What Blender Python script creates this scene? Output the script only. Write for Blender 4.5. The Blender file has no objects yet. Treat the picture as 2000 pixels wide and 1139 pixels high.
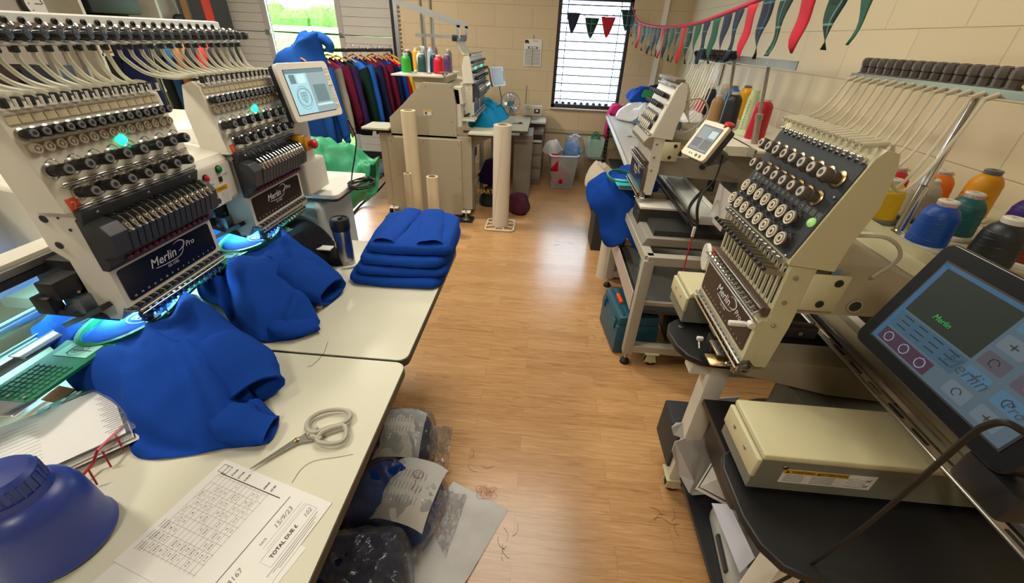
import bpy, bmesh, math, random
from mathutils import Vector, Matrix, noise
import numpy as np
random.seed(7)
PI = math.pi
S = bpy.context.scene
COL = S.collection

# ---------------------------------------------------------------- camera
cd = bpy.data.cameras.new('camera')
cam = bpy.data.objects.new('camera', cd); COL.objects.link(cam)
cd.sensor_fit = 'HORIZONTAL'; cd.sensor_width = 36.0; cd.lens = 14.4; cd.clip_start = 0.02; cd.clip_end = 200
Rm = Matrix(((0.99613614, -0.07362303, 0.04787953), (0.07949291, 0.52412324, -0.84792435), (0.03733198, 0.84845417, 0.52795061)))
cam.matrix_world = Matrix.Translation((0, 0, 1.65)) @ Rm.to_4x4()
S.camera = cam
# ---------------------------------------------------------------- world / exposure
S.view_settings.view_transform = 'Standard'; S.view_settings.look = 'None'
S.view_settings.gamma = 1.0; S.view_settings.use_curve_mapping = False
S.view_settings.exposure = 0.07
w = bpy.data.worlds.new('world'); S.world = w; w.use_nodes = True
bg = w.node_tree.nodes['Background']; bg.inputs[0].default_value = (0.80, 0.90, 1.0, 1); bg.inputs[1].default_value = 9.0

def area(name, loc, size, power, col=(1, 1, 1), rot=(0, 0, 0), sy=None, spread=None):
    d = bpy.data.lights.new(name, 'AREA'); d.shape = 'RECTANGLE'; d.size = size; d.size_y = sy or size
    d.energy = power; d.color = col
    if spread: d.spread = spread
    o = bpy.data.objects.new(name, d); COL.objects.link(o); o.location = loc; o.rotation_euler = rot
    return o
WARM = (1.0, 0.93, 0.80)
# lights of the ceiling luminaires (their housings are built below)
LAMPS = [(-2.2, 3.85, 74, .34), (-2.2, 0.6, 46, .34), (-0.5, -1.2, 26, .34), (-0.1, 2.3, 46, 1.3)]  # last entry: unseen aisle panel added to brighten the left heads
for lx, ly, p, sz in LAMPS:
    area('ceiling_lamp_light', (lx, ly, 2.975), sz, p, WARM)
sun = bpy.data.lights.new('sun', 'SUN'); sun.energy = 26.0; sun.angle = 0.02; sun.color = (1, 0.96, 0.88)
so = bpy.data.objects.new('sun', sun); COL.objects.link(so); so.rotation_euler = (math.radians(50), math.radians(10), 0)
# daylight through the doorway and the window
pt = area('doorway_portal', (-3.24, 6.3, 1.1), .94, 1, (1, 1, 1), (math.radians(-90), 0, 0), 2.1); pt.data.cycles.is_portal = True

# ---------------------------------------------------------------- materials
def lin(h):
    h = h.lstrip('#'); v = [int(h[i:i + 2], 16) / 255 for i in (0, 2, 4)]
    return tuple(c / 12.92 if c <= .04045 else ((c + .055) / 1.055) ** 2.4 for c in v) + (1,)
MC = {}
def mat(name, hexc='#808080', rough=.5, metal=0., spec=.5, bump=0., bscale=200., var=0., vscale=8., emis=None, estr=0., alpha=None, trans=0., sheen=0., coat=0.):
    if name in MC: return MC[name]
    m = bpy.data.materials.new(name); m.use_nodes = True; MC[name] = m
    nt = m.node_tree; b = nt.nodes['Principled BSDF']
    c = lin(hexc)
    b.inputs['Base Color'].default_value = c; b.inputs['Roughness'].default_value = rough
    b.inputs['Metallic'].default_value = metal; b.inputs['Specular IOR Level'].default_value = spec
    if trans: b.inputs['Transmission Weight'].default_value = trans
    if sheen: b.inputs['Sheen Weight'].default_value = sheen; b.inputs['Sheen Roughness'].default_value = .5; b.inputs['Sheen Tint'].default_value = c
    if coat: b.inputs['Coat Weight'].default_value = coat; b.inputs['Coat Roughness'].default_value = .1
    if emis: b.inputs['Emission Color'].default_value = lin(emis); b.inputs['Emission Strength'].default_value = estr
    if alpha is not None: b.inputs['Alpha'].default_value = alpha
    tc = nt.nodes.new('ShaderNodeTexCoord')
    if var:
        n = nt.nodes.new('ShaderNodeTexNoise'); n.inputs['Scale'].default_value = vscale; n.inputs['Detail'].default_value = 6
        nt.links.new(tc.outputs['Object'], n.inputs['Vector'])
        r = nt.nodes.new('ShaderNodeMapRange'); r.inputs['From Min'].default_value = .3; r.inputs['From Max'].default_value = .7
        r.inputs['To Min'].default_value = 1 - var; r.inputs['To Max'].default_value = 1 + var * .5
        nt.links.new(n.outputs['Fac'], r.inputs['Value'])
        mx = nt.nodes.new('ShaderNodeVectorMath'); mx.operation = 'SCALE'; mx.inputs[0].default_value = c[:3]
        nt.links.new(r.outputs[0], mx.inputs['Scale']); nt.links.new(mx.outputs[0], b.inputs['Base Color'])
    if bump:
        n = nt.nodes.new('ShaderNodeTexNoise'); n.inputs['Scale'].default_value = bscale; n.inputs['Detail'].default_value = 4
        nt.links.new(tc.outputs['Object'], n.inputs['Vector'])
        bp = nt.nodes.new('ShaderNodeBump'); bp.inputs['Strength'].default_value = bump; bp.inputs['Distance'].default_value = .002
        nt.links.new(n.outputs['Fac'], bp.inputs['Height']); nt.links.new(bp.outputs[0], b.inputs['Normal'])
    return m

def math_node(nt, op, a, b=None, c=None):
    n = nt.nodes.new('ShaderNodeMath'); n.operation = op
    for i, v in enumerate((a, b, c)):
        if v is None: continue
        if isinstance(v, (int, float)): n.inputs[i].default_value = v
        else: nt.links.new(v, n.inputs[i])
    return n.outputs[0]

def block_mat(name, horiz, tint):
    """painted concrete blockwork; horiz = 0 for a wall along X, 1 along Y"""
    m = bpy.data.materials.new(name); m.use_nodes = True; nt = m.node_tree; b = nt.nodes['Principled BSDF']
    g = nt.nodes.new('ShaderNodeNewGeometry'); sp = nt.nodes.new('ShaderNodeSeparateXYZ'); nt.links.new(g.outputs['Position'], sp.inputs[0])
    cb = nt.nodes.new('ShaderNodeCombineXYZ'); nt.links.new(sp.outputs[horiz], cb.inputs[0])
    zz = math_node(nt, 'ADD', sp.outputs[2], 0.055); nt.links.new(zz, cb.inputs[1])
    br = nt.nodes.new('ShaderNodeTexBrick'); nt.links.new(cb.outputs[0], br.inputs['Vector'])
    br.inputs['Scale'].default_value = 1.0; br.inputs['Brick Width'].default_value = .45; br.inputs['Row Height'].default_value = .225
    br.inputs['Mortar Size'].default_value = .0032; br.inputs['Mortar Smooth'].default_value = .6; br.inputs['Bias'].default_value = 0
    c = lin(tint); br.inputs['Color1'].default_value = c
    br.inputs['Color2'].default_value = tuple(x * .96 for x in c[:3]) + (1,); br.inputs['Mortar'].default_value = tuple(x * .84 for x in c[:3]) + (1,)
    n = nt.nodes.new('ShaderNodeTexNoise'); n.inputs['Scale'].default_value = 60; n.inputs['Detail'].default_value = 6
    nt.links.new(g.outputs['Position'], n.inputs['Vector'])
    v = nt.nodes.new('ShaderNodeTexVoronoi'); v.inputs['Scale'].default_value = 24; nt.links.new(g.outputs['Position'], v.inputs['Vector'])
    pit = math_node(nt, 'MULTIPLY', math_node(nt, 'LESS_THAN', v.outputs['Distance'], .09), -1.2)
    h = math_node(nt, 'ADD', math_node(nt, 'MULTIPLY', br.outputs['Fac'], -1.6), math_node(nt, 'ADD', math_node(nt, 'MULTIPLY', n.outputs['Fac'], .25), pit))
    bp = nt.nodes.new('ShaderNodeBump'); bp.inputs['Strength'].default_value = .55; bp.inputs['Distance'].default_value = .005
    nt.links.new(h, bp.inputs['Height']); nt.links.new(bp.outputs[0], b.inputs['Normal'])
    nt.links.new(br.outputs['Color'], b.inputs['Base Color']); b.inputs['Roughness'].default_value = .62
    return m

def floor_mat():
    m = bpy.data.materials.new('laminate_floor'); m.use_nodes = True; nt = m.node_tree; b = nt.nodes['Principled BSDF']
    g = nt.nodes.new('ShaderNodeNewGeometry')
    br = nt.nodes.new('ShaderNodeTexBrick'); nt.links.new(g.outputs['Position'], br.inputs['Vector'])
    br.inputs['Scale'].default_value = 1; br.inputs['Brick Width'].default_value = .62; br.inputs['Row Height'].default_value = .095
    br.offset = .37; br.inputs['Mortar Size'].default_value = .0008; br.inputs['Bias'].default_value = 0
    br.inputs['Color1'].default_value = (0.35, 0.35, 0.35, 1); br.inputs['Color2'].default_value = (.68, .68, .68, 1); br.inputs['Mortar'].default_value = (0, 0, 0, 1)
    mp = nt.nodes.new('ShaderNodeMapping'); mp.inputs['Scale'].default_value = (2.2, 30, 1); nt.links.new(g.outputs['Position'], mp.inputs[0])
    off = nt.nodes.new('ShaderNodeVectorMath'); off.operation = 'MULTIPLY_ADD'; nt.links.new(br.outputs['Color'], off.inputs[0]); off.inputs[1].default_value = (9, 5, 3)
    nt.links.new(mp.outputs[0], off.inputs[2])
    n = nt.nodes.new('ShaderNodeTexNoise'); n.inputs['Scale'].default_value = 2.2; n.inputs['Detail'].default_value = 8; n.inputs['Distortion'].default_value = 1.6
    nt.links.new(off.outputs[0], n.inputs['Vector'])
    sepc = nt.nodes.new('ShaderNodeSeparateXYZ'); nt.links.new(br.outputs['Color'], sepc.inputs[0])
    f = math_node(nt, 'ADD', math_node(nt, 'MULTIPLY_ADD', n.outputs['Fac'], .62, .09), math_node(nt, 'MULTIPLY', sepc.outputs[0], .34))
    cr = nt.nodes.new('ShaderNodeValToRGB'); e = cr.color_ramp.elements
    e[0].position = .28; e[0].color = lin('#7E5734'); e[1].position = .78; e[1].color = lin('#D0A878')
    x = cr.color_ramp.elements.new(.5); x.color = lin('#B38758'); x = cr.color_ramp.elements.new(.64); x.color = lin('#C29666')
    nt.links.new(f, cr.inputs[0]); nt.links.new(cr.outputs[0], b.inputs['Base Color'])
    b.inputs['Roughness'].default_value = .24; b.inputs['Specular IOR Level'].default_value = .5
    bp = nt.nodes.new('ShaderNodeBump'); bp.inputs['Strength'].default_value = .12; bp.inputs['Distance'].default_value = .001
    nt.links.new(n.outputs['Fac'], bp.inputs['Height']); nt.links.new(bp.outputs[0], b.inputs['Normal'])
    return m

CREAM = mat('cream_enamel', '#D8D3C4', .38, bump=.05, bscale=500, var=.03)
CREAMY = mat('yellowed_cream_enamel', '#C9C29C', .38, bump=.05, bscale=500, var=.05)
TAUPE = mat('taupe_enamel', '#A79D85', .5, bump=.08, bscale=600)
GREYE = mat('grey_green_enamel', '#76776A', .5, bump=.08, bscale=700)
WHITEP = mat('white_plastic', '#DAD7CD', .35)
BLACKP = mat('black_plastic', '#1C1C1E', .42)
DGREY = mat('dark_grey_plastic', '#34363A', .42)
MGREY = mat('mid_grey_plastic', '#6C6E70', .4)
BROWNK = mat('brown_grey_knob', '#5B524A', .5)
KNOBTOP = mat('pale_knob_cap', '#B8B0A2', .4)
STEEL = mat('brushed_steel', '#B8B6B0', .28, 1.0)
CHROME = mat('chrome', '#D8D8D8', .12, 1.0)
ALU = mat('aluminium', '#B9BCBC', .4, 1.0)
BRASS = mat('brass_nut', '#C4A878', .3, 1.0)
TUBE = mat('translucent_tube', '#DAD8C4', .3, spec=.5, alpha=.82)
TUBE2 = mat('frosted_tube', '#D4CDB4', .3, spec=.5, alpha=.62)
TABLE = mat('cream_laminate', '#CFCDB9', .22, var=.04, vscale=5, bump=.03, bscale=900)
EDGE = mat('dark_edging', '#4A4438', .5)
PAPER = mat('paper', '#D8D6D0', .7)
INK = mat('print_ink', '#33322F', .7)
INKG = mat('grey_ink', '#8E8C86', .7)
PENCIL = mat('pencil', '#6F6E6C', .7)
BLUEF = mat('royal_blue_fleece', '#113E94', .95, spec=.15, bump=.5, bscale=900, sheen=.25)
DENIMF = mat('royal_blue_fabric', '#1E50A0', .95, spec=.15, bump=.4, bscale=700, sheen=.2)
BLACKF = mat('black_fabric', '#15151A', .95, spec=.1, bump=.4, bscale=700)
NAVYF = mat('navy_fabric', '#1B2140', .95, spec=.1, bump=.4, bscale=700)
PURPLEF = mat('purple_fabric', '#2E1F4A', .95, spec=.1, bump=.4, bscale=700)
MAROONF = mat('maroon_fabric', '#5A1730', .95, spec=.1, bump=.4, bscale=700)
GREENF = mat('bottle_green_fabric', '#12281F', .95, spec=.1, bump=.4, bscale=700)
REDF = mat('red_fabric', '#B3122E', .9, spec=.1, bump=.3, bscale=700)
GREYF = mat('heather_grey_fabric', '#9A958A', .95, spec=.1, bump=.4, bscale=700)
YELF = mat('yellow_fabric', '#D8A51E', .9, spec=.1, bump=.3, bscale=700)
CYANF = mat('turquoise_fabric', '#1492C0', .9, spec=.15, bump=.3, bscale=700, sheen=.2)
PINKF = mat('pink_fabric', '#B72A5C', .9, spec=.1)
CREAMF = mat('cream_cloth', '#B8AB97', .9, spec=.1)
HOOPG = mat('green_hoop_plastic', '#10663F', .35)
RED = mat('red_plastic', '#B4202A', .35)
GREENP = mat('green_button', '#137A3E', .35)
YELLOW = mat('yellow_plastic', '#D09C18', .4)
ORANGE = mat('orange_sticker', '#E4572E', .5)
LED = mat('green_led', '#30F0B0', .4, emis='#12F5A8', estr=5)
LEDC = mat('cool_work_light', '#C8F4FF', .4, emis='#B8F2FF', estr=6)
GOLDROD = mat('tan_rod', '#A9977A', .35, .5)
FILM = mat('clear_film', '#D5DEE8', .08, alpha=.13, spec=1., bump=.35, bscale=9)
RUBBER = mat('rubber', '#141414', .6)
def film_mat():
    m = bpy.data.materials.new('crinkled_film'); m.use_nodes = True; nt = m.node_tree; nt.nodes.remove(nt.nodes['Principled BSDF']); out = nt.nodes['Material Output']
    tc = nt.nodes.new('ShaderNodeTexCoord'); n = nt.nodes.new('ShaderNodeTexNoise'); n.inputs['Scale'].default_value = 11; n.inputs['Detail'].default_value = 3; n.inputs['Distortion'].default_value = 1.2
    nt.links.new(tc.outputs['Object'], n.inputs['Vector']); v = nt.nodes.new('ShaderNodeTexVoronoi'); v.inputs['Scale'].default_value = 16; nt.links.new(tc.outputs['Object'], v.inputs['Vector'])
    h = math_node(nt, 'ADD', math_node(nt, 'ABSOLUTE', math_node(nt, 'SUBTRACT', n.outputs['Fac'], .5)), math_node(nt, 'MULTIPLY', v.outputs['Distance'], .35))
    bp = nt.nodes.new('ShaderNodeBump'); bp.inputs['Strength'].default_value = 1.; bp.inputs['Distance'].default_value = .012; nt.links.new(h, bp.inputs['Height'])
    tr = nt.nodes.new('ShaderNodeBsdfTransparent'); tr.inputs[0].default_value = (.93, .95, .98, 1); gl = nt.nodes.new('ShaderNodeBsdfGlossy'); gl.inputs['Roughness'].default_value = .12; nt.links.new(bp.outputs[0], gl.inputs['Normal'])
    df = nt.nodes.new('ShaderNodeBsdfDiffuse'); df.inputs[0].default_value = (.7, .74, .8, 1); nt.links.new(bp.outputs[0], df.inputs['Normal'])
    fr = nt.nodes.new('ShaderNodeFresnel'); fr.inputs[0].default_value = 1.7; nt.links.new(bp.outputs[0], fr.inputs['Normal'])
    m1 = nt.nodes.new('ShaderNodeMixShader'); m1.inputs[0].default_value = .08; nt.links.new(tr.outputs[0], m1.inputs[1]); nt.links.new(df.outputs[0], m1.inputs[2])
    m2 = nt.nodes.new('ShaderNodeMixShader'); nt.links.new(math_node(nt, 'MULTIPLY', fr.outputs[0], .5), m2.inputs[0]); nt.links.new(m1.outputs[0], m2.inputs[1]); nt.links.new(gl.outputs[0], m2.inputs[2]); nt.links.new(m2.outputs[0], out.inputs[0]); return m

FILM = film_mat()
# ---------------------------------------------------------------- mesh helpers
class MB:
    def __init__(s): s.v = []; s.f = []; s.m = []; s.mats = []
    def mi(s, m):
        if m is None: return 0
        if m not in s.mats: s.mats.append(m)
        return s.mats.index(m)
    def add(s, vs, fs, m=None, T=None):
        n = len(s.v); k = s.mi(m)
        s.v += [tuple(T @ Vector(p)) for p in vs] if T is not None else [tuple(p) for p in vs]
        s.f += [tuple(n + i for i in f) for f in fs]; s.m += [k] * len(fs); return s
    def box(s, c, d, m=None, T=None, ch=0.):
        """box centre c, size d, optional chamfer"""
        x, y, z = (q / 2 for q in d)
        if ch <= 0:
            vs = [(i * x, j * y, k * z) for i in (-1, 1) for j in (-1, 1) for k in (-1, 1)]
            fs = [(0, 1, 3, 2), (4, 6, 7, 5), (0, 4, 5, 1), (2, 3, 7, 6), (0, 2, 6, 4), (1, 5, 7, 3)]
        else:
            ch = min(ch, x * .9, y * .9, z * .9)
            bm = bmesh.new(); bmesh.ops.create_cube(bm, size=1)
            for v in bm.verts: v.co = Vector((v.co.x * 2 * x, v.co.y * 2 * y, v.co.z * 2 * z))
            bmesh.ops.bevel(bm, geom=bm.edges[:], offset=ch, segments=2, affect='EDGES', profile=.6)
            bm.verts.index_update(); vs = [tuple(v.co) for v in bm.verts]; fs = [tuple(v.index for v in f.verts) for f in bm.faces]; bm.free()
        vs = [(a + c[0], b + c[1], e + c[2]) for a, b, e in vs]
        return s.add(vs, fs, m, T)
    def prism(s, pr, x0, x1, m=None, T=None, ax='x'):
        """polygon pr (two coords) extruded along ax"""
        n = len(pr)
        def P(a, q): return {'x': (a, q[0], q[1]), 'y': (q[0], a, q[1]), 'z': (q[0], q[1], a)}[ax]
        vs = [P(x0, q) for q in pr] + [P(x1, q) for q in pr]
        ar = sum(pr[i][0] * pr[(i + 1) % n][1] - pr[(i + 1) % n][0] * pr[i][1] for i in range(n))
        fl = (ar > 0) != (ax == 'y')
        a = tuple(range(n)); b = tuple(range(n, 2 * n))
        fs = [a[::-1] if fl else a, b if fl else b[::-1]]
        for i in range(n):
            j = (i + 1) % n; q = (i, j, n + j, n + i); fs.append(q if fl else q[::-1])
        if x1 < x0: fs = [f[::-1] for f in fs]
        return s.add(vs, fs, m, T)
    def lathe(s, pr, c=(0, 0, 0), d=(0, 0, 1), n=16, m=None, T=None, up=None):
        """profile [(r, h)] turned about axis d from c"""
        q = Vector(d).normalized().to_track_quat('Z', 'Y').to_matrix(); c = Vector(c)
        vs = []; fs = []; k = len(pr)
        for r, h in pr:
            for i in range(n):
                a = 2 * PI * i / n; vs.append(tuple(c + q @ Vector((r * math.cos(a), r * math.sin(a), h))))
        for j in range(k - 1):
            for i in range(n):
                i2 = (i + 1) % n; fs.append((j * n + i, j * n + i2, (j + 1) * n + i2, (j + 1) * n + i))
        if pr[0][0] > 1e-6: fs.append(tuple(range(n))[::-1])
        if pr[-1][0] > 1e-6: fs.append(tuple(range((k - 1) * n, k * n)))
        return s.add(vs, fs, m, T)
    def cyl(s, a, b, r, r2=None, n=12, m=None, T=None):
        a = Vector(a); b = Vector(b); L = (b - a).length
        return s.lathe([(r, 0), (r2 if r2 is not None else r, L)], a, b - a, n, m, T)
    def tube(s, pts, r, n=6, m=None, T=None, smooth=0, flat=1., taper=None):
        P = [Vector(p) for p in pts]
        if smooth: P = crm(P, smooth)
        vs = []; fs = []; N = len(P); prev = Vector((0.13, .31, 1)).normalized()
        for i, p in enumerate(P):
            t = (P[min(i + 1, N - 1)] - P[max(i - 1, 0)])
            if t.length < 1e-9: t = Vector((0, 0, 1))
            t.normalize(); u = prev - t * prev.dot(t)
            if u.length < 1e-3: u = t.orthogonal()
            u.normalize(); w_ = t.cross(u); prev = u
            rr = r if taper is None else r * taper(i / (N - 1))
            for k in range(n):
                a = 2 * PI * k / n; vs.append(tuple(p + u * rr * math.cos(a) + w_ * rr * flat * math.sin(a)))
        for i in range(N - 1):
            for k in range(n):
                k2 = (k + 1) % n; fs.append((i * n + k, i * n + k2, (i + 1) * n + k2, (i + 1) * n + k))
        fs.append(tuple(range(n))[::-1]); fs.append(tuple(range((N - 1) * n, N * n)))
        return s.add(vs, fs, m, T)
    def grid(s, rows, m=None, T=None, closed=False, cap=False):
        nu = len(rows); nv = len(rows[0]); vs = [p for r in rows for p in r]; fs = []
        for i in range(nu - 1):
            for j in range(nv if closed else nv - 1):
                j2 = (j + 1) % nv; fs.append((i * nv + j, i * nv + j2, (i + 1) * nv + j2, (i + 1) * nv + j))
        if cap: fs.append(tuple(range(nv))[::-1]); fs.append(tuple(range((nu - 1) * nv, nu * nv)))
        return s.add(vs, fs, m, T)
    def poly(s, pts, m=None, T=None): return s.add(pts, [tuple(range(len(pts)))], m, T)
    def text(s, txt, size, m, T, align='CENTER', shear=0., sx=1., bold=0.):
        c = bpy.data.curves.new('t', 'FONT'); c.body = txt; c.size = size; c.align_x = align; c.align_y = 'CENTER'; c.shear = shear
        c.offset = bold; c.resolution_u = 2
        o = bpy.data.objects.new('t', c); me = bpy.data.meshes.new_from_object(o)
        s.add([(v.co.x * sx, v.co.y, 0) for v in me.vertices], [tuple(p.vertices) for p in me.polygons], m, T)
        bpy.data.objects.remove(o); bpy.data.curves.remove(c); bpy.data.meshes.remove(me); return s
    def build(s, name, m=None, parent=None, smooth=35, loc=None, solid=0., bevel=0., subd=0):
        me = bpy.data.meshes.new(name); me.from_pydata(s.v, [], s.f)
        ms = s.mats if s.mats else [m]
        for q in ms: me.materials.append(q)
        for p, k in zip(me.polygons, s.m): p.material_index = k
        me.update()
        if smooth:
            me.shade_smooth(); me.set_sharp_from_angle(angle=math.radians(smooth))
        o = bpy.data.objects.new(name, me); COL.objects.link(o)
        if parent: o.parent = parent
        if loc: o.location = loc
        if bevel:
            md = o.modifiers.new('b', 'BEVEL'); md.width = bevel; md.segments = 2; md.limit_method = 'ANGLE'; md.angle_limit = math.radians(40); md.harden_normals = False
        if solid:
            md = o.modifiers.new('s', 'SOLIDIFY'); md.thickness = solid; md.offset = -1
        if subd:
            md = o.modifiers.new('u', 'SUBSURF'); md.levels = subd; md.render_levels = subd
        return o
def crm(P, k):
    """Catmull-Rom resample, k points per span"""
    P = [Vector(p) for p in P]
    if len(P) < 3: return [P[0].lerp(P[-1], i / k) for i in range(k + 1)]
    Q = [P[0] * 2 - P[1]] + P + [P[-1] * 2 - P[-2]]; out = []
    for i in range(1, len(Q) - 2):
        for j in range(k):
            t = j / k; a, b, c, d = Q[i - 1:i + 3]
            out.append(.5 * ((2 * b) + (c - a) * t + (2 * a - 5 * b + 4 * c - d) * t * t + (3 * b - a - 3 * c + d) * t ** 3))
    return out + [P[-1]]
def tag(o, label=None, cat=None, group=None, kind=None):
    if label: o['label'] = label
    if cat: o['category'] = cat
    if group: o['group'] = group
    if kind: o['kind'] = kind
    return o
def empty(name, loc, rz=0, label=None, cat=None, group=None):
    o = bpy.data.objects.new(name, None); COL.objects.link(o); o.location = loc; o.rotation_euler = (0, 0, rz); o.empty_display_size = .1
    return tag(o, label, cat, group)
def inst(o, loc=None, parent=None):
    c = o.copy(); COL.objects.link(c)
    if parent is not None: c.parent = parent
    if loc is not None: c.location = loc
    return c
def tree(o, parent=None, loc=None):
    kids = [k for k in bpy.data.objects if k.parent == o]
    c = o.copy(); COL.objects.link(c); c.parent = parent
    if loc is not None: c.location = loc
    for k in kids: tree(k, c)
    return c
def struct(o): return tag(o, kind='structure')
def FR(o, x, y, z=None):
    """frame matrix: origin o, axis x, axis y (z = x cross y)"""
    x = Vector(x).normalized(); y = Vector(y).normalized(); z = x.cross(y)
    return Matrix(((x.x, y.x, z.x, o[0]), (x.y, y.y, z.y, o[1]), (x.z, y.z, z.z, o[2]), (0, 0, 0, 1)))
def rrect(w, h, r, n=4):
    out = []
    for cx, cy, a0 in ((w / 2 - r, h / 2 - r, 0), (-w / 2 + r, h / 2 - r, 90), (-w / 2 + r, -h / 2 + r, 180), (w / 2 - r, -h / 2 + r, 270)):
        for i in range(n + 1):
            a = math.radians(a0 + 90 * i / n); out.append((cx + r * math.cos(a), cy + r * math.sin(a)))
    return out

# ---------------------------------------------------------------- the setting
BW = block_mat('painted_blockwork_back', 0, '#C9B492'); RW = block_mat('painted_blockwork_right', 1, '#CDBD9A')
def plane_box(name, lo, hi, m):
    b = MB(); c = [(a + q) / 2 for a, q in zip(lo, hi)]; d = [q - a for a, q in zip(lo, hi)]; b.box(c, d)
    return struct(b.build(name, m, smooth=0))
plane_box('floor', (-4.6, -2.5, -.1), (1.6, 6.5, 0), floor_mat())
PLAST = mat('pale_plaster', '#BDB8AE', .8)
plane_box('ceiling', (-4.7, -2.6, 3.0), (1.7, 6.5, 3.1), PLAST)
b = MB()   # back wall with window opening x .06.. .95  z .88..2.08
for lo, hi in (((-1.86, 5.85, 0), (.07, 6.1, 3)), ((.94, 5.85, 0), (1.6, 6.1, 3)), ((.07, 5.85, 0), (.94, 6.1, .885)), ((.07, 5.85, 2.08), (.94, 6.1, 3))):
    b.box([(p + q) / 2 for p, q in zip(lo, hi)], [q - p for p, q in zip(lo, hi)])
struct(b.build('wall_back', BW, smooth=0))
plane_box('wall_right', (1.6, -2.5, 0), (1.7, 6.1, 3), RW)
plane_box('wall_left', (-4.7, -2.5, 0), (-4.6, 6.5, 3), mat('left_wall_paint', '#A59C90', .8, bump=.1, bscale=60))
plane_box('wall_front', (-4.7, -2.6, 0), (1.7, -2.5, 3), PLAST)
plane_box('wall_doorway', (-4.6, 6.3, 2.65), (-1.86, 6.5, 3), PLAST)
# skirting, dado trunking, corner trunking on back wall
plane_box('baseboard_back', (-1.84, 5.832, 0), (1.6, 5.85, .12), mat('skirting', '#B6A68A', .5))
b = MB(); b.box((.35, 5.835, .60), (1.5, .03, .035)); struct(b.build('trim_1', mat('dado_pipe', '#B3A284', .5)))
b = MB(); b.box((1.30, 5.83, 1.6), (.055, .04, 2.2)); struct(b.build('trim_2', mat('white_trunking', '#E0DCD2', .4)))
# sectional garage door with an open wicket doorway
def sect(name, x0, x1):
    r = empty(name, ((x0 + x1) / 2, 6.2, 0)); struct(r); hw = (x1 - x0) / 2
    zs = [.10, .62, 1.14, 1.585, 2.1, 2.65]
    for i in range(5):
        b = MB(); z0, z1 = zs[i] + .004, zs[i + 1] - .004
        n = 5
        for k in range(n):
            a, c = z0 + (z1 - z0) * k / n, z0 + (z1 - z0) * (k + 1) / n
            b.box((0, 0, (a + c) / 2), (hw * 2, .04, c - a - .003), ch=.002)
        b.box((0, .012, (z0 + z1) / 2), (hw * 2, .02, z1 - z0))
        b.build('door_section', mat('sectional_door_white', '#D2CDC4', .5), r, smooth=0)
    for sx in (-1, 1):
        b = MB(); b.box((sx * (hw - .035), -.026, 1.37), (.07, .012, 2.55)); o = b.build('end_stile', mat('stile_grey', '#B9B6B0', .5), r, smooth=0)
        for z in zs[1:5]:
            b = MB(); b.box((sx * (hw - .04), -.04, z), (.07, .014, .05), ch=.003); b.cyl((sx * (hw - .075), -.045, z), (sx * (hw - .005), -.045, z), .008)
            b.build('hinge', ALU, o)
    b = MB(); b.box((0, 0, .05), (hw * 2, .05, .10)); b.build('bottom_seal', RUBBER, r, smooth=0)
    return r
sect('door_1', -4.42, -3.70); sect('door_2', -2.78, -1.96)
b = MB()
b.box((-1.93, 6.02, 1.4), (.06, .30, 2.8), BLACKP)
b.box((-1.885, 5.86, 1.4), (.05, .05, 2.8), ALU)
b.box((-4.47, 6.12, 1.4), (.1, .2, 2.8), mat('track_steel', '#5E6B6C', .5))
struct(b.build('trim_3', BLACKP, smooth=0))
b = MB()   # yellow-white brush strip beside track
for i in range(60): b.box((-1.85, 5.843, .06 + i * .045), (.03, .02, .02))
struct(b.build('trim_4', mat('perforated_strip', '#7F6D58', .7), smooth=0))
plane_box('trim_5', (-3.72, 6.16, 2.1), (-2.76, 6.24, 2.65), mat('sectional_door_white', '#D2CDC4', .5))
# entrance mat
b = MB(); b.box((-2.85, 5.45, .006), (1.5, 1.25, .012), ch=.003)
tag(b.build('doormat', mat('grey_mat', '#4A545C', .95, bump=.8, bscale=300)), 'flat grey entrance mat on the floor inside the garage doorway', 'mat')
# outside
gm = mat('grass', '#4E8A22', 1., bump=1., bscale=30, var=.45, vscale=5)
b = MB(); N = 40; rows = []
for i in range(N):
    y = 6.5 + i * 1.0
    rows.append([(x, y, -0.15 + (0 if y < 8 else min((y - 8) * .16, 1.55)) + .05 * noise.noise(Vector((x, y, 0)))) for x in np.linspace(-30, 12, 40)])
b.grid(rows); o = b.build('grass_bank', gm); tag(o, 'sunlit green grass bank seen outside through the open doorway', 'grass', kind='stuff')
b = MB(); b.box((-9, 24.5, 1.62), (40, 5.5, .16)); struct(b.build('road', mat('pale_road', '#CFCBC4', .9)))
b = MB(); N = 60
for k in range(90):
    x = -29 + k * .4; h = 1.0 + .5 * random.random()
    b.lathe([(0.02, 0), (.5, .1), (.62, h * .5), (.4, h * .85), (.02, h)], (x, 28.6 + random.random() * .7, 1.55), (random.uniform(-.1, .1), 0, 1), 7)
tag(b.build('hedge', mat('hedge_leaves', '#3C6A25', 1., bump=1., bscale=12, var=.5, vscale=6)), 'green hedge along the far side of the road, seen through the doorway', 'hedge')
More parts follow.
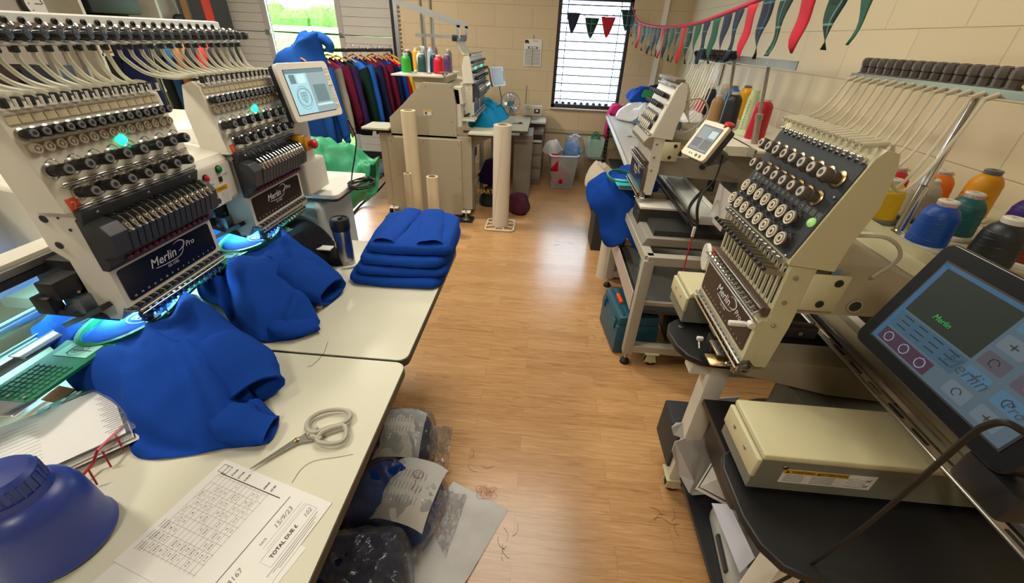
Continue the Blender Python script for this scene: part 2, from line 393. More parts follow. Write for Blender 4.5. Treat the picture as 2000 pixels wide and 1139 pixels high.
# window 1: dark frame, frosted pane, bar grille
r = struct(empty('window_1', (.505, 5.92, 1.4825)))
W_, H_ = .87, 1.195
b = MB()
for sx in (-1, 1): b.box((sx * (W_ / 2 - .022), 0, 0), (.044, .09, H_), ch=.004)
for sz in (-1, 1): b.box((0, 0, sz * (H_ / 2 - .022)), (W_, .09, .044), ch=.004)
b.build('window_frame', mat('dark_window_frame', '#2A2422', .5), r)
b = MB(); b.box((0, .03, 0), (W_ - .08, .008, H_ - .08))
b.build('window_pane', mat('frosted_daylight_pane', '#E8F4FF', .5, emis='#CBE9FF', estr=9.0), r, smooth=0)
b = MB()
for i in range(12): z = -H_ / 2 + .10 + i * .092; b.cyl((-W_ / 2 + .03, -.01, z), (W_ / 2 - .03, -.01, z), .008, n=6)
for x in (-.32, .30): b.cyl((x, -.015, -H_ / 2 + .03), (x, -.015, H_ / 2 - .03), .006, n=6)
b.build('security_bars', mat('bar_grey', '#454E54', .5), r)
b = MB(); b.box((0, -.06, -H_ / 2 - .006), (W_ + .03, .1, .012)); b.build('window_sill', mat('sill', '#C9BEB6', .5), r, smooth=0)
# dark muck along the pane's foot
b = MB()
for k in range(9): b.lathe([(.005, 0), (.03, .005), (.02, .02), (.002, .03)], (-.36 + k * .08, .0, -H_ / 2 + .044), (0, 0, 1), 7)
b.build('debris', mat('dusty_dark', '#3B3838', .9), r)
# ceiling luminaires
for lx, ly, p, sz in LAMPS:
    r = empty('ceiling_light', (lx, ly, 3.0)); b = MB(); b.box((0, 0, -.008), (sz + .08, sz + .08, .016), ch=.004); b.build('lamp_housing', WHITEP, r)
    if sz > 1: tag(r, 'large square light panel added unseen above the aisle to brighten the left machine', 'light')
    else: tag(r, 'small square flat light fixture on the workshop ceiling', 'light', 'small ceiling lights above the workshop')
# ================================================================ survey helper
def AT(u, v, y):
    r = Rm @ Vector((u - 1000, -(v - 569.5), -800.0)); return Vector((0, 0, 1.65)) + r * (y / r.y)
# ================================================================ embroidery machines
def knob_mesh(r, L, body, cap, ring):
    b = MB()
    b.lathe([(r * 1.35, 0), (r * 1.4, L * .06), (r * 1.1, L * .12)], m=ring, n=16)
    b.lathe([(r * .8, L * .1), (r, L * .22), (r * 1.02, L * .5), (r * .86, L * .54), (r * .86, L * .58), (r, L * .62), (r, L * .95), (r * .9, L)], m=body, n=16)
    b.lathe([(r * .86, 0), (r * .8, .001), (r * .42, .0012)], c=(0, 0, L), m=cap, n=14); b.lathe([(r * .42, .0012), (r * .42, .0018), (0, .0018)], c=(0, 0, L), m=BLACKP, n=10)
    for k in range(12):
        a = 2 * PI * k / 12; b.box((r * .98 * math.cos(a), r * .98 * math.sin(a), L * .76), (.0018, .0018, L * .3), body)
    return b
def put(mb, name, parent, T):
    """build mb once with frame T applied as object matrix"""
    o = mb.build(name, None, parent); o.matrix_local = T; return o
def rep(o, T, parent):
    c = o.copy(); COL.objects.link(c); c.parent = parent; c.matrix_local = T; return c

def ellipse_pts(cx, cy, a, b, z, n=40, rot=0.):
    out = []
    for i in range(n):
        t = 2 * PI * i / n; x = a * math.cos(t); y = b * math.sin(t)
        out.append((cx + x * math.cos(rot) - y * math.sin(rot), cy + x * math.sin(rot) + y * math.cos(rot), z))
    return out

def emblem(b, m, T, s=1.):
    """small stitched round badge: ring, inner shield and a few strokes with a line of writing"""
    def ring(r, w, n=28, a0=0, a1=2 * PI):
        for i in range(n):
            a, c = a0 + (a1 - a0) * i / n, a0 + (a1 - a0) * (i + 1) / n
            b.add([(r * math.cos(a), r * math.sin(a), 0), ((r + w) * math.cos(a), (r + w) * math.sin(a), 0), ((r + w) * math.cos(c), (r + w) * math.sin(c), 0), (r * math.cos(c), r * math.sin(c), 0)], [(0, 1, 2, 3)], m, T)
    ring(.026 * s, .0016 * s)
    for pts in (((-.012, .014), (.012, .014)), ((-.012, .014), (-.012, -.004)), ((.012, .014), (.012, -.004)), ((-.012, -.004), (0, -.016)), ((.012, -.004), (0, -.016)), ((-.012, .004), (.012, .004)), ((0, .014), (0, -.016)), ((-.006, -.002), (-.002, -.007)), ((.003, -.004), (.007, -.001)), ((-.007, .010), (-.003, .007)), ((.003, .007), (.008, .011))):
        (x0, y0), (x1, y1) = pts; d = Vector((x1 - x0, y1 - y0, 0)).normalized(); nn = Vector((-d.y, d.x, 0)) * .0008
        b.poly([tuple(Vector((x * s, y * s, 0)) + q * nn * s) for x, y, q in ((x0, y0, -1), (x1, y1, -1), (x1, y1, 1), (x0, y0, 1))], m, T)

def hoop(root, cx, cy, z, plates=(1, 1), lab=None, plateL=.20):
    """oval embroidery hoop with two side brackets; local frame: x along the row, y depth"""
    h = empty('embroidery_hoop', (0, 0, 0)); h.parent = root
    A, Bq = .135, .082
    b = MB(); rows = []
    for r, dz in ((1.0, .0), (1.0, .012), (1.09, .012), (1.09, -.004), (1.0, -.004), (1.0, 0)):
        rows.append(ellipse_pts(cx, cy, A * r, Bq * r + (.004 if r > 1 else 0), z + dz, 40))
    b.grid(rows, HOOPG, closed=True); b.build('hoop_ring', HOOPG, h)
    for s, on in zip((-1, 1), plates):
        if not on: continue
        x0, x1 = cx + s * A * .93, cx + s * (A + plateL)
        b = MB(); xa, xb = min(x0, x1), max(x0, x1)
        pr = [(x0, cy - .07), (x0 + s * .05, cy - .062), (x1, cy - .058), (x1, cy + .058), (x0 + s * .05, cy + .062), (x0, cy + .07)]
        b.prism(pr if s > 0 else pr[::-1], z, z + .008, HOOPG, ax='z')
        gl = mat('hoop_grid_line', '#0A3A26', .5)
        if s < 0:
            for i in range(8): b.box((x1 + .012 + i * .014, cy, z + .0086), (.0009, .10, .0012), gl)
            for i in range(7): b.box((x1 + .06, cy - .045 + i * .015, z + .0086), (.112, .0009, .0012), gl)
            b.box((x0 - .035, cy, z + .0084), (.05, .09, .0012), mat('pale_mint_label', '#8FC9B4', .4))
            b.box((x0 - .035, cy + .02, z + .0092), (.03, .002, .001), INK); b.box((x0 - .035, cy - .01, z + .0092), (.002, .05, .001), INK)
            emblem(b, INK, Matrix.Translation((x0 - .035, cy, z + .0098)), .8)
            b.box((x1 - .014, cy, z + .004), (.05, .13, .006), CHROME, ch=.002)
            for q in (-.04, 0, .04): b.cyl((x1 + .01, cy + q, z + .008), (x1 + .01, cy + q, z + .012), .004, m=STEEL)
        else:
            b.box((x1 - .01, cy, z - .002), (.04, .12, .005), CHROME, ch=.002)
        b.build('hoop_bracket', None, h)
    return h

def tablet(root, name, C_, yaw, pitch, w, h, d, frame, body, draw, btn, bez):
    """tilted control screen; local face frame x right, y up, z out of the face"""
    M = Matrix.Translation(C_) @ Matrix.Rotation(math.radians(yaw), 4, 'Z') @ Matrix.Rotation(math.radians(pitch), 4, 'X') @ Matrix.Rotation(PI / 2, 4, 'X')
    Ml = root.matrix_world.inverted() @ M if root else M
    b = MB(); b.prism(rrect(w, h, .018, 5), -.018, 0, frame, ax='z'); b.prism(rrect(w - .006, h - .006, .016, 5), -d, -.018, body, ax='z')
    t = b.build(name, None, root, bevel=.0025); t.matrix_local = Ml
    l, r_, tp, bt = bez
    sw, sh = w - l - r_, h - tp - bt; ox, oy = (l - r_) / 2, (bt - tp) / 2
    b = MB(); b.box((ox, oy, .0006), (sw + .006, sh + .006, .0012), mat('screen_surround', '#2B2D30', .4))
    o = b.build('screen_frame', None, t, smooth=0)
    b = MB(); draw(b, ox, oy, sw, sh); b.build('screen', None, o, smooth=0)
    b = MB(); btn(b, w, h); b.build('button', None, t, smooth=30)
    return t
bpy.context.view_layer.update()

# ---------------------------------------------------------------- modern head (left and back machines)
def face_pt(s, lean=.035, z0=1.262, z1=1.475, y0=-.015):
    return (y0 + lean * s, z0 + (z1 - z0) * s)
def modern_head(root, cx, digit=None, full=True, name='embroidery_head'):
    n = Vector((0, -(1.475 - 1.262), .035)).normalized()   # outward normal of the tension face
    up = Vector((0, .035, .213)).normalized()
    b = MB()
    b.prism([(-.015, 1.262), (.02, 1.475), (.04, 1.490), (.075, 1.478), (.095, 1.40), (.085, 1.262)], -.205, .205, CREAM)
    b.prism([(.0, .99), (.0, 1.262), (.12, 1.262), (.12, 1.15), (.085, 1.12), (.085, .94), (.03, .94)], -.18, .18, CREAM)
    for y, z, r in ((.085, 1.235, .010), (.085, 1.165, .010), (.045, 1.24, .003), (.03, 1.21, .004)): b.cyl((-.1802, y, z), (-.183, y, z), r, m=BLACKP)
    hd = b.build(name, None, root, bevel=.003, loc=(cx, 0, 0))
    def F(x, s, off=0.):
        y, z = face_pt(s); p = Vector((x, y, z)) + n * off
        return FR(p, (1, 0, 0), up)          # z axis points along x cross up
    zc = Vector((1, 0, 0)).cross(up)
    sgn = 1 if zc.dot(n) > 0 else -1
    def K(x, s, off=0.):                      # frame whose z is the outward normal
        y, z = face_pt(s); p = Vector((x, y, z)) + n * off
        M = Matrix(((1, 0, n.x, p.x), (0, up.y, n.y, p.y), (0, up.z, n.z, p.z), (0, 0, 0, 1)))
        return M
    sp = .0262 if full else .0262
    N = 15 if full else 9; sp = .366 / (N - 1)
    xs = [-.183 + sp * i for i in range(N)]
    # thread guides: dark clip + pale hook, along the top edge
    g = MB(); g.box((0, .004, .002), (sp * .36, .014, .020), BLACKP, ch=.002); g.box((sp * .33, -.004, -.009), (sp * .7, .006, .003), WHITEP); g.box((sp * .62, -.004, 0), (.003, .006, .018), WHITEP)
    o = None
    for x in xs:
        T = Matrix.Translation((x, .012, 1.492))
        if o is None: o = put(g, 'thread_guide', hd, T)
        else: rep(o, T, hd)
    # pale numbered tiles
    b = MB()
    for x in xs: b.box((0, 0, 0), (sp * .9, .016, .003), mat('ivory_tile', '#C9BA96', .5), K(x, .93, .001), ch=.001)
    b.box((0, 0, 0), (.385, .022, .001), mat('guide_strip', '#A79A8C', .5), K(0, .93, .0005)); b.build('number_strip', None, hd)
    # small knobs
    kb = knob_mesh(.0100, .032, BLACKP, MGREY, STEEL); o = None
    for x in xs:
        T = K(x, .80)
        if o is None: o = put(kb, 'pretension_knob', hd, T)
        else: rep(o, T, hd)
    # clear rollers on a pale plate
    b = MB(); b.box((0, 0, 0), (.39, .026, .003), mat('roller_plate', '#B9AC9A', .4), K(0, .655, .001)); b.build('roller_plate', None, hd, smooth=0)
    rm = MB(); rm.lathe([(.0112, 0), (.0122, .006), (.0105, .010), (.007, .010), (.007, .007), (.0035, .007), (.0035, .011), (0, .011)], m=mat('clear_roller', '#B3A796', .25), n=14); o = None
    for x in xs:
        T = K(x + sp * .1, .66, .002)
        if o is None: o = put(rm, 'thread_break_roller', hd, T)
        else: rep(o, T, hd)
    b = MB(); b.lathe([(.0125, 0), (.0125, .004), (.010, .009), (.004, .0125), (0, .013)], n=16, m=LED); T = K(.02, .565); put(b, 'indicator_light', hd, T)
    # two rows of tension knobs
    kb = knob_mesh(.0128, .050, BLACKP, MGREY, STEEL); kb.tube([(0, .02, .002), (.012, .024, .006), (.018, .014, .01), (.014, .002, .012)], .0012, 5, CHROME, smooth=4)
    o = None; M8 = 8 if full else 5; s8 = .35 / (M8 - 1)
    for row, cnt, x0 in ((.43, M8, -.178), (.165, M8 - 1, -.178 + s8 * .5)):
        for i in range(cnt):
            T = K(x0 + i * s8, row)
            if o is None: o = put(kb, 'tension_knob', hd, T)
            else: rep(o, T, hd)
    for s_ in (.285, .035):
        b = MB(); b.cyl((-.18, 0, .008), (.195, 0, .008), .0028, m=CHROME, T=K(0, s_)); b.cyl((-.18, -.006, .006), (.195, -.006, .006), .002, m=STEEL, T=K(0, s_))
        for i in range(3): b.box((-.14 + .14 * i, 0, .004), (.012, .012, .009), CREAM, K(0, s_), ch=.002)
        b.build('thread_rod', None, hd)
    if digit:
        b = MB(); b.box((0, 0, 0), (.026, .034, .0006), ORANGE, K(-.178, .06, .0008)); b.text(digit, .026, mat('sticker_digit', '#F2B9A6', .5), K(-.178, .06, .0014)); b.build('number_sticker', None, hd, smooth=0)
    # cover with take-up levers
    b = MB()
    b.prism([(-.012, 1.225), (-.022, 1.228), (-.034, 1.262), (-.012, 1.266)], -.19, .185, DGREY)
    b.prism([(0, 1.10), (-.018, 1.098), (-.03, 1.115), (-.022, 1.14), (-.022, 1.235), (0, 1.24)], -.186, .186, DGREY)
    b.prism([(-.02, 1.135), (-.062, 1.145), (-.072, 1.20), (-.055, 1.225), (-.02, 1.232)], -.186, -.135, DGREY)
    b.prism([(-.02, 1.135), (-.062, 1.145), (-.072, 1.20), (-.055, 1.225), (-.02, 1.232)], .166, .186, DGREY)
    for x in (-.15, .0, .15): b.cyl((x, -.026, 1.25), (x, -.031, 1.249), .004, m=STEEL)
    b.build('lever_cover', None, hd, bevel=.002)
    L0, L1 = -.128, .158; lsp = (L1 - L0) / (N - 1)
    f = MB(); f.prism([(-.02, 1.135), (-.064, 1.145), (-.075, 1.195), (-.060, 1.206), (-.045, 1.20), (-.02, 1.19)], -lsp * .42, lsp * .42, DGREY); f.box((0, -.045, 1.222), (lsp * .5, .03, .014), DGREY, ch=.003)
    lv = MB(); lv.lathe([(.001, -.02), (.006, -.012), (.0075, 0), (.006, .012), (.001, .02)], (0, -.062, 1.208), (0, -.55, -.45), 10, CHROME); lv.tube([(0, -.02, 1.235), (0, -.045, 1.236), (0, -.066, 1.222), (0, -.075, 1.2)], .0026, 6, CHROME, smooth=4)
    bd = MB(); bd.lathe([(0, -.008), (.006, -.005), (.0065, .003), (.002, .008), (0, .009)], (0, -.034, 1.118), (0, -.7, .7), 10, mat('plum_cap', '#7A2450', .35))
    o1 = o2 = o3 = None
    for i in range(N):
        T = Matrix.Translation((L0 + i * lsp, 0, 0)); Tb = Matrix.Translation((L0 - .005 + i * lsp * 1.02, 0, 0))
        if o1 is None: o1 = put(f, 'lever_guard', hd, T); o2 = put(lv, 'take_up_lever', hd, T); o3 = put(bd, 'felt_cap', hd, Tb)
        else: rep(o1, T, hd); rep(o2, T, hd); rep(o3, Tb, hd)
    # badge panel
    b = MB(); b.prism([(0, .982), (-.012, .985), (-.012, 1.098), (0, 1.10)], -.182, .182, CREAM)
    T = FR((0, -.0122, 1.043), (1, 0, 0), (0, 0, 1)) @ Matrix.Scale(-1, 4, (0, 0, 1)) if False else Matrix(((1, 0, 0, 0), (0, 0, -1, -.0122), (0, 1, 0, 1.043), (0, 0, 0, 1)))
    bm_ = mat('badge_black', '#141318', .25)
    b.prism(rrect(.335, .094, .010), 0, .0015, bm_, T=T, ax='z')
    if full:
        WT = mat('badge_white', '#E8E8EC', .5)
        Tt = T @ Matrix.Translation((-.03, .016, .0022))
        b.text('Merlin', .036, WT, Tt, shear=.3, bold=.0003); b.text('Pro', .024, WT, T @ Matrix.Translation((.075, .020, .0022)), shear=.3)
        b.tube([(.028, .012, 0), (.05, .020, 0), (.056, .034, 0), (.04, .042, 0), (.018, .038, 0)], .0013, 4, WT, T @ Matrix.Translation((0, 0, .002)), smooth=6, taper=lambda t: .35 + 1.3 * math.sin(PI * t))
        b.tube([(-.062, .000, 0), (-.02, -.004, 0), (.03, -.001, 0), (.052, .022, 0)], .0009, 4, WT, T @ Matrix.Translation((0, 0, .002)), smooth=6)
        b.text('GS-1502', .012, WT, T @ Matrix.Translation((-.005, -.013, .0022)))
        for i in range(15): b.text(str(15 - i), .0085, WT, T @ Matrix.Translation((-.15 + i * .0215, -.037, .0022)))
    b.build('badge_panel', None, hd, smooth=30)
    # bottom rails, needle bars and clamps
    b = MB(); b.box((0, -.012, .974), (.365, .03, .004), ALU)
    b.cyl((-.17, -.026, .968), (.17, -.026, .968), .004, m=GOLDROD); b.cyl((-.17, -.03, .958), (.17, -.03, .958), .0035, m=STEEL); b.cyl((-.175, -.006, .978), (.175, -.006, .978), .004, m=GOLDROD)
    for i in range(N * 2): b.box((-.17 + i * .34 / (N * 2 - 1), -.018, .981), (.006, .014, .006), BLACKP if i % 2 else ALU)
    b.build('needle_rail', None, hd)
    nb = MB(); nb.cyl((0, -.004, .925), (0, -.004, .97), .0035, m=STEEL, n=8); nb.box((0, -.01, .944), (.008, .02, .014), DGREY, ch=.0015); nb.cyl((0, -.02, .944), (0, -.026, .944), .003, m=CHROME, n=8); nb.cyl((0, -.004, .925), (0, -.004, .905), .0012, .0004, n=6, m=CHROME)
    nb.box((.006, -.002, .934), (.005, .012, .022), ALU)
    o = None
    for i in range(N):
        T = Matrix.Translation((-.155 + i * .31 / (N - 1), 0, 0))
        if o is None: o = put(nb, 'needle_clamp', hd, T)
        else: rep(o, T, hd)
    # presser foot + trimmer block behind the case
    b = MB(); b.box((-.13, .01, .935), (.02, .02, .05), STEEL, ch=.003); b.box((-.13, .0, .915), (.03, .035, .006), BLACKP); b.cyl((-.085, -.008, .96), (-.085, -.008, .902), .0022, m=CHROME); b.lathe([(.008, 0), (.01, .003), (.006, .004)], (-.085, -.008, .90), m=CHROME)
    b.build('presser_foot', None, hd)
    b = MB(); b.box((-.02, .16, 1.075), (.30, .13, .075), BLACKP, ch=.004); b.box((-.09, .11, 1.03), (.16, .05, .06), BLACKP, ch=.003)
    b.box((-.12, .085, 1.005), (.05, .05, .055), ALU, ch=.003); b.box((-.19, .10, 1.0), (.05, .045, .05), mat('bracket_blue_grey', '#7F8C98', .4, .6), ch=.003)
    b.box((-.20, .10, .965), (.03, .16, .014), BLACKP, FR((0, 0, 0), (1, 0, 0), (0, 1, 0)) @ Matrix.Translation((-.2, .1, .965)) @ Matrix.Rotation(-.45, 4, 'X') @ Matrix.Translation((.2, -.1, -.965)))
    b.box((-.16, .115, 1.06), (.16, .05, .05), BLACKP, ch=.004); b.box((-.15, .13, .985), (.06, .04, .07), DGREY, ch=.004); b.box((-.235, .14, 1.02), (.03, .05, .05), BLACKP, ch=.004); b.tube([(-.24, .12, 1.0), (-.20, .09, .965), (-.16, .06, .93)], .009, 6, DGREY, smooth=3); b.cyl((-.14, .06, .93), (-.14, .06, .985), .006, m=STEEL); b.cyl((-.11, .05, .93), (-.09, .09, .99), .005, m=STEEL); b.box((-.13, .06, .955), (.05, .03, .004), STEEL); b.lathe([(.012, 0), (.012, .01)], (-.22, .11, 1.0), (0, -1, 0), m=STEEL)
    for q in range(6): b.cyl((-.2 + .05 * q, .09, 1.04), (-.2 + .05 * q, .082, 1.04), .004, m=STEEL)
    b.build('color_change_drive', None, hd)
    b = MB(); b.box((-.02, .10, .955), (.26, .012, .005), LEDC); b.build('work_light', None, hd, smooth=0)
    return hd

# ================================================================ left two-head machine
LM = empty('embroidery_machine', (-1.1, 1.305, 0), PI / 2, 'two-head cream embroidery machine with green indicator lights behind the left-hand tables', 'embroidery machine')
bpy.context.view_layer.update()
LMi = LM.matrix_world.inverted()
for cx, dg in ((-.285, '2'), (.285, '1')):
    modern_head(LM, cx, dg)
    area('head_work_lamp', (-1.1 - .12, 1.305 + cx - .02, .945), .26, 3.2, (.42, .97, 1.0), (0, 0, PI / 2), .04).parent = None
area('bed_glow_fill', (-1.43, 1.25, .975), 1.1, 5, (.40, .97, .98), (0, 0, PI / 2), .05)  # added fill without a fixture, gives the bed its cyan glow
# head arms and beam bodies
b = MB()
for cx in (-.285, .285):
    b.prism([(.12, 1.15), (.12, 1.25), (.30, 1.28), (.95, 1.28), (.95, 1.06), (.35, 1.02)], cx - .09, cx + .09, CREAM)
b.prism([(.35, .98), (.35, 1.27), (.44, 1.31), (.9, 1.31), (.9, .98)], -.75, .62, CREAM)
b.build('bridge', None, LM, bevel=.015)
b = MB(); b.box((-.05, .22, 1.115), (1.5, .07, .035), CREAM, ch=.004); b.box((-.05, .178, 1.112), (1.5, .01, .018), ALU); b.box((-.05, .19, 1.09), (1.5, .03, .02), DGREY); b.build('drive_rail', None, LM)
b = MB(); b.prism([(.02, 1.10), (.0, 1.12), (.0, 1.245), (.02, 1.268), (.11, 1.285), (.36, 1.285), (.36, 1.10)], -.085, .085, CREAM)
o = b.build('arm_cover', None, LM, bevel=.006)
T = Matrix(((1, 0, 0, 0), (0, 0, -1, -.0005), (0, 1, 0, 0), (0, 0, 0, 1)))
for nm, x, z, m in (('stop_button', -.045, 1.215, RED), ('start_button', .022, 1.228, GREENP)):
    b = MB(); b.lathe([(.013, 0), (.013, .003)], (x, 0, z), (0, -1, 0), 16, BLACKP); b.lathe([(.0105, .003), (.0105, .008), (.006, .0105), (0, .011)], (x, 0, z), (0, -1, 0), 16, m); b.build(nm, None, o)
b = MB()
for x, z, s_ in ((-.03, 1.188, 'STOP'), (.045, 1.205, 'START')):
    b.prism(rrect(.034, .014, .003), 0, .0008, PAPER, T @ Matrix.Translation((x, z, 0)), 'z'); b.text(s_, .0095, INK, T @ Matrix.Translation((x, z, .0012)))
b.box((.018, -.0015, 1.195), (.014, .002, .016), BLACKP)
b.prism(rrect(.078, .062, .001), 0, .0008, PAPER, T @ Matrix.Translation((.0, 1.145, 0)), 'z')
b.prism([(-.037, .012), (.037, .012), (.037, .029), (-.037, .029)], .001, .0014, YELLOW, T @ Matrix.Translation((0, 1.145, 0)), 'z')
b.text('WARNING', .009, INK, T @ Matrix.Translation((.008, 1.1655, .0018))); b.poly([(-.032, .015, .0018), (-.022, .015, .0018), (-.027, .025, .0018)], INK, T @ Matrix.Translation((0, 1.145, 0)))
b.prism([(-.033, -.022), (-.018, -.026), (-.010, -.016), (-.014, -.008), (-.024, -.004), (-.028, -.012)], .001, .0014, INK, T @ Matrix.Translation((0, 1.145, 0)), 'z'); b.box((-.02, 1.147, .0012), (.0015, .016, .0004), INK, T)
for k in range(6): b.box((.016, 1.150 - k * .0065, .0012), (.034, .0012, .0004), INKG, T)
b.build('warning_sticker', None, o, smooth=0)
# thread beam and tubes
b = MB(); b.prism([(.13, 1.60), (.13, 1.655), (.15, 1.658), (.15, 1.60)], -.98, .42, mat('beam_white', '#D3D4CE', .4)); b.prism([(.09, 1.592), (.09, 1.598), (.15, 1.605), (.15, 1.598)], -.98, .47, mat('beam_white', '#D3D4CE', .4))
for x in (-.4, .44): b.cyl((x, .155, 1.25), (x, .155, 1.61), .012, m=STEEL)
bm2 = b.build('thread_beam', None, LM, bevel=.002)
gh = MB(); gh.lathe([(.004, 0), (.013, .004), (.0155, .010), (.014, .012), (.006, .006)], (0, .12, 1.622), (0, -.3, 1), 14, CHROME)
gk = knob_mesh(.0115, .044, BLACKP, DGREY, STEEL)
gc = MB(); gc.box((0, .115, 1.594), (.020, .024, .010), ALU); gc.box((0, .108, 1.586), (.014, .016, .018), BLACKP, ch=.003)
gd = MB(); gd.lathe([(.0075, 0), (.008, .002), (.0045, .0035), (.0045, .001)], (0, .1295, 1.640), (0, -1, 0), 12, BLACKP)
oo = [None] * 4
tubes = []
for hcx, x0, st in ((-.285, -.098, -.0372), (.285, .462, -.0372)):
    for i in range(15):
        x = x0 + st * i
        Ts = [Matrix.Translation((x, 0, 0)), Matrix.Translation((x, .11, 1.611)) @ Matrix.Rotation(math.radians(85), 4, 'X') @ Matrix.Rotation(.25, 4, 'Y'), Matrix.Translation((x, 0, 0)), Matrix.Translation((x - .01, 0, 0))]
        for k, (mb, nm) in enumerate(((gh, 'thread_eyelet'), (gk, 'thread_knob'), (gc, 'tube_clip'), (gd, 'beam_hole'))):
            if oo[k] is None: oo[k] = put(mb, nm, bm2, Ts[k])
            elif not (k == 3 and x > .4): rep(oo[k], Ts[k], bm2)
        tubes.append((x, hcx + .183 - .366 / 14 * i))
for x, xe in tubes:
    b = MB(); d = xe - x
    sag = .0 + .04 * abs(d)
    b.tube([(x, .108, 1.580), (x + .03 * d, .105, 1.555), (x + .006 + d * .3, .098, 1.522 - sag), (x + .012 + d * .75, .08, 1.502 - sag * .5), (xe + .01, .055, 1.503), (xe + .004, .028, 1.500)], .0056, 7, TUBE, smooth=6)
    b.build('thread_tube', None, LM)
# bed, rails and support
b = MB()
b.box((-.06, .55, .765), (1.62, 1.08, .05), TABLE, ch=.004)
b.box((-.06, .58, .36), (1.5, .7, .72), TAUPE, ch=.01)
b.build('machine_bed', None, LM)
for y, z, w_ in ((.28, .862, .05), (.42, .872, .03)):
    b = MB(); b.box((-.06, y, z), (1.7, w_, .022), ALU, ch=.002); b.box((-.06, y - w_ / 2 + .004, z + .013), (1.7, .006, .006), ALU); b.box((-.06, y + w_ / 2 - .004, z + .013), (1.7, .006, .006), ALU)
    for x in (-.8, -.2, .4): b.box((x, y, .82), (.05, w_ * .8, .065), STEEL)
    b.build('pantograph_rail', None, LM)
for x in (-.285, .285):   # lower arms carrying the needle plates
    b = MB(); b.prism([(x - .045, .02), (x + .045, .02), (x + .05, .6), (x - .05, .6)], .845, .885, CREAM, ax='z'); b.lathe([(.045, 0), (.045, .04)], (x, .02, .845), m=CREAM, n=20); b.box((x, .0, .887), (.05, .05, .003), STEEL); b.build('cylinder_arm', None, LM)
    b = MB(); b.prism([(x - .19, .03), (x - .21, .06), (x - .21, .17), (x - .11, .2), (x - .05, .15), (x - .05, .03)], .885, .888, mat('smoked_guard', '#8A938F', .15, alpha=.6), ax='z'); b.build('finger_guard', None, LM)
# sections of rail brackets, glowing under the lamps
b = MB()
b.box((.0, .21, .90), (1.2, .05, .006), CHROME, ch=.002)
b.build('hoop_clip_bar', None, LM)
hoop(LM, -.40, .08, .896); hoop(LM, .17, .08, .896)
# control end: pillar, shelf, cabinet
CTRL = MB()
CTRL.prism([(.02, 1.0), (.0, 1.02), (.0, 1.38), (.03, 1.40), (.2, 1.40), (.2, 1.0)], .52, .66, CREAM)
CTRL.box((.60, .075, 1.045), (.20, .2, .15), CREAM, ch=.01)
CTRL.build('control_pillar', None, LM, bevel=.006)
b = MB(); b.prism(rrect(.40, .26, .03), 0, .022, WHITEP, Matrix.Translation((.80, .03, .925)), 'z'); b.prism(rrect(.402, .262, .03), -.012, 0, RUBBER, Matrix.Translation((.80, .03, .925)), 'z')
b.build('side_shelf', None, LM, bevel=.003)
b = MB(); b.prism([(-.02, .05), (-.02, .88), (.0, .91), (.30, .91), (.30, .05)], .56, .93, mat('pale_blue_grey_enamel', '#A9B4B6', .5)); b.build('control_cabinet', None, LM, bevel=.02)
def scr_left(b, ox, oy, w, h):
    b.box((ox, oy, .0016), (w, h, .0006), mat('lcd_pale_blue', '#9CC9DA', .3, emis='#A6D4E6', estr=.45))
    z = .0022; G = mat('lcd_grey', '#8AA4AE', .3, emis='#8FA9B3', estr=.38); D = mat('lcd_line', '#6E8C98', .4, emis='#6E8C98', estr=.2); L_ = mat('lcd_light', '#B9DCE8', .3, emis='#B9DCE8', estr=.5)
    b.box((ox + w * .25, oy - .0, z), (w * .48, h * .98, .0004), G); b.box((ox + w * .26, oy - h * .06, z + .0004), (w * .34, h * .4, .0004), D)
    b.box((ox, oy + h * .46, z + .0004), (w, h * .07, .0004), D); b.box((ox - w * .36, oy + h * .3, z), (w * .14, h * .2, .0004), D); b.box((ox - w * .15, oy + h * .3, z), (w * .2, h * .2, .0004), L_)
    b.box((ox + w * .26, oy - h * .33, z + .0005), (w * .44, h * .05, .0004), L_)
    ring = [(ox - w * .22 + w * .17 * math.cos(a), oy - h * .13 + h * .27 * math.sin(a), z + .0006) for a in np.linspace(0, 2 * PI, 30)]
    b.tube(ring, .0006, 3, D); emblem(b, D, Matrix.Translation((ox - w * .22, oy - h * .12, z + .001)), 1.3)
def btn_left(b, w, h):
    for i, yy in enumerate((.33, .2, .0, -.1, -.2, -.33)):
        mm = GREENP if i == 4 else INKG
        b.tube([(w / 2 - .019 + q * .007, h * yy + p * .007, .0006) for q, p in ((-1, -1), (1, -1), (1, 1), (-1, 1), (-1, -1))], .0006, 4, mm)
    for q in (-1, 0, 1): b.box((w / 2 - .019 + q * .008, h * .06, .0008), (.004, .004, .0012), INK)
# rotate LM children coordinates: tablet is given in world space
tb = tablet(LM, 'control_screen', (-1.003, 1.872, 1.42), 74.5, -13.5, .285, .222, .045, WHITEP, DGREY, scr_left, btn_left, (.03, .038, .028, .028))
# tablet bracket and emergency stop
b = MB(); b.tube([(.60, .06, 1.40), (.58, .02, 1.41), (.56, -.03, 1.41)], .012, 8, DGREY, smooth=4); b.build('screen_bracket', None, LM)
b = MB(); b.box((.475, -.035, 1.238), (.05, .05, .035), YELLOW, ch=.006); b.box((.505, -.06, 1.215), (.045, .012, .06), YELLOW, ch=.004)
o = b.build('emergency_stop', None, LM)
b = MB(); b.lathe([(.011, 0), (.011, .012), (.019, .014), (.021, .028), (.015, .036), (0, .038)], (.51, -.064, 1.212), (.1, -1, 0), 18, RED); b.build('stop_mushroom', None, o)
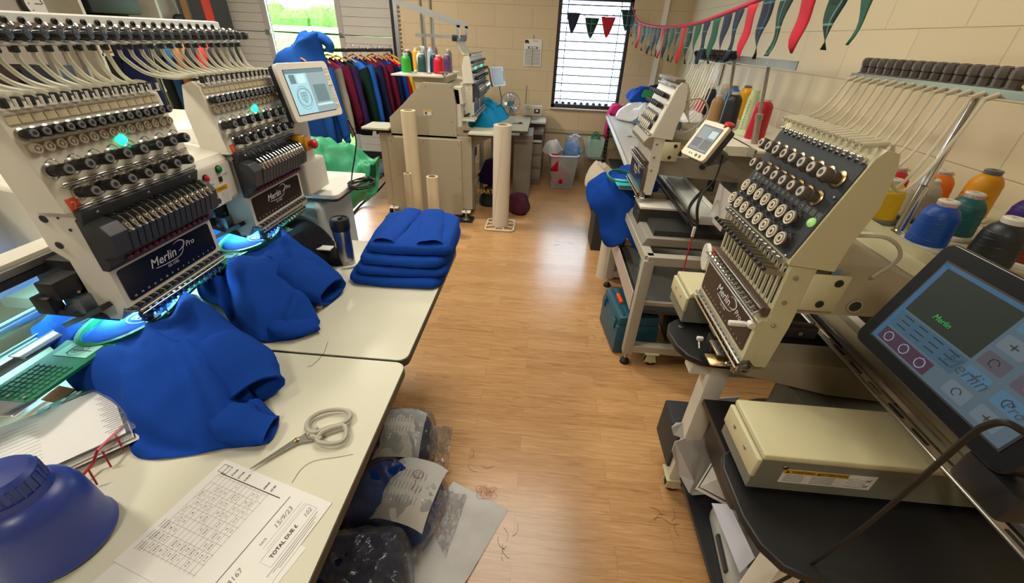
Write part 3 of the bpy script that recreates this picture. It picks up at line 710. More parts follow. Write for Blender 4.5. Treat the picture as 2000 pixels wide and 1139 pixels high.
# ---- cable coil on the shelf + cable from the screen
b = MB(); c0 = LMi @ Vector((-.93, 2.06, .95)); pts = []
for k in range(4 * 16 + 1):
    a = 2 * PI * k / 16; rr = .062 + .006 * math.sin(k * 1.7); pts.append((c0.x + rr * 1.25 * math.cos(a), c0.y + rr * math.sin(a), c0.z + .003 + k * .0004 + .003 * math.sin(a * .5)))
b.tube(pts, .0038, 6, RUBBER)
p = LMi @ Vector((-.90, 1.95, 1.30)); b.tube([tuple(p), (p.x + .03, p.y - .01, 1.2), (p.x + .02, p.y + .03, 1.05), (p.x - .05, p.y + .02, .99), (c0.x - .05, c0.y + .05, .953), pts[0]], .0034, 6, RUBBER, smooth=6)
b.tube([pts[-1], (c0.x + .07, c0.y - .03, .96), (c0.x + .10, c0.y - .02, .953)], .0035, 6, RUBBER, smooth=4); b.box((c0.x + .12, c0.y - .015, .953), (.035, .012, .008), RUBBER, ch=.002)
b.build('cable_coil', None, LM)

# ================================================================ classic single-head machine (right)
def classic_head(root, N=15, dark=True, detail=True):
    """origin: case face y=0, x along the row, front -y"""
    Z0, Z1, LEAN = 1.238, 1.470, .075
    n = Vector((0, -(Z1 - Z0), LEAN)).normalized(); up = Vector((0, LEAN, Z1 - Z0)).normalized()
    def K(x, s, off=0.):
        p = Vector((x, -.012 + LEAN * s, Z0 + (Z1 - Z0) * s)) + n * off
        return Matrix(((1, 0, n.x, p.x), (0, up.y, n.y, p.y), (0, up.z, n.z, p.z), (0, 0, 0, 1)))
    HW = .188
    b = MB()
    b.prism([(-.012, 1.225), (-.012, Z0), (-.012 + LEAN, Z1), (.078, 1.488), (.105, 1.482), (.115, 1.45), (.12, 1.37), (.10, 1.28), (.095, 1.215)], -HW, HW, CREAMY if dark else CREAM)
    b.prism([(.0, .93), (.0, 1.225), (.06, 1.225), (.06, 1.05), (.05, .91), (.02, .91)], -.182, .182, CREAMY if dark else CREAM)
    for z, y in ((1.19, .02), (1.12, .02), (1.05, .02)): b.cyl((.182, y, z), (.186, y, z), .006, m=STEEL)
    b.box((.184, .10, 1.155), (.004, .085, .10), CREAMY, ch=.001); b.cyl((.185, .12, 1.185), (.188, .12, 1.185), .010, m=BLACKP); b.cyl((.185, .10, 1.125), (.188, .10, 1.125), .010, m=BLACKP)
    hd = b.build('embroidery_head', None, root, bevel=.006)
    fc = mat('slate_face_panel', '#2B3034', .55) if dark else CREAM
    b = MB(); b.prism(rrect(.365, .232, .006), 0, .003, fc, K(0, .47) , 'z')
    for x, s_ in ((.170, -.0), (.172, .62), (-.17, 0)): b.lathe([(.004, 0), (.004, .003), (.0015, .004)], m=STEEL, T=K(x, s_, .003), n=10)
    b.build('face_panel', None, hd)
    xs = [-.163 + .326 * i / (N - 1) for i in range(N)]
    # ceramic tube ends on the top ledge
    te = MB(); te.lathe([(.0062, 0), (.0062, .05), (.0045, .05), (.003, .046), (.003, .03)], (0, 0, 0), (0, -.95, -.12), 10, mat('ivory_tube_end', '#CFC7AE', .4)); o = None
    if dark:
        for x in xs:
            T = Matrix.Translation((x, .09, 1.496))
            if o is None: o = put(te, 'tube_ferrule', hd, T)
            else: rep(o, T, hd)
    else:
        b = MB(); b.box((0, .07, 1.494), (.36, .05, .016), mat('brown_clamp', '#6F665A', .5), ch=.004); b.build('tube_clamp', None, hd)
    g = MB(); g.box((0, 0, .006), (.013, .011, .012), STEEL, ch=.002); g.lathe([(.0025, 0), (.0035, .003), (0, .005)], (0, .001, .012), n=8, m=CHROME); g.box((.008, -.002, .004), (.004, .014, .006), CHROME); o = None
    for row in ((.965,) if not detail else (.965, -.045)):
        for x in xs:
            T = K(x, row, .002)
            if o is None: o = put(g, 'thread_guide', hd, T)
            else: rep(o, T, hd)
    if dark:
        kb = knob_mesh(.0135, .046, BROWNK, KNOBTOP, BRASS)
    else: kb = knob_mesh(.011, .04, BLACKP, DGREY, STEEL)
    o = None; n8 = 8; s8 = .312 / 7.4
    for row, cnt, x0 in ((.76, 8, -.150), (.55, 7, -.150 + s8 * .55)):
        for i in range(cnt):
            T = K(x0 + i * s8, row, .003)
            if o is None: o = put(kb, 'tension_knob', hd, T)
            else: rep(o, T, hd)
    dm = MB(); dm.lathe([(.0175, 0), (.0175, .004), (.012, .006), (.012, .011), (.0185, .013), (.0185, .017), (.016, .0185)], n=20, m=mat('roller_brown', '#4A3F3A', .4) if dark else DGREY)
    dm.lathe([(.0165, .0184), (.0165, .020), (.0125, .0195), (.0125, .017), (.0095, .017), (.0095, .0205), (.005, .021), (.005, .018), (0, .018)], n=20, m=mat('roller_ivory', '#CFC5AC', .35))
    dm.tube([(0, .018, .003), (.006, .026, .008), (.013, .02, .012), (.016, .01, .016)], .0012, 5, DGREY, smooth=4); dm.lathe([(.0022, 0), (.0022, .007), (0, .009)], (-.004, .022, 0), n=8, m=STEEL); dm.lathe([(.0022, 0), (.0022, .007), (0, .009)], (-.012, -.018, 0), n=8, m=STEEL)
    o = None
    for row, cnt, x0 in ((.30, 7, -.150 + s8 * .3), (.105, 8 if dark else 7, -.158)):
        for i in range(cnt):
            T = K(x0 + i * s8, row, .003)
            if o is None: o = put(dm, 'thread_roller', hd, T)
            else: rep(o, T, hd)
    if dark:
        b = MB(); WT = mat('panel_white', '#D8D8D0', .5)
        for i, x in enumerate(xs):
            T = K(x + .006, .435, .0034); b.text(str(N - i), .0105, WT, T)
            b.tube([(q * .006, p * .0065, 0) for q, p in ((-1, -1), (1, -1), (1, 1), (-1, 1), (-1, -1))], .0004, 3, WT, T)
        b.build('number_row', None, hd, smooth=0)
        b = MB(); b.lathe([(.011, 0), (.011, .003), (.008, .007), (.003, .0095), (0, .01)], n=18, m=mat('pale_green_led', '#B9D8A0', .25, emis='#6FD040', estr=.35)); put(b, 'indicator_light', hd, K(.166, .36, .003))
        # slots and take-up levers under the panel
        b = MB()
        for x in xs: b.box((x + .004, -.0008, 1.157), (.0035, .003, .098), BLACKP)
        for x in xs: b.box((x - .006, -.0008, 1.15), (.0008, .002, .12), INKG)
        b.build('lever_slots', None, hd, smooth=0)
        lv = MB(); lv.prism([(0, 1.196), (-.045, 1.202), (-.055, 1.208), (-.055, 1.196), (-.045, 1.188), (0, 1.186)], -.002, .003, STEEL); lv.lathe([(.005, -.004), (.0065, 0), (.005, .004)], (0.0005, -.052, 1.202), (1, 0, 0), 10, DGREY)
        o = None
        for i, x in enumerate(xs):
            T = Matrix.Translation((x + .004, 0, 0))
            if o is None: o = put(lv, 'take_up_lever', hd, T)
            else: rep(o, T, hd)
    else:
        b = MB(); b.prism([(-.0, 1.17), (-.045, 1.175), (-.05, 1.20), (-.03, 1.225), (0, 1.23)], -.185, .185, mat('taupe_cover', '#8F8774', .5)); b.build('lever_cover', None, hd, bevel=.003)
    # rods and hooks
    b = MB(); b.prism([(0, 1.075), (-.01, 1.07), (-.025, 1.092), (-.02, 1.10), (0, 1.095)], -.178, .178, mat('brown_brush', '#5A463A', .8))
    b.cyl((-.18, -.027, 1.098), (.18, -.027, 1.098), .003, m=CHROME); b.cyl((-.182, -.038, 1.075), (.182, -.038, 1.075), .003, m=CHROME); b.cyl((-.182, -.032, 1.058), (.182, -.032, 1.058), .0035, m=ALU)
    b.build('thread_rod', None, hd)
    hk = MB(); hk.lathe([(.004, -.004), (.0065, 0), (.004, .004)], (0, -.034, 1.08), (0, 0, 1), 8, CHROME); hk.cyl((0, -.01, 1.085), (0, -.036, 1.066), .0016, m=STEEL, n=6); hk.cyl((.004, -.01, 1.095), (.006, -.036, 1.085), .0012, m=DGREY, n=5); o = None
    for x in xs:
        T = Matrix.Translation((x, 0, 0))
        if o is None: o = put(hk, 'thread_hook', hd, T)
        else: rep(o, T, hd)
    # badge
    T = Matrix(((1, 0, 0, 0), (0, 0, -1, -.0205), (0, 1, 0, .992), (0, 0, 0, 1)))
    b = MB(); b.prism([(0, .935), (-.016, .93), (-.02, .935), (-.02, 1.056), (-.015, 1.062), (0, 1.062)], -.184, .184, CREAMY if dark else STEEL)
    b.prism(rrect(.345, .10, .010), 0, .0015, mat('badge_plum_black', '#241F26', .3), T @ Matrix.Translation((-.004, .006, 0)), 'z')
    WT = mat('badge_white', '#E8E8EC', .5)
    b.text('Merlin', .038, WT, T @ Matrix.Translation((-.02, .022, .0022)), shear=.3, bold=.0003); b.text('Pro', .027, WT, T @ Matrix.Translation((.09, .022, .0022)), shear=.3)
    b.tube([(.035, .012, 0), (.062, .020, 0), (.070, .038, 0), (.052, .048, 0), (.025, .044, 0)], .0013, 4, WT, T @ Matrix.Translation((0, 0, .002)), smooth=6, taper=lambda t: .35 + 1.3 * math.sin(PI * t))
    b.tube([(-.055, .003, 0), (-.01, -.001, 0), (.04, .002, 0), (.064, .026, 0)], .0009, 4, WT, T @ Matrix.Translation((0, 0, .002)), smooth=6)
    b.text('GS 1501', .0115, WT, T @ Matrix.Translation((.0, -.010, .0022)))
    for i in range(N): b.text(str(N - i), .009, WT, T @ Matrix.Translation((-.152 + .30 * i / (N - 1), -.032, .0022)))
    b.build('badge_panel', None, hd, smooth=30)
    # bottom needle rail
    b = MB(); b.box((0, -.012, .925), (.37, .02, .016), ALU, ch=.002); b.cyl((-.19, -.028, .922), (.19, -.028, .922), .0035, m=STEEL); b.cyl((-.195, -.032, .906), (.19, -.032, .906), .003, m=GOLDROD)
    b.build('needle_rail', None, hd)
    nb = MB(); nb.lathe([(.0065, 0), (.0075, .004), (.003, .008)], (0, -.022, .918), (0, -1, 0), 10, BRASS); nb.cyl((0, -.012, .882), (0, -.012, .925), .003, m=STEEL, n=8); nb.box((0, -.018, .900), (.010, .014, .012), DGREY); o = None
    for x in xs:
        T = Matrix.Translation((x, 0, 0))
        if o is None: o = put(nb, 'needle_clamp', hd, T)
        else: rep(o, T, hd)
    b = MB(); b.box((.165, .0, .915), (.02, .035, .07), STEEL, ch=.004); b.lathe([(.012, 0), (.013, .004), (.006, .006)], (.176, 0, .90), (1, 0, 0), 14, CHROME); b.lathe([(.007, 0), (.010, .003), (.007, .006)], (.15, -.03, .885), (0, 0, 1), 14, CHROME)
    b.cyl((.16, -.02, .90), (.16, -.02, .868), .003, m=CHROME); b.build('presser_foot', None, hd)
    return hd

# ---- near right machine
RM = empty('embroidery_machine', (.60, 1.075, 0), -PI / 2, 'large yellowed cream single-head embroidery machine with slate tension panel, nearest on the right', 'embroidery machine')
bpy.context.view_layer.update(); RMi = RM.matrix_world.inverted()
classic_head(RM)
b = MB()   # upper arm
b.prism([(.05, 1.08), (.05, 1.225), (.22, 1.225), (.30, 1.195), (.95, 1.195), (.95, .80), (.62, .80), (.60, 1.05), (.35, 1.09)], -.135, .165, TAUPE)
b.box((.015, .62, 1.197), (.29, .62, .006), CREAMY, ch=.002)
b.cyl((.165, .20, 1.115), (.169, .20, 1.115), .014, m=BLACKP, n=18); b.cyl((.166, .20, 1.115), (.168, .20, 1.115), .019, m=STEEL, n=20); b.cyl((.166, .33, 1.11), (.168, .33, 1.11), .030, m=STEEL, n=24); b.cyl((.165, .33, 1.11), (.1695, .33, 1.11), .027, m=DGREY, n=24)
b.cyl((.169, .33, 1.11), (.215, .335, 1.095), .008, m=STEEL); b.cyl((.215, .335, 1.095), (.245, .34, 1.085), .020, m=BLACKP, n=16)
b.box((.168, .115, 1.19), (.003, .02, .045), mat('blue_tape', '#7C93A6', .5))
b.build('upper_arm', None, RM, bevel=.008)
b = MB(); b.prism([(.01, .838), (.0, .85), (.0, .882), (.02, .89), (.55, .89), (.70, .78), (.70, .76), (.3, .78)], .035, .13, TAUPE); b.box((.083, -.0, .888), (.07, .10, .006), STEEL); b.box((.12, -.02, .872), (.05, .11, .005), BRASS, ch=.001); b.build('cylinder_arm', None, RM, bevel=.004)
b = MB(); b.prism([(-.05, 1.01), (.045, 1.01), (.045, 1.035), (-.05, 1.03)], .0, .001); b = MB(); b.lathe([(.009, -.008), (.011, 0), (.009, .008)], (.182, -.035, 1.048), (1, 0, 0), 12, WHITEP); b.box((.17, -.062, 1.04), (.014, .045, .012), WHITEP, ch=.004); b.build('release_lever', None, RM)
b = MB(); b.box((.12, .115, 1.0), (.03, .12, .035), BLACKP, ch=.004); b.cyl((.137, .13, 1.0), (.139, .13, 1.0), .006, m=STEEL); b.build('frame_sensor', None, RM)
# big table plate
b = MB()
pr = [(-.25, .0), (-.24, -.045), (-.21, -.08), (-.16, -.095), (-.08, -.085), (-.03, -.06), (-.005, -.02), (.0, .03), (.0, .72), (-.25, .72)]
pr2 = [(.325, .0), (.335, -.045), (.36, -.08), (.40, -.095), (.52, -.095), (.58, -.08), (.62, -.05), (.64, .0), (.65, .05), (.65, .72), (.325, .72)]
hole = None
for q_ in (pr, pr2):
    b = MB(); b.prism(q_, .738, .762, BLACKP, ax='z'); b.build('work_table', None, RM, bevel=.004)
b = MB(); b.lathe([(.008, 0), (.010, .003), (.004, .004)], (-.19, -.04, .762), n=12, m=STEEL); b.build('table_screw', None, RM)
b = MB(); b.prism([(.25, .40), (.22, .55), (.22, .76), (.66, .76), (.66, .40)], .02, .31, GREYE); b.box((.165, .215, .56), (.03, .01, .2), GREYE); b.build('base_housing', None, RM, bevel=.02)
b = MB(); b.box((.165, .14, .60), (.30, .24, .02), BLACKP); b.box((.165, .16, .50), (.27, .20, .18), BLACKP, ch=.03); b.build('dark_gap_fill', None, RM)  # black box added to stand for the deep shade in the table gap
# bobbin winder/rotary hook block on the far part of the table
b = MB(); b.lathe([(.045, 0), (.045, .018), (.03, .02), (.03, .05)], (-.03, .02, .762), n=22, m=BLACKP); b.box((-.03, .03, .82), (.06, .075, .05), BLACKP, ch=.008); b.prism(rrect(.07, .075, .008), .848, .851, STEEL, Matrix.Translation((-.06, .04, 0)), 'z'); b.lathe([(.005, 0), (.008, .001), (0, .002)], (-.06, .04, .851), n=12, m=DGREY)
b.cyl((-.055, -.03, .815), (-.02, -.035, .80), .004, m=CHROME); b.box((-.05, -.03, .82), (.012, .02, .012), WHITEP, ch=.002); b.box((.03, .10, .80), (.07, .10, .05), TAUPE, ch=.006); b.build('rotary_hook', None, RM)
# two table-top pantograph housings
for i, (x0, x1, y0) in enumerate(((-.375, -.205, -.04), (.30, .46, -.07))):
    b = MB(); z0 = .80 if i else .795
    b.prism([(y0, z0 - .02), (y0, .872), (y0 + .012, .888), (.80, .888), (.80, z0 - .02)], x0, x1, GREYE)
    b.box(((x0 + x1) / 2, (y0 + .80) / 2 + .001, .889), (x1 - x0 + .006, .80 - y0 - .004, .018), CREAMY, ch=.006)
    b.box(((x0 + x1) / 2, y0 + .0, .85), (x1 - x0 + .004, .012, .06), CREAMY, ch=.004)
    for q in (-.03, .03): b.lathe([(.005, 0), (.006, .002), (.003, .003)], ((x0 + x1) / 2 + q, y0 - .006, .855), (0, -1, 0), 10, STEEL)
    if i: b.lathe([(.006, 0), (.007, .002), (.003, .003)], (x1 + .001, y0 + .06, .862), (1, 0, 0), 10, STEEL)
    h = b.build('pantograph_arm', None, RM, bevel=.002)
    b = MB(); b.box(((x0 + x1) / 2, y0 + .24, .79), (.1, .35, .06), BLACKP, ch=.004); b.build('arm_foot', None, RM)
    if i:
        T = Matrix(((0, 0, 1, x1 + .0015), (1, 0, 0, y0 + .16), (0, 1, 0, .834), (0, 0, 0, 1)))
        b = MB(); b.box((0, 0, 0), (.20, .046, .0012), PAPER, T); b.box((-.03, .0165, .001), (.14, .013, .001), YELLOW, T)
        b.text('WARNING', .0105, INK, T @ Matrix.Translation((-.058, .0165, .0018)), bold=.0003); b.text('ATTENTION', .0105, INK, T @ Matrix.Translation((.008, .0165, .0018)), bold=.0003)
        for q in (-.092, -.024):
            b.poly([(q - .005, .0125, .0018), (q + .005, .0125, .0018), (q, .0215, .0018)], INK, T)
        for k in range(6):
            b.box((-.072, .006 - k * .0045, .001), (.042, .0010, .001), INKG, T); b.box((-.01, .006 - k * .0045, .001), (.05, .0010, .001), INKG, T)
        for k in range(3): b.tube([(.04, .008 - k * .011, .001), (.06, .010 - k * .012, .001), (.085, .006 - k * .01, .001), (.07, .002 - k * .01, .001), (.045, .004 - k * .01, .001)], .0007, 3, INKG, T, smooth=3)
        for k in range(2): b.tube([(.08, .012 - k * .02, .001), (.092, .004 - k * .02, .001)], .0008, 3, INK, T); b.tube([(.092, .012 - k * .02, .001), (.082, .004 - k * .02, .001)], .0008, 3, INK, T)
        b.build('warning_sticker', None, h, smooth=0)
# pantograph beams along the row (x), with white belt
b = MB(); b.box((.25, .335, .935), (1.25, .045, .03), ALU, ch=.003); b.box((.25, .305, .95), (1.25, .008, .012), STEEL); b.box((.25, .285, .925), (1.25, .02, .006), GOLDROD)
for q in range(14): b.box((-.2 + q * .075, .284, .929), (.045, .006, .003), BLACKP if q % 3 else STEEL)
b.box((.25, .375, .92), (1.25, .035, .05), mat('rail_grey', '#9D9A90', .4, .5), ch=.004); b.box((.25, .425, .925), (1.25, .03, .02), WHITEP)
b.cyl((-.3, .268, .93), (.85, .268, .93), .0045, m=STEEL)
b.build('pantograph_beam', None, RM)
# stand with legs and castors
b = MB()
for x in (-.07, .52):
    b.box((x, .34, .70), (.06, .74, .06), CREAM); 
b.box((.24, .62, .69), (.60, .06, .06), CREAM)
b.build('stand_frame', None, RM, bevel=.004)
def castor(b, x, y, T=None):
    b.box((x, y, .10), (.08, .08, .008), CREAMY, T, ch=.002); b.prism([(y - .03, .03), (y - .02, .10), (y + .02, .10), (y + .04, .03)], x - .022, x - .018, CREAMY, T); b.prism([(y - .03, .03), (y - .02, .10), (y + .02, .10), (y + .04, .03)], x + .018, x + .022, CREAMY, T)
    b.lathe([(.022, -.014), (.035, -.012), (.035, .012), (.022, .014)], (x, y + .01, .035), (1, 0, 0), 18, RUBBER, T); b.lathe([(.018, -.016), (.018, .016)], (x, y + .01, .035), (1, 0, 0), 14, CREAMY, T)
for x in (-.05, .52):
    for y in (.06, .64):
        b = MB(); b.box((x, y, .42), (.065, .065, .62), CREAM, ch=.004); castor(b, x, y); b.build('leg', None, RM)
b = MB(); b.box((.26, .38, .125), (.62, .62, .018), BLACKP, ch=.003); b.build('lower_shelf', None, RM)
# thread tree: spool tray, posts, guide bar, tubes
b = MB(); b.box((-.05, .68, 1.205), (.72, .58, .012), CREAMY, ch=.003); b.box((-.05, .392, 1.213), (.72, .01, .026), CREAMY); b.box((.15, .55, 1.14), (.05, .3, .12), TAUPE); b.build('spool_tray', None, RM)
for x, y, x2, y2 in ((-.10, .435, -.17, .50), (-.02, .79, .0, .80)):
    b = MB(); b.lathe([(.02, 0), (.02, .006), (.013, .01), (.0125, .16), (.014, .162)], (x, y, 1.211), (x2 - x, y2 - y, .36), 14, CHROME); b.cyl((x, y, 1.35), (x2, y2, 1.575), .0095, m=CHROME, n=12)
    b.build('thread_post', None, RM)
b = MB(); b.box((-.235, .50, 1.585), (.86, .045, .004), STEEL); b.box((-.235, .478, 1.577), (.86, .003, .018), STEEL); b.box((-.02, .54, 1.60), (.70, .06, .003), mat('pale_teal_strip', '#9FB6AC', .4)); bar = b.build('guide_bar', None, RM)
kb = MB(); kb.lathe([(.020, 0), (.019, .003), (.0145, .005), (.0145, .021), (.012, .022), (.012, .024), (.0165, .025), (.0165, .040), (.0125, .047), (.006, .047), (.004, .043)], n=7, m=BROWNK)
kb.lathe([(.019, 0), (.020, .002), (.012, .003)], n=18, m=CHROME)
cf = MB(); cf.lathe([(.0065, 0), (.0068, .01), (.0055, .03)], (0, 0, 0), (0, -1, -.45), 10, mat('ivory_tube_end', '#CFC7AE', .4))
o = o2 = None; N = 15
for i in range(N):
    x = -.635 + i * .0385
    T = Matrix.Translation((x, .50, 1.587)) @ Matrix.Rotation(.12, 4, 'X') @ Matrix.Rotation(.1, 4, 'Y'); T2 = Matrix.Translation((x, .48, 1.575))
    if o is None: o = put(kb, 'thread_knob', bar, T); o2 = put(cf, 'tube_cuff', bar, T2)
    else: rep(o, T, bar); rep(o2, T2, bar)
    xe = -.163 + .326 * i / 14; d = xe - x
    b = MB(); sg = .015 + .013 * i * (.5 + .5 * random.random())
    b.tube([(x, .455, 1.563)] + [(x + d * f, .455 - .355 * f, 1.563 - .066 * f - sg * 4 * f * (1 - f) * (1 - .25 * f) - .012 * math.sin(PI * f)) for f in (.12, .3, .5, .7, .86)] + [(xe, .10, 1.497)], .0042, 7, TUBE2, smooth=7)
    b.build('thread_tube', None, RM)
b = MB(); b.tube([(.17, .10, 1.30), (.20, .16, 1.31), (.205, .20, 1.27), (.18, .19, 1.205)], .004, 8, mat('grey_cable', '#A8A28E', .5), smooth=5); b.build('lamp_cable', None, RM)
# black touch screen
def scr_right(b, ox, oy, w, h):
    def e(n, c, s): return mat(n, '#14171A', .3, emis=c, estr=s * 2.6)
    b.box((ox, oy, .0016), (w, h, .0006), e('rs_base', '#6B7F8C', .16)); z = .0022
    b.box((ox - w * .2, oy + h * .19, z), (w * .52, h * .54, .0004), e('rs_view', '#34402F', .10)); b.box((ox - w * .48, oy, z), (w * .035, h, .0004), e('rs_blue', '#3F6F96', .2)); b.box((ox - w * .2, oy + h * .48, z), (w * .6, h * .035, .0004), e('rs_blue', '#3F6F96', .2))
    b.text('Merlin', .012, e('rs_green', '#2E8A3A', .5), Matrix.Translation((ox - w * .22, oy + h * .03, z + .0008)), shear=.3)
    b.box((ox - w * .2, oy - h * .20, z), (w * .52, h * .2, .0004), e('rs_blue2', '#4A6F88', .17))
    for r in range(3):
        for c in range(4): b.box((ox - w * .38 + c * w * .12, oy - h * .13 - r * h * .06, z + .0004), (w * .075, h * .012, .0004), e('rs_txt', '#27465E', .08))
    b.box((ox - w * .25, oy - h * .40, z), (w * .42, h * .15, .0004), e('rs_plum', '#5C3850', .15))
    for c in range(3): b.tube([(ox - w * .39 + c * w * .14 + .008 * math.cos(a), oy - h * .40 + .008 * math.sin(a), z + .0006) for a in np.linspace(0, 2 * PI, 9)], .0009, 4, e('rs_icon', '#8A96B0', .25))
    for c in range(2):
        for r in range(5):
            x = ox + w * (.16 + .2 * c); y = oy + h * (.38 - r * .19); cc = ('#56809E', '#5F5964', '#74838C')[(r * 2 + c * 3) % 3]
            b.prism(rrect(w * .15, h * .14, .003), z, z + .0004, e('rs_b' + cc[1:], cc, .2), Matrix.Translation((x, y, 0)), 'z')
            if (r + c) % 2: b.box((x, y, z + .0008), (w * .05, .002, .0004), INK); b.box((x, y, z + .0008), (.002, h * .06, .0004), INK)
            else: b.tube([(x + .006 * math.cos(a), y + .006 * math.sin(a), z + .0008) for a in np.linspace(0, 5, 7)], .0008, 3, INK)
    b.lathe([(.007, 0), (.005, .0006)], (ox + w * .36, oy - h * .0, z), n=14, m=e('rs_red', '#B03A30', .4))
    b.text('Merlin', .026, e('rs_logo', '#56646F', .13), Matrix.Translation((ox + w * .10, oy - h * .20, z + .0012)), shear=.3); b.text('Pro', .018, e('rs_logo', '#56646F', .13), Matrix.Translation((ox + w * .40, oy - h * .20, z + .0012)), shear=.3)
# axes measured: bottom edge along -Y, leaning back by 17 degrees
t = tablet(RM, 'touch_screen', (.628, .505, 1.302), -90, -17, .292, .205, .04, mat('gloss_black_bezel', '#0D0D10', .25), BLACKP, scr_right, lambda b, w, h: b.box((0, h * .5 - .002, -.01), (.03, .002, .008), DGREY), (.026, .026, .028, .026))
b = MB(); b.box((.40, .0, 1.19), (.09, .075, .05), BLACKP, ch=.008); b.build('connector_box', None, RM).matrix_local = RMi @ Matrix.Translation((.655, .375, 1.17)) @ Matrix.Translation((-.4, 0, -1.19))
b = MB(); pts = [RMi @ q for q in (Vector(AT(2010, 850, .32)), Vector(AT(1965, 826, .325)), Vector(AT(1925, 832, .34)), Vector(AT(1890, 855, .35)), Vector(AT(1810, 925, .38)), Vector(AT(1700, 1020, .42)), Vector(AT(1600, 1092, .46)), Vector(AT(1480, 1160, .50)))]
b.tube(pts, .0038, 8, RUBBER, smooth=8); b.build('screen_cable', None, RM)
b = MB(); p = RMi @ Vector((.655, .47, 1.27)); b.cyl(p, RMi @ Vector((.80, .55, 1.14)), .018, m=BLACKP); b.cyl(RMi @ Vector((.80, .55, 1.14)), RMi @ Vector((.92, .93, 1.12)), .014, m=BLACKP); b.build('screen_mount', None, RM)
# ================================================================ measured points
def at(u, v, x=None, y=None, z=None):
    """point of the place on the given plane, measured through the survey camera"""
    r = Rm @ Vector((u - 1000, -(v - 569.5), -800.0)); o = Vector((0, 0, 1.65))
    t = (x - o.x) / r.x if x is not None else (y - o.y) / r.y if y is not None else (z - o.z) / r.z
    return o + r * t
def closed(P, n):
    """closed Catmull-Rom through P, n samples"""
    P = [Vector(p) for p in P]; k = len(P); out = []
    for i in range(n):
        f = i * k / n; j = int(f); t = f - j; a, b, c, d = P[(j - 1) % k], P[j % k], P[(j + 1) % k], P[(j + 2) % k]
        out.append(.5 * ((2 * b) + (c - a) * t + (2 * a - 5 * b + 4 * c - d) * t * t + (3 * b - a - 3 * c + d) * t ** 3))
    return out
def loft(rings, n=72, per=5, noise_amp=.004, ns=9., strokes=(), seed=0., zmin=None, capin=True):
    """cloth surface through closed control rings; returns rows of points"""
    R = [closed(r, n) for r in rings]; cols = [crm([r[i] for r in R], per) for i in range(n)]
    rows = [[cols[i][j].copy() for i in range(n)] for j in range(len(cols[0]))]
    M = len(rows)
    for j, row in enumerate(rows):
        wgt = min(1, j / max(1, M * .25))
        for p in row:
            q = Vector((p.x * ns, p.y * ns, p.z * ns + seed)); d = noise.noise(q) + .5 * noise.noise(q * 2.3)
            dz = d * noise_amp * wgt
            for (x0, y0, x1, y1, wd, am) in strokes:
                ax, ay = p.x - x0, p.y - y0; bx, by = x1 - x0, y1 - y0; L = bx * bx + by * by
                t = max(0, min(1, (ax * bx + ay * by) / L)); dd = (ax - bx * t) ** 2 + (ay - by * t) ** 2
                dz += am * math.exp(-dd / (wd * wd)) * wgt
            p.z += dz
            q2 = q * .8 + Vector((5, 3, 1)); p.x += noise.noise(q2) * noise_amp * .8 * wgt; p.y += noise.noise(q2 + Vector((9, 9, 9))) * noise_amp * .8 * wgt
            if zmin is not None: p.z = max(p.z, zmin + .004 * (1 - j / M))
    return rows
def loft_obj(name, rows, m, cap0=True, cap1=False, solid=0., parent=None, extra=None):
    b = MB(); n = len(rows[0]); b.grid([[tuple(p) for p in r] for r in rows], m, closed=True)
    if cap0:
        c = sum((p for p in rows[0]), Vector()) / n; b.add([tuple(c)] + [tuple(p) for p in rows[0]], [(0, 1 + (i + 1) % n, 1 + i) for i in range(n)], m)
    if cap1:
        c = sum((p for p in rows[-1]), Vector()) / n; b.add([tuple(c)] + [tuple(p) for p in rows[-1]], [(0, 1 + i, 1 + (i + 1) % n) for i in range(n)], m)
    if extra: extra(b)
    return b.build(name, m, parent, smooth=70, solid=solid)

# ================================================================ left-hand tables
def slab_table(label, x0, x1, y0, y1, z, rc, legs):
    r = empty('table', ((x0 + x1) / 2, (y0 + y1) / 2, 0), 0, label, 'table'); w_, d = x1 - x0, y1 - y0
    b = MB(); b.prism(rrect(w_, d, rc, 5), z - .004, z, TABLE, ax='z'); b.build('tabletop', None, r, smooth=30)
    b = MB(); b.prism(rrect(w_ + .004, d + .004, rc, 5), z - .028, z - .0035, EDGE, ax='z'); b.build('table_edging', None, r, smooth=30)
    for lx, ly in legs:
        b = MB(); b.cyl((lx, ly, .0), (lx, ly, z - .028), .018, m=MGREY); b.lathe([(.026, 0), (.022, .02)], (lx, ly, 0), m=RUBBER); b.build('leg', None, r)
    return r
slab_table('long cream table with dark edging in the near left corner, under the jug and invoice', -1.10, -.363, -.15, .912, .80, .03, ((.05, .45), (.05, -.45), (-.33, -.45)))
slab_table('cream table with dark edging carrying the tumbler and folded sweatshirts', -1.10, -.366, .922, 1.72, .80, .03, ((.0, -.3), (.0, .3)))

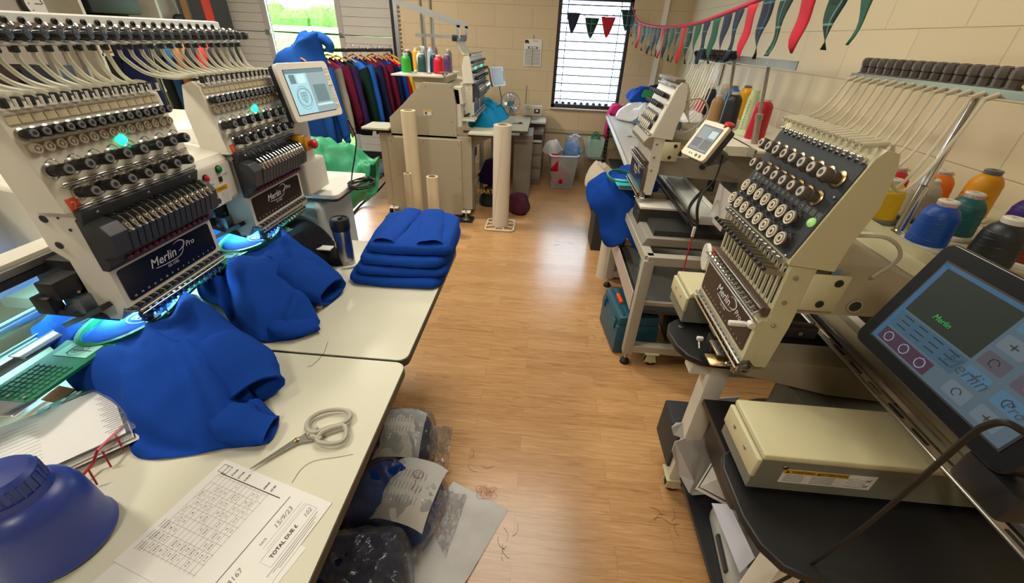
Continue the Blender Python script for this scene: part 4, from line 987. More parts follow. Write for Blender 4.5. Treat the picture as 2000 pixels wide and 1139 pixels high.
# ---- sweatshirts held in the hoops
def hooped(cx, cy, outer, mids, strokes, label, seed):
    K = len(outer)
    ring0 = []
    for p in outer:
        a = math.atan2((p.x - cx) / .082, (p.y - cy) / .135); ring0.append((cx + .084 * math.sin(a), cy + .137 * math.cos(a), .893))
    rings = [[(cx + (q[0] - cx) * .5, cy + (q[1] - cy) * .5, .899) for q in ring0], [(cx + (q[0] - cx) * .9, cy + (q[1] - cy) * .9, .899) for q in ring0], ring0]
    for t, lift in mids:
        rr = []
        for q, p in zip(ring0, outer):
            q = Vector(q); d = (p - q); L = min(1, d.length / .25)
            c = q + d * t; c.z = q.z + (p.z - q.z) * t ** 1.6 + lift * L
            rr.append(c)
        rings.append(rr)
    rings.append(outer)
    under = [p + Vector(((cx + .1 - p.x) * .10, (cy - p.y) * .10, -.004)) for p in outer]; rings.append([(p.x, p.y, max(.802, p.z - .012)) for p in under])
    rows = loft(rings, 176, 7, .015, 7., strokes, seed, zmin=.803)
    def em(b): emblem(b, mat('white_stitching', '#DDE6F2', .8), Matrix.Translation((cx + .03, cy + .0, .9035)) @ Matrix.Rotation(PI / 2, 4, 'Z'), 1.25)
    o = loft_obj('sweatshirt', rows, BLUEF, cap0=True)
    b = MB(); em(b); b.text('PRIMARY', .012, mat('white_stitching', '#DDE6F2', .8), Matrix.Translation((cx + .066, cy + .0, .9035)) @ Matrix.Rotation(PI / 2, 4, 'Z')); b.build('embroidered_emblem', None, o, smooth=0)
    return tag(o, label, 'sweatshirt', 'royal blue sweatshirts around the left machine')
O1 = [at(410, 598, z=.93), at(470, 650, z=.90), at(520, 705, z=.86), at(537, 745, z=.83), at(497, 800, z=.806), at(543, 815, z=.806), at(525, 865, z=.804), at(450, 880, z=.804), at(370, 892, z=.804), at(268, 892, z=.804), at(238, 850, z=.806), at(180, 795, z=.82), at(132, 745, z=.85), at(120, 700, z=.88), at(60, 640, z=.86), at(200, 560, z=.86), at(330, 560, z=.90)]
def sp(u0, v0, u1, v1, z, w_, a):
    p, q = at(u0, v0, z=z), at(u1, v1, z=z); return (p.x, p.y, q.x, q.y, w_, a)
hooped(-1.18, .905, O1, ((.25, .022), (.5, .042), (.75, .03), (.92, .008)), (sp(395, 620, 420, 700, .9, .02, .02), sp(470, 770, 525, 752, .85, .016, -.035), sp(420, 690, 470, 800, .88, .018, -.022), sp(300, 640, 330, 760, .9, .03, .014), sp(160, 770, 250, 850, .83, .014, -.03), sp(260, 850, 370, 880, .82, .012, -.018), sp(380, 700, 430, 830, .86, .02, .016)),
       'royal blue sweatshirt clamped in the nearest left hoop, its cuff spread on the near table', 1.)
O2 = [at(560, 455, z=.90), at(620, 500, z=.86), at(672, 545, z=.83), at(655, 585, z=.81), at(600, 610, z=.806), at(628, 627, z=.804), at(585, 660, z=.804), at(495, 668, z=.804), at(460, 650, z=.804), at(432, 600, z=.83), at(392, 580, z=.83), at(384, 545, z=.86), at(400, 500, z=.885), at(380, 470, z=.87), at(440, 425, z=.87), at(520, 430, z=.89)]
hooped(-1.18, 1.475, O2, ((.25, .022), (.5, .045), (.75, .035), (.92, .01)), (sp(600, 575, 660, 550, .84, .015, -.035), sp(430, 520, 445, 600, .86, .016, -.04), sp(480, 520, 500, 620, .87, .03, .018), sp(560, 480, 600, 560, .87, .02, .012), sp(590, 600, 560, 640, .82, .014, .018)),
       'royal blue sweatshirt clamped in the farther left hoop, draped beside the tumbler', 4.)
def sleeve(parent, path, hw, hh, m=BLUEF, name='sleeve'):
    P = crm(path, 6); N = len(P); rows = []
    def ring(i, s, back=0.):
        p = P[i]; d = (P[min(i + 1, N - 1)] - P[max(i - 1, 0)]).normalized(); side = Vector((-d.y, d.x, 0)).normalized(); t = i / (N - 1); k = t * (len(hw) - 1); a = int(min(k, len(hw) - 2)); f = k - a
        w_ = (hw[a] * (1 - f) + hw[a + 1] * f) * s; h = (hh[a] * (1 - f) + hh[a + 1] * f) * s; c = p - d * back; out = []
        for q in range(26):
            an = 2 * PI * q / 26; wob = 1 + .10 * noise.noise(Vector((q * .6, i * .35, w_ * 50))) + (.05 * math.sin(i * 1.1) if t > .8 else 0)
            v = c + side * (w_ * math.cos(an) * wob) + Vector((0, 0, h * math.sin(an) * wob)); v.z = max(v.z, .8045); out.append(tuple(v))
        return out
    for i in range(N): rows.append(ring(i, 1.))
    rows.append(ring(N - 1, .88)); rows.append(ring(N - 1, .80, .03)); rows.append(ring(N - 1, .6, .07))
    b = MB(); b.grid(rows, m, closed=True); return b.build(name, m, parent, smooth=65)
S1_ = bpy.data.objects['sweatshirt']; S2_ = bpy.data.objects['sweatshirt.001']
sleeve(S1_, [at(395, 660, z=.87), at(440, 690, z=.87), at(480, 725, z=.855), at(505, 765, z=.84)], (.03, .075, .078, .062), (.03, .062, .055, .036))
sleeve(S1_, [at(420, 800, z=.83), at(460, 825, z=.83), at(495, 838, z=.822), at(530, 840, z=.82)], (.03, .055, .045, .04), (.02, .035, .024, .015))
sleeve(S2_, [at(540, 520, z=.86), at(580, 540, z=.865), at(615, 558, z=.85), at(650, 570, z=.84)], (.03, .085, .085, .07), (.03, .065, .055, .036))
sleeve(S2_, [at(520, 620, z=.82), at(560, 640, z=.82), at(590, 640, z=.818), at(618, 632, z=.816)], (.03, .05, .04, .038), (.02, .024, .018, .013))
b = MB(); p = at(624, 598, z=.815); b.box((p.x, p.y, .812), (.018, .014, .002), PAPER, None); b.box((p.x, p.y, .8135), (.010, .008, .001), RED); b.build('size_label', None, S2_, smooth=0)
# ---- black garment beyond it
rows = loft([[at(u, v, z=.83 + .03 * k) for u, v, k in ((590, 450, 1), (640, 480, .6), (620, 480, 1))] for _ in ()] or [
    [at(u, v, z=z) for u, v, z in ((585, 455, .90), (600, 462, .89), (590, 475, .89), (570, 465, .90))],
    [at(u, v, z=z) for u, v, z in ((600, 432, .88), (640, 465, .86), (610, 495, .86), (540, 460, .88))],
    [at(u, v, z=z) for u, v, z in ((570, 425, .84), (650, 470, .806), (660, 520, .803), (530, 470, .83))],
    [at(u, v, z=z) for u, v, z in ((570, 430, .803), (646, 475, .803), (655, 518, .803), (530, 480, .803))]], 60, 6, .01, 8, (), 2., .803)
o = loft_obj('folded_garment', rows, BLACKF)
b = MB(); p = at(620, 480, z=.865); b.box((p.x + .03, p.y - .01, .862), (.075, .04, .004), WHITEP, FR((0, 0, 0), (1, 0, 0), (0, 1, 0))); b.build('white_tag', None, o)
tag(o, 'black garment bundled behind the farther hooped sweatshirt, with a white tag', 'garment')

# ---- folded stack
def folded(cx, cy, z, rz, w_, d, h, seed, label, m=BLUEF, flap=True):
    rings = []
    for s_, zz in ((.70, .0), (.99, .08), (1.03, .35), (1.0, .72), (.93, .92), (.70, 1.0), (.3, 1.0)):
        rr = []
        for i in range(16):
            a = 2 * PI * i / 16; c, s2 = math.cos(a), math.sin(a); e = .35
            x = math.copysign(abs(c) ** e, c) * w_ / 2 * s_; y = math.copysign(abs(s2) ** e, s2) * d / 2 * s_
            x *= 1 + .04 * noise.noise(Vector((a, seed, 0))); y *= 1 + .05 * noise.noise(Vector((a, seed, 5)))
            rr.append((cx + x * math.cos(rz) - y * math.sin(rz), cy + x * math.sin(rz) + y * math.cos(rz), z + zz * h))
        rings.append(rr)
    rows = loft(rings, 96, 4, .005, 13, (), seed * 3.1, z)
    def ex(b):
        if not flap: return
        for k, (fx, fw) in enumerate(((-.22, .26), (.18, .3))):   # folded sleeves on top
            T = Matrix.Translation((cx, cy, z + h)) @ Matrix.Rotation(rz + (.12 if k else -.1), 4, 'Z'); N = 14; rw = []
            for i in range(N):
                t = i / (N - 1); x = (fx + (t - .5) * fw) * w_
                rw.append([tuple((x + .01 * noise.noise(Vector((j * .7, seed, k))), (j / 11 - .5) * d * .9, .002 + .013 * math.sin(PI * t) ** .5 + .004 * noise.noise(Vector((x * 30, j * .5, seed))))) for j in range(12)])
            b.grid(rw, m, T)
    return tag(loft_obj('folded_sweatshirt', rows, m, cap0=False, cap1=True, extra=ex), label, 'sweatshirt', 'folded sweatshirts on the far left table')
names = ['lowest folded royal blue sweatshirt of the stack at the table corner', 'second folded royal blue sweatshirt from the bottom of the stack', 'third folded royal blue sweatshirt from the bottom of the stack', 'uppermost folded royal blue sweatshirt of the stack, sleeves creased on top']
for k in range(4):
    folded(-.545 + .012 * k, 1.535 + .02 * k, .801 + .034 * k, .02 + .05 * (k % 2), .37 - .01 * k, .42 - .012 * k, .036 + (.008 if k == 3 else 0), 3.3 + k, names[k], flap=(k == 3))
# ---- tumbler
r = empty('tumbler', (-.797, 1.50, .80), 0, 'brushed steel travel tumbler with a black lid beside the folded stack', 'tumbler')
b = MB(); b.lathe([(.030, 0), (.0325, .003), (.034, .06), (.034, .12), (.036, .155), (.036, .16)], n=32, m=STEEL); b.build('body', None, r)
b = MB(); b.lathe([(.0365, .155), (.0385, .165), (.0385, .195), (.036, .203), (.028, .205), (.026, .201), (0, .201)], n=32, m=BLACKP); b.box((.005, .0, .204), (.012, .022, .006), BLACKP, ch=.002); b.build('lid', None, r)
# ---- pen
r = empty('marker_pen', (0, 0, 0), 0, 'white marker pen with a teal cap lying between the tumbler and the stack', 'pen')
a, c = at(673, 523, z=.807), at(738, 513, z=.807); m_ = a.lerp(c, .72)
b = MB(); b.cyl(a, m_, .0055, m=WHITEP); b.cyl(a, a + (a - m_).normalized() * .01, .004, .002, m=WHITEP); b.build('barrel', None, r)
b = MB(); b.cyl(m_, c, .0068, m=mat('teal_cap', '#1D8FA0', .3)); b.build('cap', None, r)
# ---- scissors (flat shapes in the table plane, pivoted)
r = empty('scissors', (0, 0, 0), 0, 'pair of scissors with beige handles lying on the near table beside the invoice', 'scissors')
tip = at(492, 915, z=.806); piv = at(580, 861, z=.806); h1 = at(645, 822, z=.806); h2 = at(650, 850, z=.806)
def blade(b, a, c, w0, w1, m, z0, z1):
    d = (c - a); d.z = 0; d.normalize(); n_ = Vector((-d.y, d.x, 0))
    pr = [a + n_ * w0, a - n_ * w0, c - n_ * w1, c + n_ * w1]; b.prism([(p.x, p.y) for p in pr], z0, z1, m, ax='z')
for k, (hd_, sgn, nm) in enumerate(((h1, 1, 'upper_blade'), (h2, -1, 'lower_blade'))):
    b = MB(); t2 = tip + Vector((.002 * sgn, .003 * sgn, 0)); blade(b, t2, piv, .0008, .008, STEEL, .804 + .0022 * k, .806 + .0022 * k); blade(b, piv, piv.lerp(hd_, .45), .008, .007, STEEL, .804 + .0022 * k, .806 + .0022 * k); b.build(nm, None, r, smooth=20)
HBE = mat('beige_handle', '#A49E90', .45)
for nm, loop in (('large_handle', ((600, 838), (604, 820), (625, 806), (655, 800), (678, 803), (684, 815), (668, 828), (640, 836), (615, 845))), ('small_handle', ((620, 862), (628, 846), (650, 836), (672, 832), (676, 848), (668, 862), (645, 867)))):
    b = MB(); P_ = closed([at(u, v, z=.812) for u, v in loop], 44); b.tube(P_ + [P_[0]], .0055, 8, HBE, flat=1.1); b.build(nm, None, r)
b = MB(); b.tube([at(600, 850, z=.81), at(612, 842, z=.81), at(622, 836, z=.811)], .006, 8, HBE); b.tube([at(606, 852, z=.81), at(618, 855, z=.81), at(628, 858, z=.811)], .006, 8, HBE); b.lathe([(.006, .805), (.006, .811), (.003, .8125)], (piv.x, piv.y, 0), n=14, m=mat('pivot_screw', '#8A7358', .35, 1.)); b.build('pivot', None, r)
# ---- invoice and sheet under it
A_ = at(440, 897, z=.8015); B_ = at(655, 985, z=.8015); X_ = (B_ - A_).normalized(); Y_ = Vector((0, 0, 1)).cross(X_)
PT = FR((0, 0, 0), X_, Y_)    # x to the right edge, -y towards the viewer
r = empty('invoice', tuple(A_), 0, 'printed order form with handwriting lying on the near table under the scissors tip', 'paper')
b = MB(); b.box((.148, -.115, -.0003), (.297, .21 + .02, .0006), PAPER, PT)
T2 = PT @ Matrix.Translation((0, 0, .0003))
# printed side reads along -X..: rotate the layout so text runs up to the right
Tt = T2 @ Matrix.Rotation(0, 4, 'Z')
for i in range(13): b.box((.020 + i * .0115, -.115, 0), (.0004, .17, .0002), INKG, T2)
for j in range(10): b.box((.09, -.035 - j * .018, 0), (.14, .0004, .0002), INKG, T2)
for i in range(12):
    for j in range(9):
        if random.random() < .62: b.text(random.choice(('22', '13.14', '7-8', '24/26', '5.6', '11', '9-10', '28')), .0052, INK, T2 @ Matrix.Translation((.026 + i * .0115, -.044 - j * .018, .0002)) @ Matrix.Rotation(PI / 2, 4, 'Z'))
b.box((.105, -.030, .0001), (.165, .0018, .0003), INK, T2)
for q in ((.0, .012), ): b.tube([(.012, -.01, 0), (.034, -.01, 0), (.034, -.028, 0), (.012, -.028, 0), (.012, -.01, 0)], .0006, 4, INK, T2)
b.text('£15.00', .006, INK, T2 @ Matrix.Translation((.024, -.019, .0002)) @ Matrix.Rotation(PI / 2, 4, 'Z'))
for i, s_ in enumerate(('£16.00', '£17.00', '£18.00', '', '', '£30.00', '£7.00')): b.text(s_, .0062, INK, T2 @ Matrix.Translation((.050 + i * .018, -.018, .0002)) @ Matrix.Rotation(PI / 2, 4, 'Z'), bold=.0002)
b.box((.205, -.12, .0001), (.0012, .20, .0003), INK, T2)
Rr = Matrix.Rotation(PI / 2, 4, 'Z')
b.text('TOTAL DUE £', .0105, INK, T2 @ Matrix.Translation((.262, -.095, .0002)) @ Rr, bold=.0003); b.text('102', .013, PENCIL, T2 @ Matrix.Translation((.264, -.035, .0002)) @ Rr, shear=.3)
b.text('DATE', .006, INK, T2 @ Matrix.Translation((.226, -.11, .0002)) @ Rr); b.text('15/9/23', .015, PENCIL, T2 @ Matrix.Translation((.226, -.06, .0002)) @ Rr, shear=.3)
b.text('1193167', .014, PENCIL, T2 @ Matrix.Translation((.228, -.185, .0002)) @ Rr, shear=.2)
for k in range(2): b.box((.236 + k * .008, -.07, 0), (.0004, .10, .0002), INKG, T2)
b.tube([(.249, -.02, 0), (.275, -.02, 0), (.275, -.14, 0), (.249, -.14, 0), (.249, -.02, 0)], .0003, 3, INKG, T2)
for k in range(3): b.box((.281 + k * .0045, -.09, 0), (.0012, .13 - .02 * k, .0002), INKG, T2)
for k in range(9): b.box((.012 + (k % 3) * .006, -.15 - (k // 3) * .022, 0), (.0012, .016, .0002), INKG, T2)
b.build('form_sheet', None, r, smooth=0)
b = MB(); T3 = FR(at(655, 985, z=.8007) + Vector((-.27, .0, 0)), (1, -.33, 0), (.33, 1, 0)); b.box((.12, -.11, -.0003), (.297, .21, .0005), PAPER, T3); tag(b.build('paper_sheet', None, None, smooth=0), 'blank white sheet lying under the order form at the table edge', 'paper')
# loose thread on the table
b = MB(); b.tube([at(u, v, z=.8012) for u, v in ((570, 943), (590, 915), (615, 900), (660, 893), (690, 887))], .0005, 4, DGREY, smooth=5); tag(b.build('thread', None), 'loose dark thread curving across the near table by the order form', 'thread')
b = MB(); b.tube([at(u, v, z=.8012) for u, v in ((640, 668), (632, 690), (612, 712), (600, 716))], .0005, 4, DGREY, smooth=5); tag(b.build('thread', None), 'short dark thread lying across the seam between the two cream tables', 'thread')
# ---- blue jug
r = empty('jug', (-.855, .345, .80), 0, 'large dark blue plastic jug with a screw cap in the near left corner', 'jug')
JB = mat('blue_jug_plastic', '#2C3E8C', .35, bump=.05)
b = MB(); b.lathe([(.072, 0), (.083, .005), (.086, .014), (.080, .026), (.078, .08), (.075, .12), (.068, .14), (.056, .152), (.05, .155), (.048, .17), (0, .17)], n=40, m=JB); b.build('body', None, r)
b = MB(); b.lathe([(.044, .157), (.046, .162), (.045, .20), (.038, .208), (0, .21)], n=28, m=JB)
for k in range(24): a = 2 * PI * k / 24; b.box((.0455 * math.cos(a), .0455 * math.sin(a), .18), (.003, .003, .034), JB)
b.build('cap', None, r)
# ---- document tray with plastic wallets
r = empty('letter_tray', (0, 0, 0), 0, 'red wire tray of papers in clear wallets, glowing under the left machine', 'tray')
b = MB(); WR = mat('red_wire', '#B0202C', .35)
P_ = [at(u, v, z=.83) for u, v in ((240, 830), (195, 880), (180, 905), (130, 968), (0, 900), (0, 1000))]
b.tube([at(240, 832, z=.84), at(190, 880, z=.845), at(182, 905, z=.82), at(128, 968, z=.81), at(90, 990, z=.808)], .003, 6, WR)
b.tube([at(240, 832, z=.84), at(190, 880, z=.845)], .003, 6, WR)
for t in (.15, .4, .65, .9):
    p = at(240, 832, z=.845).lerp(at(128, 968, z=.845), t); b.tube([p, (p.x + .01, p.y - .01, .805)], .002, 5, WR)
b.build('wire_frame', None, r)
for k in range(7):
    b = MB(); c = at(80, 880, z=.81); T = Matrix.Translation((c.x, c.y, .806 + k * .005)) @ Matrix.Rotation(.9 + .05 * math.sin(k * 2.1), 4, 'Z')
    b.box((.02 * math.sin(k), .01 * math.cos(k * 1.3), 0), (.30, .215, .0008), PAPER, T)
    if k == 6:
        for q in range(22): b.box((.135 - q * .003 * 0 - .004, -.09 + q * .008, .0008), (.02 + .01 * (q % 3), .002, .0003), INKG, T)
        for q in range(14): b.box((-.05, -.09 + q * .013, .0007), (.12, .0006, .0003), INKG, T)
    b.build('paper_sheet', None, r, smooth=0)
b = MB(); c = at(80, 880, z=.81); T = Matrix.Translation((c.x + .01, c.y, .842)) @ Matrix.Rotation(.93, 4, 'Z'); rw = []
for i in range(16): rw.append([(-.155 + i * .31 / 15, -.112 + j * .224 / 11, .003 * noise.noise(Vector((i * .4, j * .5, 3))) + .002) for j in range(12)])
b.grid(rw, mat('clear_film'), T); b.build('plastic_wallet', None, r, smooth=60)
# green hoops and cards lying on the bed
r = empty('spare_hoop', (0, 0, 0), 0, 'spare green hoop frame lying flat beyond the letter tray', 'hoop')
b = MB(); b.tube([at(u, v, z=.825) for u, v in ((8, 795), (40, 772), (62, 758), (75, 752))], .007, 6, HOOPG, smooth=4, flat=.6); b.build('hoop_arc', None, r)
b = MB(); T = FR(at(125, 783, z=.83), tuple(at(155, 770, z=.83) - at(98, 797, z=.83)), (-.6, .8, 0)); b.box((0, 0, 0), (.10, .022, .004), HOOPG, T); 
for q in (-.03, 0, .03): b.cyl((q, 0, .002), (q, 0, .0035), .006, m=WHITEP, T=T)
b.build('hoop_bracket', None, r)
b = MB(); q = [at(u, v, z=.826) for u, v in ((80, 780), (115, 753), (147, 760), (112, 786))]; b.prism([(p.x, p.y) for p in q], .822, .826, mat('orange_card', '#D98A4A', .7), ax='z'); tag(b.build('card', None, None, smooth=0), 'small orange card lying beyond the red letter tray', 'card')

# ================================================================ bags on the floor, paper scrap
def bag(label, cx, cy, z, w_, d, h, rz, col, seed, paper=None):
    rr = empty('clothes_bag', (cx, cy, z), rz, label, 'bag', 'clear bags of garments under the left tables')
    for k, (s_, m_) in enumerate(((1., FILM), (.9, col))):
        rings = []
        for sc, zz in ((.5, 0), (.95, .05), (1.05, .35), (.95, .75), (.6, .98), (.15, 1.0)):
            ring = []
            for i in range(14):
                a = 2 * PI * i / 14; c, s2 = math.cos(a), math.sin(a)
                ring.append((math.copysign(abs(c) ** .5, c) * w_ / 2 * sc * s_, math.copysign(abs(s2) ** .5, s2) * d / 2 * sc * s_, zz * h * (1.03 if k == 0 else .97) + (0 if k == 0 else .004)))
            rings.append(ring)
        rows = loft(rings, 110, 6, .020 if k == 0 else .012, 19 if k == 0 else 9, (), seed + k, 0.)
        loft_obj('plastic_film' if k == 0 else 'folded_garment', rows, m_, cap0=True, cap1=True, parent=rr)
    b = MB(); rw = []   # loose film neck
    for i in range(12):
        t = i / 11; rw.append([(w_ / 2 - .02 + t * (.09 if paper else .03) + .006 * noise.noise(Vector((i, j, seed))), (j / 13 - .5) * d * (.45 + .45 * t), h * .55 * (1 - t) + .02 + .022 * noise.noise(Vector((i * .6, j * .9, seed)))) for j in range(14)])
    b.grid(rw, FILM); b.build('film_neck', None, rr, smooth=60)
    if paper:
        b = MB(); rw = []
        for i in range(10):
            rw.append([(paper[0] + (i / 9 - .5) * .21, paper[1] + (j / 9 - .5) * .26, h * 1.0 + .012 - (abs(i / 9 - .5) * 2) ** 3 * .035 - (abs(j / 9 - .5) * 2) ** 3 * .03) for j in range(10)])
        b.grid(rw, PAPER)
        for q in range(9):
            for p in range(3): b.box((paper[0] - .06 + q * .014, paper[1] - .06 + p * .05, h + .0135), (.0015, .03, .0004), INKG)
        if paper[2]: b.tube([(paper[0] + .02 + .02 * math.cos(a), paper[1] + .045 + .016 * math.sin(a), h + .0145) for a in np.linspace(0, 6.2, 16)], .0009, 4, RED); b.tube([(paper[0] + .02, paper[1] + .02, h + .0145), (paper[0] + .025, paper[1], h + .0145), (paper[0] + .018, paper[1] - .02, h + .0145)], .0009, 4, RED)
        b.build('order_sheet', None, rr, smooth=40)
    return rr
bag('clear bag of dark blue garments with an order form, farthest of the floor bags', -.56, 1.17, 0, .34, .30, .17, .1, NAVYF, 3., (.02, .0, False))
bag('clear bag with royal blue sweatshirt and a form circled in red, on the floor', -.47, .90, 0, .36, .28, .19, -.15, BLUEF, 8., (.06, .01, True))
bag('clear bag holding navy and purple garments, nearest bag under the table edge', -.52, .58, 0, .38, .34, .22, .2, NAVYF, 15.)
bag('clear crumpled bag with blue and dark garments below the near table corner', -.50, .34, 0, .36, .28, .20, -.2, PURPLEF, 22.)
# scrap of backing paper
b = MB(); rw = []
a0, a1, a2, a3 = at(885, 940, z=.003), at(993, 995, z=.003), at(880, 1190, z=.003), at(765, 1120, z=.003)
for i in range(16):
    t = i / 15; L_, R_ = a0.lerp(a3, t), a1.lerp(a2, t); row = []
    for j in range(14):
        p = L_.lerp(R_, j / 13); row.append((p.x, p.y, .002 + .022 * max(0, t - .3) * (1 + 1.6 * noise.noise(Vector((i * .55, j * .5, 2))))))
    rw.append(row)
b.grid(rw, mat('backing_paper', '#CFCCC8', .8, var=.10, vscale=10, bump=1., bscale=16)); tag(b.build('backing_sheet', None, None, smooth=60), 'scrap of white embroidery backing paper lying crumpled on the wooden floor', 'paper')
b = MB()
for k in range(9):
    c = at(940 + 9 * (k % 3), 955 + 6 * (k // 3), z=.004); a = k * 1.3
    b.tube([(c.x + .022 * math.cos(a + q) * (1 + .3 * math.sin(q * 3 + k)), c.y + .018 * math.sin(a + q), .004 + .002 * (q % 2)) for q in range(6)], .0006, 4, mat('orange_thread', '#B8472A', .6), smooth=3)
tag(b.build('thread_snips', None), 'tangle of orange red thread beside the backing paper scrap', 'thread')
def snips(u, v, n, s, label, colr='#3A2E28', seed=1):
    random.seed(seed); b = MB(); c = at(u, v, z=.002)
    for k in range(n):
        x, y, a = c.x + random.uniform(-s, s), c.y + random.uniform(-s, s), random.uniform(0, 6)
        b.tube([(x + .03 * q * math.cos(a + q * .5), y + .03 * q * math.sin(a + q * .5), .0015) for q in (0, .5, 1, 1.5, 1.8)], .0006, 3, mat('thread' + colr[1:], colr, .7), smooth=3)
    tag(b.build('thread_snips', None), label, 'thread', kind='stuff')
snips(985, 1060, 5, .03, 'dark thread curls on the floor right of the paper scrap', seed=2)
snips(1310, 1020, 6, .03, 'dark thread strands on the floor by the near right castor', seed=3)
snips(1100, 475, 4, .06, 'few thread curls in the bright patch of floor along the aisle', seed=4)
snips(900, 925, 6, .10, 'thin thread hairs scattered on the floor above the paper scrap', seed=5)
snips(1165, 640, 14, .16, 'dark snippets of thread scattered beside the tool case', seed=6)

# ================================================================ rolls of backing on stands
def roll(label, x, y, r_, h, foot, m, core=.62, seam=False):
    rr = empty('backing_roll', (x, y, 0), 0, label, 'roll', 'rolls of backing standing on the floor'); z0 = .02 if foot else 0
    b = MB(); b.lathe([(r_, z0), (r_, h), (r_ * core, h), (r_ * core, h - .15), (0, h - .15)], n=40, m=m)
    if seam: b.tube([(r_ * 1.002 * math.cos(a), r_ * 1.002 * math.sin(a), z0 + .05 + (h - .1) * t) for a, t in ((-2.4, 0), (-2.2, .2), (-1.95, .45), (-1.7, .7), (-1.45, 1))], .0012, 4, mat('seam_line', '#A8977E', .7), smooth=5)  # thin darker line along the seam
    b.build('wound_sheet', None, rr, smooth=30)
    b = MB(); b.lathe([(r_ * core, h - .14), (r_ * core, h + .003), (r_ * core * .72, h + .003), (r_ * core * .72, h - .14)], n=30, m=mat('cardboard_core', '#9C8462', .8)); b.build('core', None, rr)
    if foot:
        b = MB(); s = foot; WF = mat('cream_foot', '#CFC5AE', .45)
        P_ = [(px, py, .012) for px, py in rrect(2 * s, 2 * s, .03, 3)]; b.tube(P_ + [P_[0]], .010, 6, WF, flat=1.)
        for k in range(8):
            a = PI / 8 + k * PI / 4; b.tube([(r_ * .8 * math.cos(a), r_ * .8 * math.sin(a), .014), (s * 1.08 * math.cos(a), s * 1.08 * math.sin(a), .012)], .007, 6, WF)
        b.lathe([(r_ * .95, .004), (r_ * .95, .018)], m=WF, n=24); b.build('stand_foot', None, rr)
    return rr
RP = mat('ivory_roll', '#D3C6A6', .6, var=.04); RP2 = mat('pale_roll', '#D2C8B6', .55)
roll('tallest ivory roll standing in front of the grey machine cabinet', -1.215, 3.86, .066, 1.06, .13, RP)
roll('thick pale roll with a diagonal seam standing alone on the right', -.37, 3.90, .082, .975, .14, RP2, .55, True)
roll('short ivory roll on a stand in front of the machine cabinet', -.975, 3.63, .052, .55, .12, RP, .72)
roll('thin narrow roll leaning close to the tallest roll', -1.19, 3.60, .034, .575, .0, mat('thin_roll', '#BFB298', .6, var=.06), .7)
roll('pale roll standing behind the stand of the middle right machine', .595, 3.0, .075, .62, .0, RP2, .5)

# ================================================================ clothes rail
r = empty('clothes_rail', (-1.95, 4.7, 0), 0, 'black clothes rail crowded with coloured sweatshirts in front of the garage door', 'clothes rail')
RA, RB = Vector((-.33, -.66, 1.475)), Vector((.20, .46, 1.475))
b = MB(); b.cyl(RA, RB, .016, m=BLACKP); b.build('hanging_bar', None, r)
for q in (RA, RB):
    b = MB(); b.cyl((q.x, q.y, .06), (q.x, q.y, 1.475), .014, m=BLACKP); b.build('upright', None, r)
    b = MB(); b.tube([(q.x - .38, q.y + .18, .03), (q.x - .2, q.y + .1, .07), (q.x, q.y, .08), (q.x + .2, q.y - .1, .07), (q.x + .34, q.y - .16, .02)], .012, 8, mat('blue_black_metal', '#1B2430', .4), smooth=3); b.build('foot_bar', None, r)
bpy.context.view_layer.update()
def hang(label, t, m, wide=.44, long_=.62, drop=.06, sleeve=.55, seed=0., rot=0., hanger=None, group='sweatshirts hanging on the clothes rail'):
    """garment on a hanger; rail runs along local y; body spans local x"""
    c = Vector((-1.95, 4.7, 0)) + RA.lerp(RB, t); g = empty('hanging_sweatshirt', (c.x, c.y, 0), math.radians(-25) + rot, label, 'sweatshirt', group)
    zt = 1.475 - drop; hw = wide / 2; rings = []
    for f, w_, th in ((0, .16, .02), (.03, .55, .026), (.08, .86, .032), (.2, 1., .038), (.5, 1.02, .040), (.85, 1.04, .038), (.95, .98, .036), (1., .95, .03)):
        z = zt - f * long_ ; ring = []
        for i in range(14):
            a = 2 * PI * i / 14; ring.append((hw * w_ * math.cos(a), th * math.sin(a) * (1 + .25 * math.sin(3 * a + seed)), z - (.05 * abs(math.cos(a)) if f < .1 else 0)))
        rings.append(ring)
    rows = loft(rings, 56, 4, .012, 7, (), seed * 2.3 + 1)
    body = loft_obj('body', rows, m, cap0=True, cap1=True, parent=g)
    for s_ in (-1, 1):
        rg = []
        for f, rr2 in ((0, .075), (.25, .07), (.6, .062), (.9, .05), (.93, .038), (1., .036)):
            cx_ = s_ * (hw * .86 + .11 * f); cz = zt - .09 - f * sleeve
            rg.append([(cx_ + rr2 * math.cos(a) * .8, .01 + rr2 * .62 * math.sin(a), cz + .03 * (math.cos(a) * s_)) for a in np.linspace(0, 2 * PI, 11)[:-1]])
        loft_obj('sleeve', loft(rg, 28, 4, .010, 9, (), seed + s_), m, cap0=True, cap1=True, parent=g)
    b = MB(); HM = hanger or mat('wood_hanger', '#A87845', .5); b.tube([(-hw * .6, 0, zt - .03), (-.05, 0, zt + .005), (0, 0, zt + .012), (.05, 0, zt + .005), (hw * .6, 0, zt - .03)], .008, 6, HM, smooth=3); b.tube([(0, 0, zt + .01), (0, 0, zt + .05), (.018, 0, zt + .085), (0, 0, zt + .098), (-.018, 0, zt + .08)], .0022, 5, STEEL, smooth=4); b.build('hanger', None, g)
    return g
